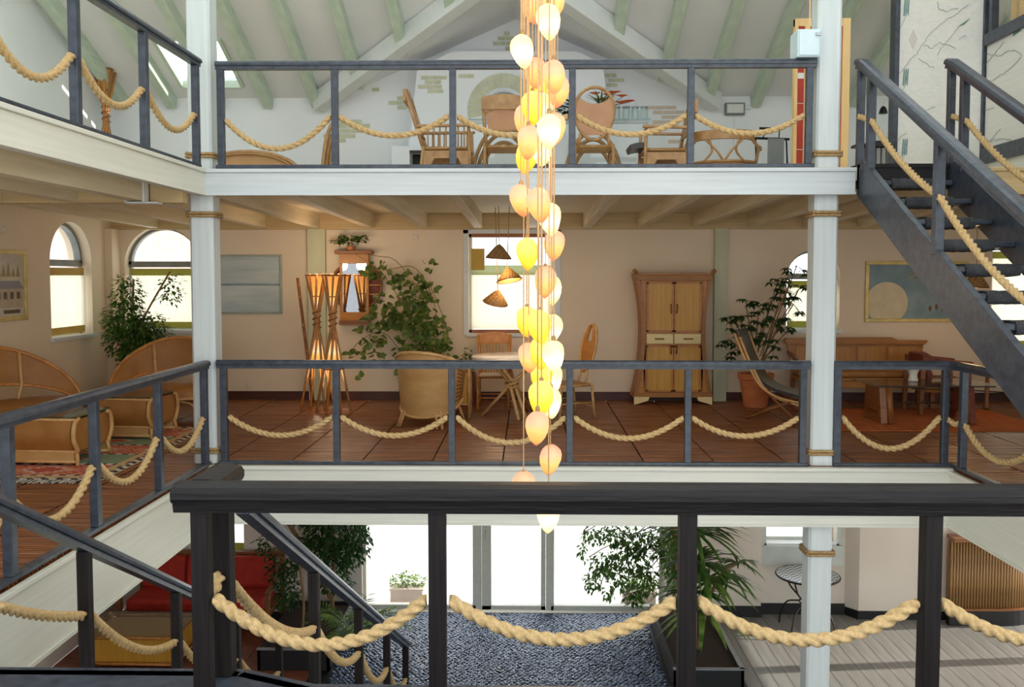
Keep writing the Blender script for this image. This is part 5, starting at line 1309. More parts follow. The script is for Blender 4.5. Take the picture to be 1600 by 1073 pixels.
def cane_chair(label, loc, rz, style='slat', name='cane_chair', w_=.46, d=.44, sh=.44, bh=.95, arms=False, arm_slats=False, rake=.12, mt='rattan', panel='cane_pink', seat='cane', group='rattan chairs', foot=False, cat='chair', lower=False):
    t = thing(name, label, cat, loc, rz, group); hw = w_ / 2; hd = d / 2; mr = M[mt]
    yb = lambda z: hd + rake * max(0, (z - sh)) / max(.01, bh - sh)
    m = MB(); m.bx(-hw + .01, hw - .01, -hd, hd, sh - .04, sh); m.build('seat', M[seat], t, bevel=.015)
    m = MB(); m.tube([(-hw, -hd, sh - .02), (hw, -hd, sh - .02), (hw, hd, sh - .02), (-hw, hd, sh - .02)], .018, 7, closed=True); m.build('seat_frame', mr, t, smooth='all')
    for sx_ in (-1, 1):
        tubeset('leg', [[(sx_ * hw, -hd, (sh - .02) if not arms else sh + .22), (sx_ * hw * 1.04, -hd - .02, 0)]], .019, mr, t)
        tubeset('leg', [[(sx_ * hw, hd, sh), (sx_ * hw * 1.04, hd + .05, 0)]], .019, mr, t)
    m = MB()
    for z in (.16,):
        m.tube([(-hw, -hd, z), (hw, -hd, z)], .011, 6); m.tube([(-hw, hd, z), (hw, hd, z)], .011, 6); m.tube([(-hw, -hd, z + .04), (-hw, hd, z + .04)], .011, 6); m.tube([(hw, -hd, z + .04), (hw, hd, z + .04)], .011, 6)
    m.build('stretcher', mr, t, smooth='all')
    if style in ('slat', 'panel'):
        tw = 1.12 if style == 'slat' else 1.10
        for sx_ in (-1, 1): tubeset('back_post', [[(sx_ * hw * .92, yb(sh), sh - .03), (sx_ * hw * tw, yb(bh), bh - .03)]], .02, mr, t)
        m = MB(); m.grid(lambda u, v: (hw * (tw + .06) * (2 * u - 1), yb(bh) - .012 - .0, bh - .15 + (.13 + .035 * math.sin(PI * u)) * v), 12, 2, th=.03); m.build('crest_rail', mr, t, smooth=True)
        if style == 'slat':
            m = MB()
            for k in range(9):
                u = (k - 4) / 4.6; m.tube([(u * hw * .9, yb(sh), sh), (u * hw * 1.06, yb(bh), bh - .1)], .008, 5)
            m.build('spindles', M['rattan_pale'], t, smooth='all')
        else:
            m = MB(); m.grid(lambda u, v: (hw * (.80 + .14 * v) * (2 * u - 1), yb(sh + .16 + (bh - sh - .28) * v) - .005, sh + .16 + (bh - sh - .28) * v - .03 * (1 - math.sin(PI * u)) * v), 10, 8, th=.015); m.build('back_panel', M[panel], t, smooth=True)
            m = MB(); m.tube([(-hw * .92, yb(sh + .14), sh + .15), (hw * .92, yb(sh + .14), sh + .15)], .016, 6)
            m.tube([(-hw * 1.0, yb(bh - .15), bh - .21)] + [(hw * (k / 8 - 1), yb(bh - .12), bh - .14 - .05 * (k / 8 - 1) ** 2) for k in range(1, 16)] + [(hw * 1.0, yb(bh - .15), bh - .21)], .013, 6); m.build('back_rail', mr, t, smooth='all')
    elif style == 'oval':
        def lo_(a, k=1.0):
            z0 = sh + (bh - sh) * .55; rz_ = (bh - sh) * .47; x = hw * 1.02 * k * math.sin(a) * (1 - .12 * math.cos(a)); z = z0 - rz_ * k * math.cos(a); return Vector((x, yb(z), z))
        m = MB(); m.tube([lo_(2 * PI * k / 28) for k in range(28)], .019, 7, closed=True); m.build('back_loop', mr, t, smooth='all')
        zc = sh + (bh - sh) * .84
        def pan(u, v):
            z = sh + .10 + (bh - sh - .12) * v; s_ = (z - (sh + (bh - sh) * .55)) / ((bh - sh) * .47); ww = hw * 1.0 * math.sqrt(max(0, 1 - s_ * s_)) * (1 + .12 * s_); return Vector(((2 * u - 1) * ww, yb(z), z))
        lim = .84
        m = MB(); m.grid(lambda u, v: pan(u, v * (lim - .16 * math.sin(PI * u))), 12, 10, th=.012); m.build('back_panel', M[panel], t, smooth=True)
        m = MB(); m.tube([pan(k / 12, lim - .16 * math.sin(PI * k / 12)) for k in range(13)], .012, 6); m.build('eye_rim', mr, t, smooth='all')
        for sx_ in (-1, 1): tubeset('back_post', [[(sx_ * hw * .8, yb(sh), sh - .03), (sx_ * hw * .72, yb(sh + .1), sh + .12)]], .017, mr, t)
    elif style == 'eye':
        def lo_(a):
            z0 = sh + (bh - sh) * .60; rz_ = (bh - sh) * .42; x = hw * .74 * math.sin(a); z = z0 - rz_ * math.cos(a); return Vector((x, yb(z), z))
        m = MB()
        def pan(u, v):
            # teardrop back with a pointed hole near its top
            a = PI * (.06 + .88 * u); p = lo_(a) if v > 0 else None; q = lo_(a); r_ = Vector((0, yb(q.z), q.z)); hole = .45 if .60 < u < .97 else 0.0
            return r_ + (q - r_) * (hole + (1 - hole) * v)
        for sx_ in (-1, 1):
            m.grid(lambda u, v: Vector((pan(u, v).x * sx_, pan(u, v).y, pan(u, v).z)), 26, 3, th=.02)
        m.build('back_panel', M['honey_wood'], t, smooth=True)
        m = MB(); m.tube([lo_(2 * PI * k / 28) for k in range(28)], .018, 7, closed=True); m.build('back_loop', mr, t, smooth='all')
        for sx_ in (-1, 1): tubeset('back_post', [[(sx_ * hw * .4, yb(sh), sh - .03), (sx_ * hw * .30, yb(sh + .16), sh + .16)]], .016, mr, t)
    if arms:
        az = sh + .22
        for sx_ in (-1, 1):
            m = MB(); m.sweep([(sx_ * hw, yb(az), az), (sx_ * (hw + .015), -hd - .04, az + .01)], [(-.03, -.014), (.03, -.014), (.03, .014), (-.03, .014)]); am = m.build('arm', mr, t, bevel=.006)
            if arm_slats:
                m = MB()
                for k in range(7): y = -hd + .05 + (d - .1) * k / 6; m.tube([(sx_ * hw, y, sh), (sx_ * hw, y, az)], .008, 5)
                m.build('arm_spindles', mr, am, smooth='all')
    if lower:
        for sx_ in (-1, 1):
            m = MB(); m.prism([(-hd, sh - .05), (hd, sh - .05), (hd, sh - .26), (hd - .07, sh - .22), (hd - .12, sh - .13), (-hd + .12, sh - .13), (-hd + .07, sh - .22), (-hd, sh - .26)], sx_ * hw - .012, sx_ * hw + .012, 'x'); m.build('side_apron', mr, t)
    if foot:
        m = MB(); m.grid(lambda u, v: (-hw + .02 + (w_ - .04) * u, -hd - .005 - .15 * v, sh - .0 - .02 * v + .01 * math.sin(PI * v)), 4, 6, th=.06); m.build('leg_rest', M['leather_black'], t, smooth=True)
    return t
cane_chair('slat-backed cane chair tucked behind the round table under the window', (atY(771, 540, 12.05).x, 12.12, 0), 0, 'slat', w_=.40, d=.42, sh=.46, bh=1.0, mt='rattan', seat='cushion')
cane_chair('cane chair with a pointed eye in its teardrop back, beside the round table', (atY(886, 560, 11.35).x, 11.35, 0), R(-62), 'eye', w_=.46, bh=1.16, mt='rattan_pale', rake=.16)
p = atY(743, 600, 12.45)
t = thing('square_planter', 'reddish-brown square wicker planter with small leaves under the window', 'planter', (p.x - .09, 12.52, 0))
m = MB(); m.bx(-.17, .085, -.17, .17, 0, .42); m.build('box', M['red_brown'], t, bevel=.015)
m = MB(); m.bx(-.15, .065, -.15, .15, .42, .435); m.build('soil', M['soil'], t)
foliage('foliage', [((-.03, 0, .56), (.08, .12, .14)), ((-.02, 0, .72), (.05, .06, .10))], 120, .06, .045, M['leaf_mid'], t, .1)

# ---- flared wardrobe
w0, w1 = atY(990, 632, 12.45), atY(1113, 632, 12.45); Wd = w1.x - w0.x; Hd = atY(1050, 427, 12.45).z
t = thing('wardrobe', 'tall yellow bamboo wardrobe with flaring sides, four doors and two pale drawers', 'wardrobe', ((w0.x + w1.x) / 2, 12.45, 0))
hw = Wd / 2
def side(z):
    s_ = (z - .10) / (Hd - .10); return hw * (.80 + .20 * (2 * s_ - 1.02) ** 2 - (.0 if s_ > .5 else .0))
zs = [.10 + (Hd - .10) * k / 20 for k in range(21)]
outline = [(side(z), z) for z in zs]
m = MB(); m.prism([(-x + .03, z) for x, z in outline][::-1] + [(x - .03, z) for x, z in outline], .02, .40); m.build('carcass', M['honey_wood'], t)
for sx_ in (-1, 1):
    m = MB(); n_ = len(zs); vs = []
    for x, z in outline: vs += [(sx_ * (x - .05), -.0, z), (sx_ * (x + .004), -.0, z), (sx_ * (x + .004), .41, z), (sx_ * (x - .05), .41, z)]
    m.add(vs, [(4 * i + j, 4 * i + (j + 1) % 4, 4 * i + 4 + (j + 1) % 4, 4 * i + 4 + j) for i in range(n_ - 1) for j in range(4)] + [(0, 1, 2, 3), tuple(4 * (n_ - 1) + j for j in range(4))]); m.build('side_post', M['wardrobe_edge'], t, smooth=True)
    m = MB(); m.prism([(sx_ * hw * .99, 0), (sx_ * hw * .64, .055), (sx_ * hw * .60, .11), (sx_ * hw * .99, .11)], -.02, .05); m.build('foot', M['pale_panel'], t)
    m = MB(); m.tube([(sx_ * (side(Hd) - .02), -.02, Hd), (sx_ * (side(Hd) + .02), -.03, Hd + .05)], .028, 8); m.build('corner_knob', M['wardrobe_edge'], t, smooth='all')
    m = MB(); m.prism([(sx_ * (.0 + .47 * hw + sx_ * 0), 0), ] and [(sx_ * .40, .14), (sx_ * (side(.14) - .06), .14), (sx_ * (side(.9) - .06), .9), (sx_ * (side(Hd - .1) - .06), Hd - .1), (sx_ * .40, Hd - .1)], .005, .03); m.build('front_stile', M['honey_wood'], t)
m = MB(); m.bx(-side(Hd) + .02, side(Hd) - .02, -.012, .40, Hd - .10, Hd - .02); m.build('top_rail', M['wardrobe_edge'], t, bevel=.006)
m = MB(); m.bx(-hw + .0, hw - .0, -.012, .40, .10, .17); m.build('base_rail', M['wardrobe_edge'], t, bevel=.006)
z_ = lambda py: atY(1050, py, 12.45).z
dw = .375
for (za, zb_, kind) in ((z_(519), z_(440), 'd'), (z_(537), z_(521), 'w'), (z_(612), z_(539), 'd')):
    for sx_ in (-1, 1):
        if kind == 'd':
            m = MB(); m.bx(sx_ * .006, sx_ * dw, -.008, .02, za + .005, zb_ - .005); d_o = m.build('door', M['bamboo_slab'], t, bevel=.003)
            m = MB()
            for (xa_, xb_, a, b) in ((.006, dw, za + .005, za + .03), (.006, dw, zb_ - .03, zb_ - .005), (.006, .03, za, zb_), (dw - .025, dw, za, zb_)): m.bx(sx_ * xa_, sx_ * xb_, -.018, -.0085, a, b)
            m.build('door_frame', M['honey_wood'], d_o)
            zc = (za + zb_) / 2 if zb_ < 1.2 and za < .6 else za + (zb_ - za) * .47
            if za < .6: zc = zb_ - .06
            m = MB(); m.tube([(sx_ * .04, -.02, zc - .06), (sx_ * .038, -.045, zc - .03), (sx_ * .045, -.045, zc + .03), (sx_ * .04, -.02, zc + .06)], .010, 6); m.build('handle', M['rattan_dark'], d_o, smooth='all')
        else:
            m = MB(); m.bx(sx_ * .008, sx_ * dw, -.022, .02, za + .003, zb_ - .003); d_o = m.build('drawer', M['pale_panel'], t, bevel=.003)
            zc = (za + zb_) / 2; m = MB(); m.tube([(sx_ * .14, -.024, zc), (sx_ * .16, -.045, zc), (sx_ * .24, -.045, zc), (sx_ * .26, -.024, zc)], .009, 6); m.build('pull', M['rattan_dark'], d_o, smooth='all')

# ---- umbrella plant in terracotta
p = atY(1176, 632, 12.45)
t = thing('potted_umbrella_plant', 'tall umbrella plant in a terracotta pot beside the wardrobe', 'plant', (p.x, 12.3, 0))
pot(t, .155, .225, .46, M['terracotta'])
T0 = t.location
def L2(px, py, Y=12.25): return atY(px, py, Y) - T0
ends = [(1150, 500), (1165, 470), (1185, 490), (1205, 470), (1215, 440), (1235, 440), (1245, 415), (1140, 530), (1225, 500), (1240, 475), (1160, 520), (1200, 520), (1178, 535), (1210, 545), (1222, 455), (1248, 452), (1192, 500), (1150, 545), (1170, 500), (1232, 515), (1140, 505), (1212, 500)]
m = MB(); fm = MB()
for i, (px, py) in enumerate(ends):
    e = L2(px, py, 12.2 + .25 * ((i % 5) / 4 - .5)); b0 = Vector((rng.uniform(-.06, .06), rng.uniform(-.06, .06), .42))
    m.tube(bez([b0, b0.lerp(e, .5) + Vector((0, 0, .06)), e], 5), .008, 5)
    for q in range(4):
        c = e + Vector((rng.uniform(-.12, .12), rng.uniform(-.1, .1), rng.uniform(-.12, .08)))
        m.tube([e, c], .004, 4)
        for k in range(8):
            a = 2 * PI * k / 8 + rng.random(); leaf(fm, c, Vector((math.cos(a), math.sin(a), rng.uniform(-.75, -.1))).normalized(), rng.uniform(.09, .14), .045)
m.build('stem', M['stem'], t); fm.build('foliage', M['leaf_dark'], t, kind='stuff')

# ---- folding cane lounger, mostly behind the column
p = atZ(1222, 668, 0)
t = thing('folding_lounger', 'folding rattan lounger with a black fringed back pad beside the column', 'chair', (atY(1216, 640, 11.35).x, 11.35, 0), R(62))
for sx_ in (-.25, .25):
    tubeset('side_frame', [bez([(sx_, .50, 1.06), (sx_, .32, .66), (sx_, .10, .36), (sx_, -.30, .24), (sx_, -.55, .34)], 7), bez([(sx_ * .96, .44, 1.02), (sx_ * .96, .27, .64), (sx_ * .96, .06, .33), (sx_ * .96, -.30, .20)], 7)], .017, M['rattan_pale'], t)
    leg_parts(t, [[(sx_, .10, .36), (sx_ * 1.05, -.28, 0)], [(sx_, -.22, .25), (sx_ * 1.05, .34, 0)]], .016, M['rattan_dark'])
for y, z in ((.50, 1.06), (-.55, .34), (-.28, .012), (.34, .012)): tubeset('cross_bar', [[(-.26, y, z), (.26, y, z)]], .016, M['rattan_dark'], t)
cv = bez([(0, .52, 1.09), (0, .36, .68), (0, .13, .39), (0, -.28, .27)], 6)
m = MB(); m.grid(lambda u, v: (-.22 + .44 * u, cv[int(v * (len(cv) - 1))].y - .02, cv[int(v * (len(cv) - 1))].z + .015), 4, 18, th=.035); m.build('back_pad', M['leather_black'], t, smooth=True)
m = MB()
for k in range(30): x = -.22 + .44 * k / 29; m.tube([(x, .47, 1.10), (x, .43, .93)], .006, 4)
m.build('fringe', M['rattan_dark'], t, kind='stuff')

# ---- panelled bench
b0, b1 = atY(1236, 560, 12.55), atY(1440, 560, 12.55); hw = (b1.x - b0.x) / 2; zt_ = atY(1340, 528, 12.6).z
t = thing('panelled_bench', 'long honey bamboo bench with a panelled back under the moon picture', 'bench', ((b0.x + b1.x) / 2, 12.35, 0))
m = MB(); m.prism([(-hw - .10, zt_ - .04), (-hw - .06, zt_), (hw * .55, zt_ + .01), (hw * .66, zt_ - .03), (hw + .09, zt_ - .03), (hw + .05, zt_ - .085), (-hw - .05, zt_ - .085)], .20, .30); m.build('top_rail', M['wardrobe_edge'], t, bevel=.006)
m = MB(); m.prism([(-hw - .04, zt_ - .085), (hw + .04, zt_ - .085), (hw - .03, .36), (-hw + .03, .36)], .24, .28); m.build('back_board', M['wardrobe_edge'], t)
for k in range(4):
    x0 = -hw + .05 + k * (2 * hw - .1) / 4; x1 = x0 + (2 * hw - .1) / 4 - .05
    m = MB(); m.bx(x0 + .025, x1 + .025, .225, .24, .50, zt_ - .12); m.build('back_panel', M['honey_panel'], t, bevel=.004)
m = MB(); m.bx(-hw, hw, -.25, .24, .37, .42); m.build('seat', M['wardrobe_edge'], t, bevel=.01)
m = MB(); m.bx(-hw + .02, hw - .02, -.24, .2, .42, .50); m.build('seat_cushion', M['cane'], t, bevel=.03)
m = MB(); m.bx(-hw + .05, hw - .05, -.235, -.205, .28, .37); m.build('apron', M['honey_panel'], t, bevel=.004)
for sx_ in (-1, 1):
    for y in (-.21, .22): m = MB(); m.bx(sx_ * (hw - .03) - .03, sx_ * (hw - .03) + .03, y - .03, y + .03, 0, .37); m.build('leg', M['brown_wood'], t, bevel=.006)
    m = MB(); m.prism([(-.28, .62), (-.30, .66), (.24, .74), (.24, .69)], sx_ * hw - (.0 if sx_ > 0 else .05), sx_ * hw + (.05 if sx_ > 0 else 0), 'x'); m.build('arm', M['brown_wood'], t, bevel=.006)

# ---- armchair at the bench's far end, seen from the side
p = atY(1468, 600, 11.75)
t = thing('sloping_armchair', 'dark red-brown armchair with broad sloping arms at the end of the bench', 'armchair', (p.x - .04, 11.76, .016), R(90))
for sx_ in (-1, 1):
    m = MB(); m.prism([(-.36, .63), (-.34, .68), (.30, .74), (.30, .60)], sx_ * .25 - .035, sx_ * .25 + .035, 'x'); m.build('arm', M['red_brown'], t, bevel=.012)
    m = MB(); m.prism([(-.34, .0), (-.29, .0), (-.25, .60), (-.32, .62)], sx_ * .25 - .025, sx_ * .25 + .025, 'x'); m.build('leg', M['brown_wood'], t, bevel=.006)
    m = MB(); m.prism([(.28, .0), (.33, .0), (.31, .66), (.25, .66)], sx_ * .25 - .025, sx_ * .25 + .025, 'x'); m.build('leg', M['brown_wood'], t, bevel=.006)
m = MB(); m.bx(-.22, .22, -.30, .24, .28, .36); m.build('seat', M['honey_wood'], t, bevel=.01)
m = MB(); m.bx(-.21, .21, -.29, .22, .365, .46); m.build('seat_cushion', M['red_brown'], t, bevel=.03)
m = MB(); m.grid(lambda u, v: (-.21 + .42 * u, .20 + .08 * v, .47 + .30 * v), 4, 4, th=-.06); m.build('backrest', M['red_brown'], t, smooth=True)

# ---- glass coffee table on woven trestles
A = atZ(1388, 662, .012); zc = atY(1400, 594, 11.3)
tx = atY(1425, 620, 11.25).x
t = thing('glass_coffee_table', 'low glass table on woven trestle ends with an iron stretcher, on the orange rug', 'table', (tx, 11.06, .0125))
for sx_ in (-1, 1):
    m = MB(); n_ = 8
    for sy in (-1, 1):
        pass
    x = sx_ * .46
    m.prism([(-.30, .0), (-.22, .46), (.22, .46), (.30, 0), (.24, 0), (.17, .14), (-.17, .14), (-.24, 0)], x - .05 - .06 * (sx_ < 0), x + .05 + .06 * (sx_ > 0), 'x'); m.build('trestle', M['red_brown'] if sx_ > 0 else M['brown_wood'], t, bevel=.012)
    for sy in (-1, 1):
        m = MB(); m.tube([(x, sy * .30, .01), (x, sy * .225, .455)], .035, 8); m.build('rolled_edge', M['rattan_dark'], t, smooth='all')
m = MB(); m.bx(-.72, .78, -.36, .36, .47, .482); m.build('glass_top', M['glass_green'], t)
m = MB(); m.tube([(-.44, 0, .22), (.44, 0, .22)], .008, 6); m.tube([(-.1, -.02, .40), (.44, -.02, .38)], .008, 6)
for x in (-.12, .12, .25): m.tube([(x + .025 * math.cos(2 * PI * k / 12), -.01, .22 + .025 * math.sin(2 * PI * k / 12)) for k in range(12)], .006, 5, closed=True)
m.build('stretcher', M['iron'], t, smooth='all')
m = MB(); m.bx(-.70, .76, -.35, -.33, .455, .469); m.bx(-.70, .76, .33, .35, .455, .469); m.build('top_rail', M['iron'], t)
p = atY(1421, 598, 11.2)
t = thing('white_vase', 'small white waisted vase on the low glass table', 'vase', (p.x, 11.1, .496))
m = MB(); m.lathe([(.055, 0), (.062, .01), (.05, .05), (.046, .075), (.06, .115), (.075, .14), (.066, .14), (.04, .08), (0, .03)], 20); m.build('body', M['cushion'], t, smooth=True)
m = MB(); m.tube([(.0705 * math.cos(2 * PI * k / 20), .0705 * math.sin(2 * PI * k / 20), .1415) for k in range(20)], .005, 5, closed=True); m.build('lip', M['cushion'], t)
# ---- dark side table by the far window
p = atY(1560, 620, 12.3)
t = thing('side_table', 'dark wooden side table with iron stretchers beyond the orange rug', 'table', (p.x + .1, 12.3, 0))
m = MB(); m.bx(-.42, .42, -.28, .28, .50, .54); m.build('tabletop', M['brown_wood'], t, bevel=.008)
for sx_ in (-1, 1):
    for sy in (-1, 1):
        m = MB(); m.lathe([(.03, 0), (.05, .03), (.04, .08), (.022, .12), (.03, .3), (.022, .46), (.035, .50)], 10, (sx_ * .38, sy * .24, 0)); m.build('leg', M['brown_wood'], t, smooth=True)
m = MB(); m.tube([(-.38, -.24, .20), (.38, .24, .20)], .008, 5); m.tube([(.38, -.24, .20), (-.38, .24, .20)], .008, 5); m.tube([(.03 * math.cos(2 * PI * k / 12), .03 * math.sin(2 * PI * k / 12), .2) for k in range(12)], .006, 5, closed=True); m.build('stretcher', M['iron'], t)

# ---- wall sockets and a lit emergency light
for i, (px, py, lb) in enumerate(((650, 371, 'ivory wall switch high up beside the middle window'), (389, 602, 'ivory wall socket near the skirting below the seascape'), (921, 604, 'ivory wall socket near the skirting between chair and wardrobe'), (4, 358, 'ivory wall switch above the village picture'))):
    if px > 10: q = atY(px, py, YB); t = thing('wall_socket', lb, 'socket', (q.x, YB - .001, q.z), 0, 'wall sockets')
    else: q = atX(px, py, XL); t = thing('wall_socket', lb, 'socket', (XL + .001, q.y, q.z), PI / 2, 'wall sockets')
    m = MB(); m.bx(-.04, .04, -.012, 0, -.04, .04); m.build('plate', M['socket'], t, bevel=.004)
    m = MB(); m.bx(-.018, .018, -.018, -.012, -.018, .018); m.build('insert', M['white'], t)
q = atY(389, 602, YB)
# ------------------------------------------------------------------ upper floor furniture
UY = 10.2
def ux(px, Y=UY): return atY(px, 220, Y).x
cane_chair('slatted-arm rattan chair with a raked back, turned sideways beside the hearth', (ux(700), UY, ZU), R(90), 'panel', w_=.50, d=.50, sh=.42, bh=1.06, arms=True, arm_slats=True, rake=.20, lower=True, mt='rattan_up', seat='cane_up')
cane_chair('rattan chair with a rosy cane back panel, seen from behind before the round window', (ux(788), UY, ZU), R(180), 'panel', w_=.42, d=.44, sh=.44, bh=.96, rake=.08, mt='rattan_up', seat='cane_up')
cane_chair('oval-backed rattan chair with an eye-shaped gap at its top, under the orange flowers', (ux(926), UY, ZU), R(180), 'oval', w_=.42, d=.44, sh=.44, bh=1.04, rake=.05, mt='rattan_up', seat='cane_up')
cane_chair('rattan chair with a dark leg rest, turned sideways beside the sandy bricks', (ux(1036), UY, ZU), R(-90), 'panel', w_=.48, d=.44, sh=.40, bh=.93, arms=True, rake=.10, lower=True, foot=True, mt='rattan_up', seat='cane_up')
# low tub chair
t = thing('low_tub_chair', 'low rattan tub chair with V-shaped spindles and curved arms', 'chair', (ux(1130), UY, ZU), R(170), 'rattan chairs')
m = MB(); m.sweep([(.36 * math.cos(R(a)), .27 * math.sin(R(a)) + .0, .53 + .012 * math.sin(R(a))) for a in range(30, 151, 8)], [(-.025, -.05), (.025, -.05), (.03, 0), (.025, .05), (-.025, .05), (-.03, 0)]); m.build('crest_rail', M['rattan_up'], t, smooth=True)
m = MB(); m.lathe([(0, .19), (.33, .19), (.35, .21), (.33, .25), (0, .26)], 26, (0, 0, 0), 1, .85); m.build('seat', M['cane_up'], t, smooth=True)
m = MB()
for k in (0, 1): m.tube([(.35 * math.cos(2 * PI * j / 28), .30 * math.sin(2 * PI * j / 28), .15 + .10 * k) for j in range(28)], .016, 6, closed=True)
m.build('seat_rim', M['rattan_up'], t, smooth='all')
for s_ in (-1, 1):
    tubeset('spindle', [bez([(0, .29, .24), (s_ * .08, .30, .36), (s_ * .20, .26, .49)], 5)], .013, M['rattan_up'], t)
    tubeset('spindle', [bez([(s_ * .22, .26, .24), (s_ * .13, .28, .36), (s_ * .16, .27, .49)], 5)], .013, M['rattan_up'], t)
    tubeset('arm', [bez([(s_ * .30, .16, .50), (s_ * .40, .02, .40), (s_ * .40, -.16, .44), (s_ * .36, -.24, .20)], 6)], .018, M['rattan_up'], t)
    for k in range(4): tubeset('arm_spindle', [[(s_ * .345, .08 - .09 * k, .22), (s_ * .395, .06 - .08 * k, .41)]], .010, M['rattan_up'], t)
    leg_parts(t, [[(s_ * .26, -.20, .20), (s_ * .30, -.25, 0)], [(s_ * .26, .20, .20), (s_ * .30, .24, 0)]], .02, M['rattan_up'])
# dark folding frame with a grey board
t = thing('luggage_rack', 'thin black metal rack with a grey slatted panel by the red panelled door', 'rack', (ux(1212, UY + .6), UY + .6, ZU), R(12), None)
m = MB()
for s_ in (-1, 1): m.tube([(s_ * .20, .05, 0), (s_ * .20, .12, .44)], .010, 6)
m.tube([(-.24, .12, .44), (.24, .12, .44)], .010, 6); m.tube([(-.16, .1, .52), (.14, .1, .52)], .010, 6); m.tube([(-.10, .12, .44), (-.10, .1, .52)], .008, 5); m.tube([(.10, .12, .44), (.10, .1, .52)], .008, 5); m.tube([(-.2, .06, .12), (.2, .06, .12)], .009, 5)
m.build('frame', M['dark'], t)
m = MB(); m.bx(-.09, .11, .0, .025, .10, .43); m.build('panel', M['steel'], t)
m = MB(); m.bx(-.12, .34, -.10, .10, .06, .09); m.build('tray', M['dark'], t)
leg_parts(t, [[(s_ * .2, -.12, 0), (s_ * .18, .04, .12)] for s_ in (-1, 1)], .009, M['dark'])
t.scale = (1, 1, 1.45)
# low cane daybed end
t = thing('cane_daybed', 'low cane daybed with an arched end panel beside the column, on the upper floor', 'daybed', (ux(383, 10.6), 10.6, ZU), 0)
def db(a, s): return Vector((.66 * (1 - s) * math.cos(a), .05 * math.sin(a), .16 + .30 * (1 - s) * math.sin(a)))
m = MB(); m.grid(lambda u, v: db(PI * u, v), 26, 4, th=.02); m.build('end_panel', M['cane_up'], t, smooth=True)
m = MB(); m.tube([db(PI * k / 26, 0) + Vector((0, -.01, 0)) for k in range(27)], .024, 7); m.tube([db(PI * k / 26, .08) + Vector((0, -.02, 0)) for k in range(27)], .014, 6); m.build('end_rim', M['rattan_up'], t, smooth='all')
m = MB(); m.bx(-.64, .64, .07, 1.5, .18, .30); m.build('mattress', M['cane_up'], t, bevel=.03)
leg_parts(t, [[(s_ * .56, y, .18), (s_ * .58, y, 0)] for s_ in (-1, 1) for y in (.08, 1.42)], .022, M['rattan_dark'])
m = MB(); m.tube([(-.62, .06, .17), (.62, .06, .17)], .018, 6); m.tube([(.62, .06, .17), (.62, 1.46, .17)], .018, 6); m.tube([(-.62, .06, .17), (-.62, 1.46, .17)], .018, 6); m.build('base_rail', M['rattan_up'], t)
# bent rattan arches: spare frames standing behind the chairs
def arch_frame(label, px0, px1, pyt, Y, half=None):
    x0, x1 = ux(px0, Y), ux(px1, Y); c = (x0 + x1) / 2; hgt = atY(px0, pyt, Y).z - ZU
    t = thing('rattan_arch', label, 'frame', (c, Y, ZU), 0, 'spare bent rattan frames'); a = (x1 - x0) / 2
    for k in range(3):
        q = 1 - .12 * k
        pts = [(a * q * math.cos(PI * j / 24) * (1 + .12 * (1 - math.sin(PI * j / 24))), .05 * k, hgt * q * math.sin(PI * j / 24) ** .8) for j in range(25)]
        if half == 'l': pts = pts[12:]
        tubeset('hoop', [pts], .024, M['rattan_up'], t)
    m = MB(); xs = (-a * 1.1,) if half == 'l' else (-a * 1.1, a * 1.1)
    m.bx(min(xs) - .03, max(xs) + .03 if half != 'l' else 0.0, -.03, .14, -.0, .03); m.build('foot_board', M['rattan_up'], t)
arch_frame('bent rattan arch of three poles behind the oval-backed chair', 886, 968, 206, 10.75)
arch_frame('bent rattan arch behind the chair with the rosy cane panel', 742, 832, 196, 10.75)
arch_frame('half arch of bent rattan rising behind a railing post near the daybed', 505, 548, 188, 10.75, 'l')

# glass counter before the round window, with jars and orange lilies
GY0, GY1 = 11.75, 12.05
g0, g1, gz = atY(722, 186, GY0).x, atY(1016, 186, GY0).x, atY(800, 186, GY0).z
t = thing('glass_counter', 'long greenish glass counter standing before the chimney breast', 'counter', ((g0 + g1) / 2, (GY0 + GY1) / 2, ZU + .002)); hh = gz - ZU; hw = (g1 - g0) / 2
m = MB(); m.bx(-hw, hw, -.16, .16, hh - .018, hh); m.build('glass_top', M['glass_clear'], t)
for s_, xa in ((1, .02), (-1, .02)):
    m = MB(); m.prism([(s_ * (hw - .06), hh - .019), (s_ * (hw - .28), .0), (s_ * (hw - .75), .0), (s_ * (hw - 1.15), hh - .019)], -.01, .01); m.build('glass_support', M['glass_clear'], t)
m = MB(); m.bx(-hw + .25, hw - .25, -.14, .14, 0, .012); m.build('glass_base', M['glass_clear'], t)
m = MB()
for (x0, x1, y0, y1) in ((-hw, hw, -.165, -.16), (-hw, hw, .16, .165)): m.bx(x0, x1, y0, y1, hh - .013, hh - .004)
m.build('polished_edge', mat('green_glass_edge', (96, 136, 130), rough=.2), t)
gj = [(963, 172, 'glass jar on the counter, next to the lilies'), (978, 170, 'second glass jar from the lilies on the counter'), (992, 170, 'third glass jar from the lilies on the counter'), (1006, 170, 'glass jar nearest the end of the counter')]
jar = glass_mat('jar_glass', (.90, .94, .94))
for px, py, lb in gj:
    x = ux(px, 11.9); t = thing('glass_jar', lb, 'jar', (x, 11.9, gz + .004), 0, 'glass jars on the counter')
    m = MB(); m.lathe([(.045, 0), (.052, .01), (.052, .13), (.046, .15), (.05, .17), (.046, .17), (.042, .15), (.047, .13), (.047, .015), (0, .012)], 18); m.build('body', jar, t, smooth=True)
    m = MB(); m.tube([(.05 * math.cos(2 * PI * k / 18), .05 * math.sin(2 * PI * k / 18), .17) for k in range(18)], .006, 5, closed=True); m.build('lip', M['steel'], t)
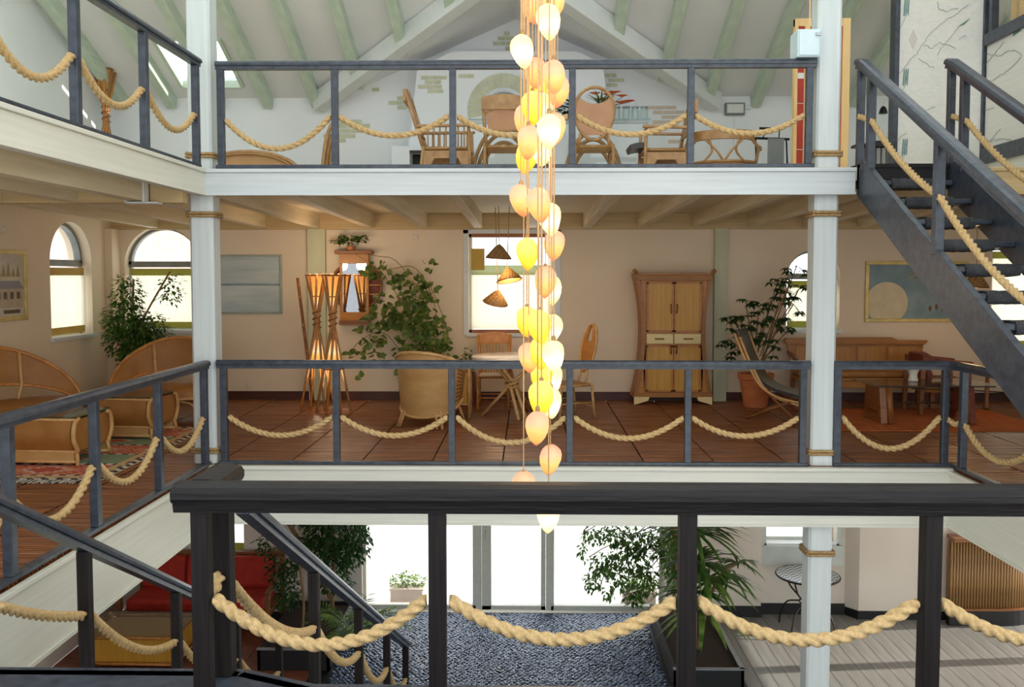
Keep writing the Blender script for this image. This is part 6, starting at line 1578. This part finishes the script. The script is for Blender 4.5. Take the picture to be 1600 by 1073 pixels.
t = thing('flower_vase', 'glass vase of orange lilies on the counter', 'vase', (ux(938, 11.9), 11.9, gz + .004))
m = MB(); m.lathe([(.04, 0), (.05, .01), (.045, .10), (.06, .20), (.055, .20), (.04, .10), (.043, .015), (0, .012)], 18); m.build('body', jar, t, smooth=True)
m = MB(); fl_ = []
for px, py in ((930, 148), (951, 150), (960, 146), (972, 152), (982, 160), (970, 162), (940, 157)):
    e = atY(px, py, 11.9) - t.location; fl_.append(e); m.tube(bez([(0, 0, .03), (e.x * .4, .0, .18), e], 4), .004, 4)
m.build('stalks', M['leaf_mid'], t)
for e in fl_:
    m = MB()
    for k in range(6):
        a = 2 * PI * k / 6; leaf(m, e, Vector((math.cos(a), math.sin(a) * .8 - .3, .35)).normalized(), .10, .075)
    m.build('bloom', M['flower'], t)
m = MB()
for k in range(14): a = k * 2.4; leaf(m, Vector((0, 0, .2)), Vector((math.cos(a), math.sin(a), .9 + .3 * math.sin(k))).normalized(), .26, .03)
m.build('foliage', M['leaf_mid'], t, kind='stuff')
t = thing('leafy_posy', 'dark leafy posy in a slim pot on the counter behind a railing post', 'plant', (ux(886, 11.9), 11.9, gz + .004))
m = MB(); m.lathe([(.03, 0), (.045, .02), (.04, .10), (0, .10)], 14); m.build('pot', M['dark'], t, smooth=True)
foliage('foliage', [((0, 0, .16), (.12, .08, .10))], 120, .07, .05, M['leaf_dark'], t, .0)
# emergency light on the wall
q = atY(1147, 171, YB)
t = thing('emergency_light', 'grey-framed emergency light on the upper back wall', 'light fitting', (q.x, YB - .001, q.z))
m = MB(); m.bx(-.14, .14, -.07, 0, -.085, .085); m.build('housing', mat('fitting_grey', (120, 124, 118), rough=.5), t, bevel=.01)
m = MB(); m.bx(-.115, .115, -.078, -.07, -.062, .062); m.build('diffuser', mat('opal_diffuser', (206, 206, 200), (216, 216, 210), rough=.3), t)
m = MB(); m.bx(.145, .23, -.05, 0, -.0, .06); m.tube([(.0, -.008, -.085), (.0, -.008, -.55)], .006, 5); m.build('junction_box', M['white'], t)
# enamel box on the column
q0, q1 = atY(1243, 52, 8.45), atY(1276, 95, 8.45)
colr = bpy.data.objects['column.001']; cxr = colr.location.x
t = thing('switch_box', 'pale blue enamel box fixed to the column above the railing', 'box', ((q0.x + cxr - .113) / 2, 8.5, (q0.z + q1.z) / 2 + .02)); hw, hz = (cxr - .113 - q0.x) / 2, (q0.z - q1.z) / 2
m = MB(); m.bx(-hw, hw, -.12, .12, -hz, hz); m.build('case', M['cabinet_blue'], t, bevel=.008)
m = MB(); m.bx(-hw + .012, hw - .01, -.135, -.121, -hz + .012, hz - .012); d_o = m.build('lid', M['cabinet_blue'], t, bevel=.006)
m = MB(); m.bx(hw - .05, hw - .0, -.155, -.136, .06, .085); m.build('catch', M['steel'], d_o)
m = MB(); m.tube([(.04, 0, hz), (.035, 0, 2.2)], .006, 6); m.build('cable', M['pine'], t)
# red panelled door leaf behind the column
DY = 9.6; d0, d1 = atY(1238, 200, DY).x, atY(1326, 100, DY).x; dz = atY(1320, 30, DY).z - ZU
t = thing('panelled_screen', 'tall red panelled door leaf with pine stiles behind the column', 'door', ((d0 + d1) / 2, DY, ZU)); hw = (d1 - d0) / 2
m = MB(); m.bx(-hw + .03, hw - .03, -.02, .02, .0, dz - .03); m.build('panel', M['red_panel'], t)
for x0, x1 in ((-hw, -hw + .035), (-hw + .105, -hw + .155), (hw - .08, hw)):
    m = MB(); m.bx(x0, x1, -.045, .035, 0, dz); m.build('stile', M['pine'], t, bevel=.004)
m = MB(); m.bx(-hw, hw, -.04, .03, dz - .08, dz); m.build('top_rail', M['pine'], t, bevel=.004)
for z in (.04, .32, .80, 1.06):
    m = MB(); m.bx(-hw + .035, -hw + .105, -.026, -.0205, z, z + (.006 if 0 < z < 1 and z != .04 else .06)); m.build('panel_joint', M['white'], t)

# radiator and small gear beyond the upper stair
RY = 11.6; q0, q1 = atY(1342, 240, RY), atY(1440, 240, RY)
t = thing('radiator', 'grey ribbed radiator beyond the head of the upper stair', 'radiator', ((q0.x + q1.x) / 2, RY, ZU)); hw = (q1.x - q0.x) / 2
for k in range(12):
    m = MB(); m.bx(-hw + 2 * hw * k / 12 + .006, -hw + 2 * hw * (k + 1) / 12 - .006, -.05, .05, .06, .62); m.build('rib', M['radiator'], t, bevel=.012)
m = MB(); m.tube([(-hw, 0, .10), (hw, 0, .10)], .02, 6); m.tube([(-hw, 0, .57), (hw, 0, .57)], .02, 6); m.bx(-hw + .05, -hw + .09, -.04, .04, 0, .08); m.bx(hw - .09, hw - .05, -.04, .04, 0, .08); m.build('pipe', M['radiator'], t)
q = atY(1358, 226, RY); t = thing('black_device', 'flat black machine lying on the grey radiator', 'machine', (q.x, RY, ZU + .622))
m = MB(); m.bx(-.20, .22, -.09, .09, 0, .035); m.build('base', M['dark'], t, bevel=.006)
m = MB(); m.prism([(-.08, .035), (.20, .035), (.16, .085), (-.02, .075)], -.07, .07); m.build('cover', M['dark'], t)
q = atY(1386, 172, RY)
t = thing('gooseneck_lamp', 'arched lamp with a dark head beyond the upper stair', 'lamp', (atY(1400, 220, RY).x, RY, ZU + .622))
m = MB(); m.tube(bez([(0, 0, .02), (.02, 0, .35), (-.02, 0, .58), (-.14, 0, .62), (-.17, 0, .5)], 6), .012, 6); m.build('arm', M['white'], t, smooth='all')
m = MB(); m.lathe([(.02, .06), (.04, .03), (.055, -.03), (.0, -.02)], 12, (-.17, 0, .46)); m.build('head', M['dark'], t, smooth=True)
m = MB(); m.lathe([(.06, 0), (.06, .015), (.02, .025), (0, .025)], 14); m.build('base', M['dark'], t, smooth=True)

# partition with painted vines at the head of the upper stair
PY = 9.6; p0, p1 = atY(1398, 150, PY).x, XU
wp = MB(); wp.bx(p0, p1, PY, PY + .08, ZU, 5.6); wpo = wp.build('wall_partition', M['partition'], kind='structure')
for x, w_ in ((p0 - .02, .05), (p1 - .03, .10)):
    m = MB(); m.bx(x, x + w_, PY - .03, PY + .11, ZU, 5.6); m.build('frame_post', M['rail'], wpo, bevel=.004)
ws = MB(); ws.bx(XU - .0, XU + .06, 3.0, PY - .04, ZU - .07, 4.22); ws.bx(XU, XU + .06, 3.0, PY - .04, 5.3, 5.6); wso = ws.build('wall_side_partition', M['partition'], kind='structure')
for z0, z1 in ((2.96, 3.12), (4.18, 4.30)):
    m = MB(); m.bx(XU - .035, XU + .0, 3.0, PY - .04, z0, z1); m.build('frame_beam', M['rail'], wso, bevel=.004)
for y in (PY - .16, 8.2, 6.9):
    m = MB(); m.bx(XU - .02, XU + .05, y, y + .06, 4.30, 5.3); m.build('window_post', M['pine'] if y < 9 else M['rail'], wso)
m = MB(); m.bx(XU + .055, XU + .075, 3.0, PY - .1, 4.22, 5.3); m.build('pane', M['glass'], wso)
m = MB(); m.grid(lambda u, v: (XU + .16 + .03 * math.sin(u * 60), 7.0 + (PY - 7.2) * u, 4.22 + 1.1 * v), 60, 1); m.build('tan_curtain', mat('tan_curtain_cloth', (196, 160, 100), (210, 176, 116), rough=.9), wso)
r = thing('fascia_rail', 'x', 'x'); bpy.data.objects.remove(r)
def vine(m, pts):   # pts in photo-like panel coordinates: fractions of the panel
    q = []
    for (a, b), (c, d) in zip(pts, pts[1:]):
        for k in range(5): t_ = k / 5; q.append((a + (c - a) * t_ + rng.uniform(-.006, .006), b + (d - b) * t_ + rng.uniform(-.010, .010)))
    q.append(pts[-1]); return q
U0, U1, V0, V1 = p0, p1, ZU, 5.6
def pp(px, py): v = atY(px, py, PY - .003); return (v.x, PY - .004, v.z)
def ps(px, py): v = atX(px, py, XU - .003); return (XU - .004, v.y, v.z)
cr = lambda a, b: (1380 + a / 3.577, b / 3.577)
lines = [[(85, 420), (150, 330), (190, 300), (220, 250), (260, 190), (330, 130), (400, 80), (475, 25)], [(220, 250), (270, 270), (310, 240), (360, 250), (405, 275)], [(300, 305), (340, 250), (400, 180), (430, 140)], [(200, 330), (240, 355), (285, 380)], [(90, 540), (120, 490), (130, 430)], [(305, 10), (310, 55), (370, 60), (420, 45)], [(95, 900), (125, 850), (130, 800)], [(210, 660), (250, 610), (290, 595)], [(420, 215), (465, 200)], [(85, 180), (120, 110), (130, 40)], [(80, 790), (130, 740)]]
m = MB()
for ln in lines:
    q = vine(m, [(cr(a, b)) for a, b in ln]) if False else [cr(a, b) for a, b in ln]
    pts = []
    for (a, b), (c, d) in zip(q, q[1:]):
        for k in range(5): t_ = k / 5; pts.append(pp(a + (c - a) * t_ + rng.uniform(-1.2, 1.2), b + (d - b) * t_ + rng.uniform(-1.5, 1.5)))
    pts.append(pp(*q[-1])); m.tube(pts, .0032, 4)
m.build('painted_vine', M['ink'], wpo)
m = MB()
for a, b in ((125, 40), (120, 430), (115, 820)):
    x, y, z = pp(*cr(a, b)); 
    for k in range(3): m.prism([(x - .02 + .02 * k, z - .09 + .02 * k), (x - .008 + .02 * k, z - .09), (x + .0 + .02 * k, z + .09), (x - .012 + .02 * k, z + .07)], PY - .006, PY)
x, y, z = pp(*cr(445, 125)); m.prism([(x - .06, z - .05), (x + .08, z + .05), (x + .02, z - .02)], PY - .006, PY)
m.build('painted_leaf', M['ink_green'], wpo)
m = MB()
for a, b in ((168, 220), (165, 610)):
    x, y, z = pp(*cr(a, b)); m.prism([(x - .045, z), (x, z - .10), (x + .045, z), (x, z + .10)], PY - .005, PY)
m.build('painted_diamond', M['pinkish'], wpo)
lines = [[(520, 410), (590, 340), (640, 280), (675, 235)], [(540, 275), (590, 300), (650, 315), (700, 285), (740, 280), (780, 310)], [(560, 465), (630, 440), (700, 390), (770, 320)], [(500, 335), (525, 330)], [(560, 820), (610, 770), (655, 720)], [(530, 740), (590, 790), (650, 775), (700, 780), (730, 795)], [(500, 640), (560, 620), (620, 600)]]
m = MB()
for ln in lines:
    q = [cr(a, b) for a, b in ln]; pts = []
    for (a, b), (c, d) in zip(q, q[1:]):
        for k in range(5): t_ = k / 5; pts.append(ps(a + (c - a) * t_, b + (d - b) * t_ + rng.uniform(-1.5, 1.5)))
    pts.append(ps(*q[-1])); m.tube(pts, .0032, 4)
m.build('painted_vine', M['ink'], wso)
m = MB()
for a, b in ((515, 410), (440, 570), (745, 165)):
    x, y, z = ps(*cr(a, b)); m.prism([(y - .08, z - .03), (y + .06, z - .05), (y + .04, z + .05)], XU - .006, XU, 'x')
m.build('painted_leaf', M['ink_green'], wso)

# ------------------------------------------------------------------ ground floor things
# red sofa
s0, s1 = atY(205, 930, 12.4).x, atY(430, 930, 12.4).x; hw = (s1 - s0) / 2
t = thing('red_sofa', 'wooden-framed sofa with red cushions at the foot of the stair', 'sofa', ((s0 + s1) / 2, 12.42, ZG))
m = MB(); m.bx(-hw, hw, -.38, .38, .20, .28); m.build('frame', M['brown_wood'], t, bevel=.01)
for k in range(3):
    a = -hw + .07 + k * (2 * hw - .14) / 3; b = a + (2 * hw - .14) / 3 - .012
    m = MB(); m.bx(a, b, -.38, .26, .28, .46); m.build('seat_cushion', M['red_sofa'], t, bevel=.05)
    m = MB(); m.box(((a + b) / 2, .26, .66), (b - a, .17, .44), Matrix.Rotation(R(-10), 3, 'X')); m.build('back_cushion', M['red_sofa'], t, bevel=.05)
for s_ in (-1, 1):
    m = MB(); m.bx(s_ * (hw + .0) - .035, s_ * hw + .035, .34, .42, 0, .92); m.build('back_post', M['brown_wood'], t, bevel=.01)
    m = MB(); m.sweep([(s_ * hw, .36, .74), (s_ * hw, -.05, .60), (s_ * hw, -.42, .56)], [(-.04, -.02), (.04, -.02), (.04, .02), (-.04, .02)]); m.build('arm', M['brown_wood'], t, bevel=.006)
    m = MB(); m.bx(s_ * hw - .03, s_ * hw + .03, -.42, -.34, 0, .55); m.build('leg', M['brown_wood'], t, bevel=.01)
m = MB(); m.bx(-hw, hw, .35, .41, .84, .92); m.build('top_rail', M['brown_wood'], t, bevel=.01)
# yellow bamboo table before it
c_ = atY(248, 980, 11.6)
t = thing('bamboo_low_table', 'low yellow bamboo table with a glass top before the red sofa', 'table', (c_.x - .05, 11.2, ZG)); a_, b__ = .58, .38
m = MB(); m.bx(-a_ + .04, a_ - .04, -b__ + .04, b__ - .04, .10, .42); m.build('bamboo_body', M['bamboo_slab'], t)
for s_ in (-1, 1):
    for q in (-1, 1): tubeset('leg', [[(s_ * a_, q * b__, 0), (s_ * a_, q * b__, .46)]], .03, M['rattan_pale'], t)
m = MB()
for z in (.10, .43):
    m.tube([(-a_, -b__, z), (a_, -b__, z), (a_, b__, z), (-a_, b__, z)], .02, 6, closed=True)
m.build('frame_rail', M['rattan'], t, smooth='all')
m = MB(); m.bx(-a_ - .02, a_ + .02, -b__ - .02, b__ + .02, .465, .475); m.build('glass_top', M['glass_green'], t)

# planting beds (black troughs) either side of the pebbles
bm_ = M['black']
def trough(label, x0, x1, y0, y1, h=.26):
    t = thing('planting_trough', label, 'planter', ((x0 + x1) / 2, (y0 + y1) / 2, ZG), 0, 'black planting troughs'); a, b = (x1 - x0) / 2, (y1 - y0) / 2
    m = MB(); e = .035
    m.bx(-a, a, -b, -b + e, 0, h); m.bx(-a, a, b - e, b, 0, h); m.bx(-a, -a + e, -b, b, 0, h); m.bx(a - e, a, -b, b, 0, h); m.build('trough_wall', bm_, t)
    m = MB(); m.bx(-a + e, a - e, -b + e, b - e, 0, h * .82); m.build('soil', M['soil'], t)
    m = MB(); m.bx(-a - .01, a + .01, -b - .01, -b + e + .01, h, h + .014); m.bx(a - e - .01, a + .01, -b, b, h, h + .014); m.build('rim', M['steel'], t)
    return t
tr = atZ(1163, 1047, ZG + .26)
trough('black trough under the weeping fig at the edge of the grey boards', PX1 - .28, tr.x, tr.y, 12.55)
trough('black trough under the palm and ficus beside the stair foot', atY(446, 960, 12.2).x, PX0 - .06, 10.9, 12.6)
# weeping fig by the doors
p = (atY(1052, 960, 12.3).x, 12.3, ZG + .232)
t = thing('weeping_fig', 'weeping fig hanging its fine leaves across the glass door', 'plant', p); T0 = t.location
def G(px, py, Y=12.4): return atY(px, py, Y) - T0
tubeset('trunk', [bez([(0, 0, 0), (.02, 0, .8), (-.05, 0, 1.5), (-.1, 0, 2.2)], 6)], .025, M['stem'], t)
br = [bez([(-.02, 0, 1.3), G(1010, 860), G(960, 850), G(920, 870)], 6), bez([(-.03, 0, 1.0), G(1000, 900), G(950, 895), G(935, 925)], 6), bez([(-.05, 0, 1.6), G(990, 835), G(950, 815), G(915, 830)], 6), bez([(0, 0, .9), G(1010, 915), G(975, 930)], 6)]
tubeset('branch', br, .008, M['stem'], t, 5)
cl = [(G(px, py), (rx / 115, .22, rz / 115)) for px, py, rx, rz in ((1000, 840, 30, 22), (960, 835, 26, 18), (925, 835, 16, 14), (985, 870, 36, 24), (945, 880, 26, 18), (1005, 905, 26, 24), (965, 905, 14, 16), (925, 905, 12, 18), (990, 930, 18, 16), (1040, 850, 26, 30), (1040, 800, 40, 22), (980, 800, 40, 16), (912, 860, 6, 14), (950, 925, 8, 12), (1060, 890, 24, 24))]
foliage('foliage', cl, 2900, .085, .042, M['leaf_mid'], t, .55)
# tall dracaena
p = (atY(1085, 960, 11.1).x, 11.05, ZG + .232)
t = thing('dracaena', 'tall dracaena with long arching strap leaves behind a railing post', 'plant', p); T0 = t.location
tubeset('trunk', [bez([(0, 0, 0), (.0, 0, .7), (-.04, 0, 1.5)], 5), bez([(.05, .05, 0), (.15, .05, .5), (.30, .0, .95), (.52, 0, 1.12)], 5), bez([(-.05, 0, 0), (-.05, -.1, .5)], 4)], .022, M['stem'], t)
m = MB()
for c, n, L, W in (((-.04, 0, 1.5), 38, .85, .045), ((0, 0, 1.1), 34, .75, .045), ((-.06, -.1, .75), 26, .6, .045)): strap_leaves(m, c, int(n * 1.5), L, W * 1.25, 1.0)
strap_leaves(m, (.52, 0, 1.12), 20, .42, .04, .9); strap_leaves(m, (.40, 0, .98), 14, .5, .04, .3)
m.build('strap_leaves', M['leaf_mid'], t, kind='stuff')
m = MB(); c_ = atY(1098, 950, 10.85) - T0; strap_leaves(m, c_, 20, .62, .075, .1, .8); strap_leaves(m, (.12, -.15, .95), 26, .78, .065, .35); m.build('low_leaves', M['leaf_bright'], t, kind='stuff')
# ficus and palm on the other side
p = (atY(520, 960, 12.2).x, 12.15, ZG + .232)
t = thing('tall_ficus', 'dense dark ficus reaching the ceiling beside the glass doors and stair', 'plant', p); T0 = t.location
tubeset('trunk', [bez([(0, 0, 0), (.03, 0, .9), (0, 0, 1.9)], 6), bez([(0, 0, .2), (-.3, 0, .8), (-.6, 0, 1.3)], 6)], .028, M['stem'], t)
cl = [(G(px, py, 12.15), (rx / 115, .26, rz / 115)) for px, py, rx, rz in ((525, 835, 50, 28), (545, 860, 34, 26), (520, 880, 34, 26), (505, 850, 28, 34), (560, 840, 22, 24), (480, 850, 18, 24), (525, 910, 26, 16), (500, 800, 60, 26), (570, 800, 24, 24))]
foliage('foliage', cl, 2600, .085, .04, M['leaf_dark'], t, .5)
p = (atY(474, 980, 11.5).x, 11.45, ZG + .232)
t = thing('slender_ficus', 'slender dark-leaved ficus between the red sofa and the stair rail', 'plant', p); T0 = t.location
tubeset('trunk', [bez([(0, 0, 0), (.02, 0, .5), (-.05, 0, 1.1)], 5)], .018, M['stem'], t)
foliage('foliage', [(G(px, py, 11.5), (rx / 118, .15, rz / 118)) for px, py, rx, rz in ((440, 890, 24, 22), (418, 862, 16, 12), (450, 920, 20, 20), (446, 938, 22, 12), (410, 845, 12, 10), (458, 880, 10, 16))], 620, .075, .036, M['leaf_dark'], t, .4)
p = (atY(556, 985, 11.3).x, 11.2, ZG + .232)
t = thing('fan_palm', 'feathery bright green palm in front of the tall ficus', 'plant', p)
m = MB(); fm = MB()
for k in range(16):
    a = 2 * PI * k / 16 + rng.uniform(-.2, .2); el = rng.uniform(.5, 1.6); d = Vector((math.cos(a), math.sin(a), el)).normalized(); L = rng.uniform(.55, .85)
    st_ = [Vector((0, 0, .1)) + d * L * i / 6 - Vector((0, 0, .30 * (i / 6) ** 2)) for i in range(7)]; m.tube(st_, .008, 4)
    for i in range(2, 7):
        for s_ in (-1, 1):
            for j in (0, .5):
                sd_ = d.cross(Vector((0, 0, 1))).normalized() * s_; dd = (sd_ + d * .8 - Vector((0, 0, .35))).normalized(); leaf(fm, st_[i] if j == 0 else st_[i].lerp(st_[i - 1], .5), dd, .30 - .02 * i, .028)
m.build('frond_stem', M['leaf_mid'], t); fm.build('fronds', M['leaf_bright'], t, kind='stuff')
# loose floor lamp glow lighting the palm from below
# cafe table with a wavy mosaic top
c_ = atY(1262, 897, 12.28)
t = thing('cafe_table', 'small round cafe table with a wavy mosaic top and curled iron legs', 'table', (c_.x, 12.28, ZG)); rr = .42; hz = c_.z - ZG
mm = [mat('mosaic_white', (206, 208, 204), rough=.3), mat('mosaic_dark', (52, 60, 70), rough=.3)]
m = MB(); NN = 40
for i in range(NN):
    for j in range(NN):
        x0, y0 = -rr + 2 * rr * i / NN, -rr + 2 * rr * j / NN; s_ = 2 * rr / NN
        if math.hypot(x0 + s_ / 2, y0 + s_ / 2) < rr - .01:
            m.mi = int(((y0 + .035 * math.sin(x0 * 42)) / .042) % 2); m.add([(x0, y0, hz + .002), (x0 + s_, y0, hz + .002), (x0 + s_, y0 + s_, hz + .002), (x0, y0 + s_, hz + .002)], [(0, 1, 2, 3)])
m.build('mosaic', mm, t)
m = MB(); m.lathe([(0, hz - .025), (rr, hz - .025), (rr + .01, hz - .01), (rr, hz), (0, hz)], 36); m.build('tabletop', M['steel'], t, smooth=True)
m = MB(); m.tube([((rr + .005) * math.cos(2 * PI * k / 36), (rr + .005) * math.sin(2 * PI * k / 36), hz - .012) for k in range(36)], .014, 6, closed=True); m.build('rim', M['iron'], t, smooth='all')
for k in range(4):
    a = PI / 4 + PI / 2 * k; ca, sa = math.cos(a), math.sin(a)
    tubeset('leg', [bez([(ca * .36, sa * .36, hz - .03), (ca * .26, sa * .26, hz - .22), (ca * .10, sa * .10, .42), (ca * .30, sa * .30, .34), (ca * .40, sa * .40, .16), (ca * .42, sa * .42, 0)], 6)], .012, M['iron'], t)
m = MB(); m.tube([(.11 * math.cos(2 * PI * k / 16), .11 * math.sin(2 * PI * k / 16), .41) for k in range(16)], .010, 5, closed=True); m.build('leg_ring', M['iron'], t)
# bamboo bar counter
bx0 = atY(1484, 900, 12.5).x
t = thing('bar_counter', 'curved bar front of upright bamboo poles on a dark plinth', 'counter', (bx0, 12.5, ZG))
path = [(.0, 0.0)] + [(x, 0.0) for x in (.2, .4, .6, .72)] + [(.72 + .55 * math.sin(R(a)), .55 * (1 - math.cos(R(a))) ) for a in range(10, 91, 10)]
path = [(x, -(y) * 0 + y * .55) for x, y in path]
def along(d):
    for p, q in zip(path, path[1:]):
        l = math.hypot(q[0] - p[0], q[1] - p[1])
        if d <= l: return (p[0] + (q[0] - p[0]) * d / l, p[1] + (q[1] - p[1]) * d / l)
        d -= l
    return path[-1]
tot = sum(math.hypot(q[0] - p[0], q[1] - p[1]) for p, q in zip(path, path[1:])); n_ = int(tot / .041)
pm_ = MB(); pm_.tube([(0, 0, .22), (0, 0, .55), (0, 0, .555), (0, 0, 1.22)], [.0165, .0165, .0182, .016], 8); po = None
for k in range(n_):
    x, y = along(tot * (k + .5) / n_)
    if po is None: po = pm_.build('bamboo_pole', M['bamboo_pole'], t, smooth='all'); o = po
    else: o = po.copy(); C.objects.link(o)
    o.location = (x, y, 0)
m = MB(); m.sweep([(x, y + .03, .11) for x, y in path], [(-.05, -.11), (.05, -.11), (.05, .11), (-.05, .11)]); m.build('plinth', M['black'], t)
m = MB(); m.sweep([(x, y + .045, .72) for x, y in path], [(-.02, -.5), (.02, -.5), (.02, .5), (-.02, .5)]); m.build('back_board', M['rattan_dark'], t)
m = MB(); m.sweep([(x, y + .0, .235) for x, y in path], [(-.03, -.015), (.03, -.015), (.03, .015), (-.03, .015)]); m.build('plinth_rail', M['brown_wood'], t)
m = MB(); m.sweep([(x, y + .0, 1.25) for x, y in path], [(-.12, -.025), (.12, -.025), (.12, .025), (-.12, .025)]); m.build('bar_top', M['brown_wood'], t)
# planters outside
for px, py, lb in ((635, 945, 'pale flower box with small green shrubs outside the fixed pane'), (1000, 950, 'pale flower box outside, half hidden by the weeping fig')):
    q = atZ(px, py, ZG - .06); t = thing('flower_box', lb, 'planter', (q.x, q.y + .15, ZG - .06), 0, 'flower boxes outside the doors')
    m = MB(); m.bx(-.25, .25, -.14, .14, 0, .24); m.build('box', mat('pinkish_box', (216, 196, 184), (226, 208, 198), rough=.7), t, bevel=.015)
    m = MB(); m.bx(-.265, .265, -.155, .155, .215, .245); m.build('rim', mat('pinkish_box_rim', (222, 204, 192), rough=.7), t, bevel=.006)
    foliage('foliage', [((-.14, 0, .32), (.13, .12, .10)), ((.02, 0, .34), (.13, .12, .12)), ((.17, 0, .31), (.11, .12, .09))], 330, .05, .04, M['leaf_bright'], t, -.1)
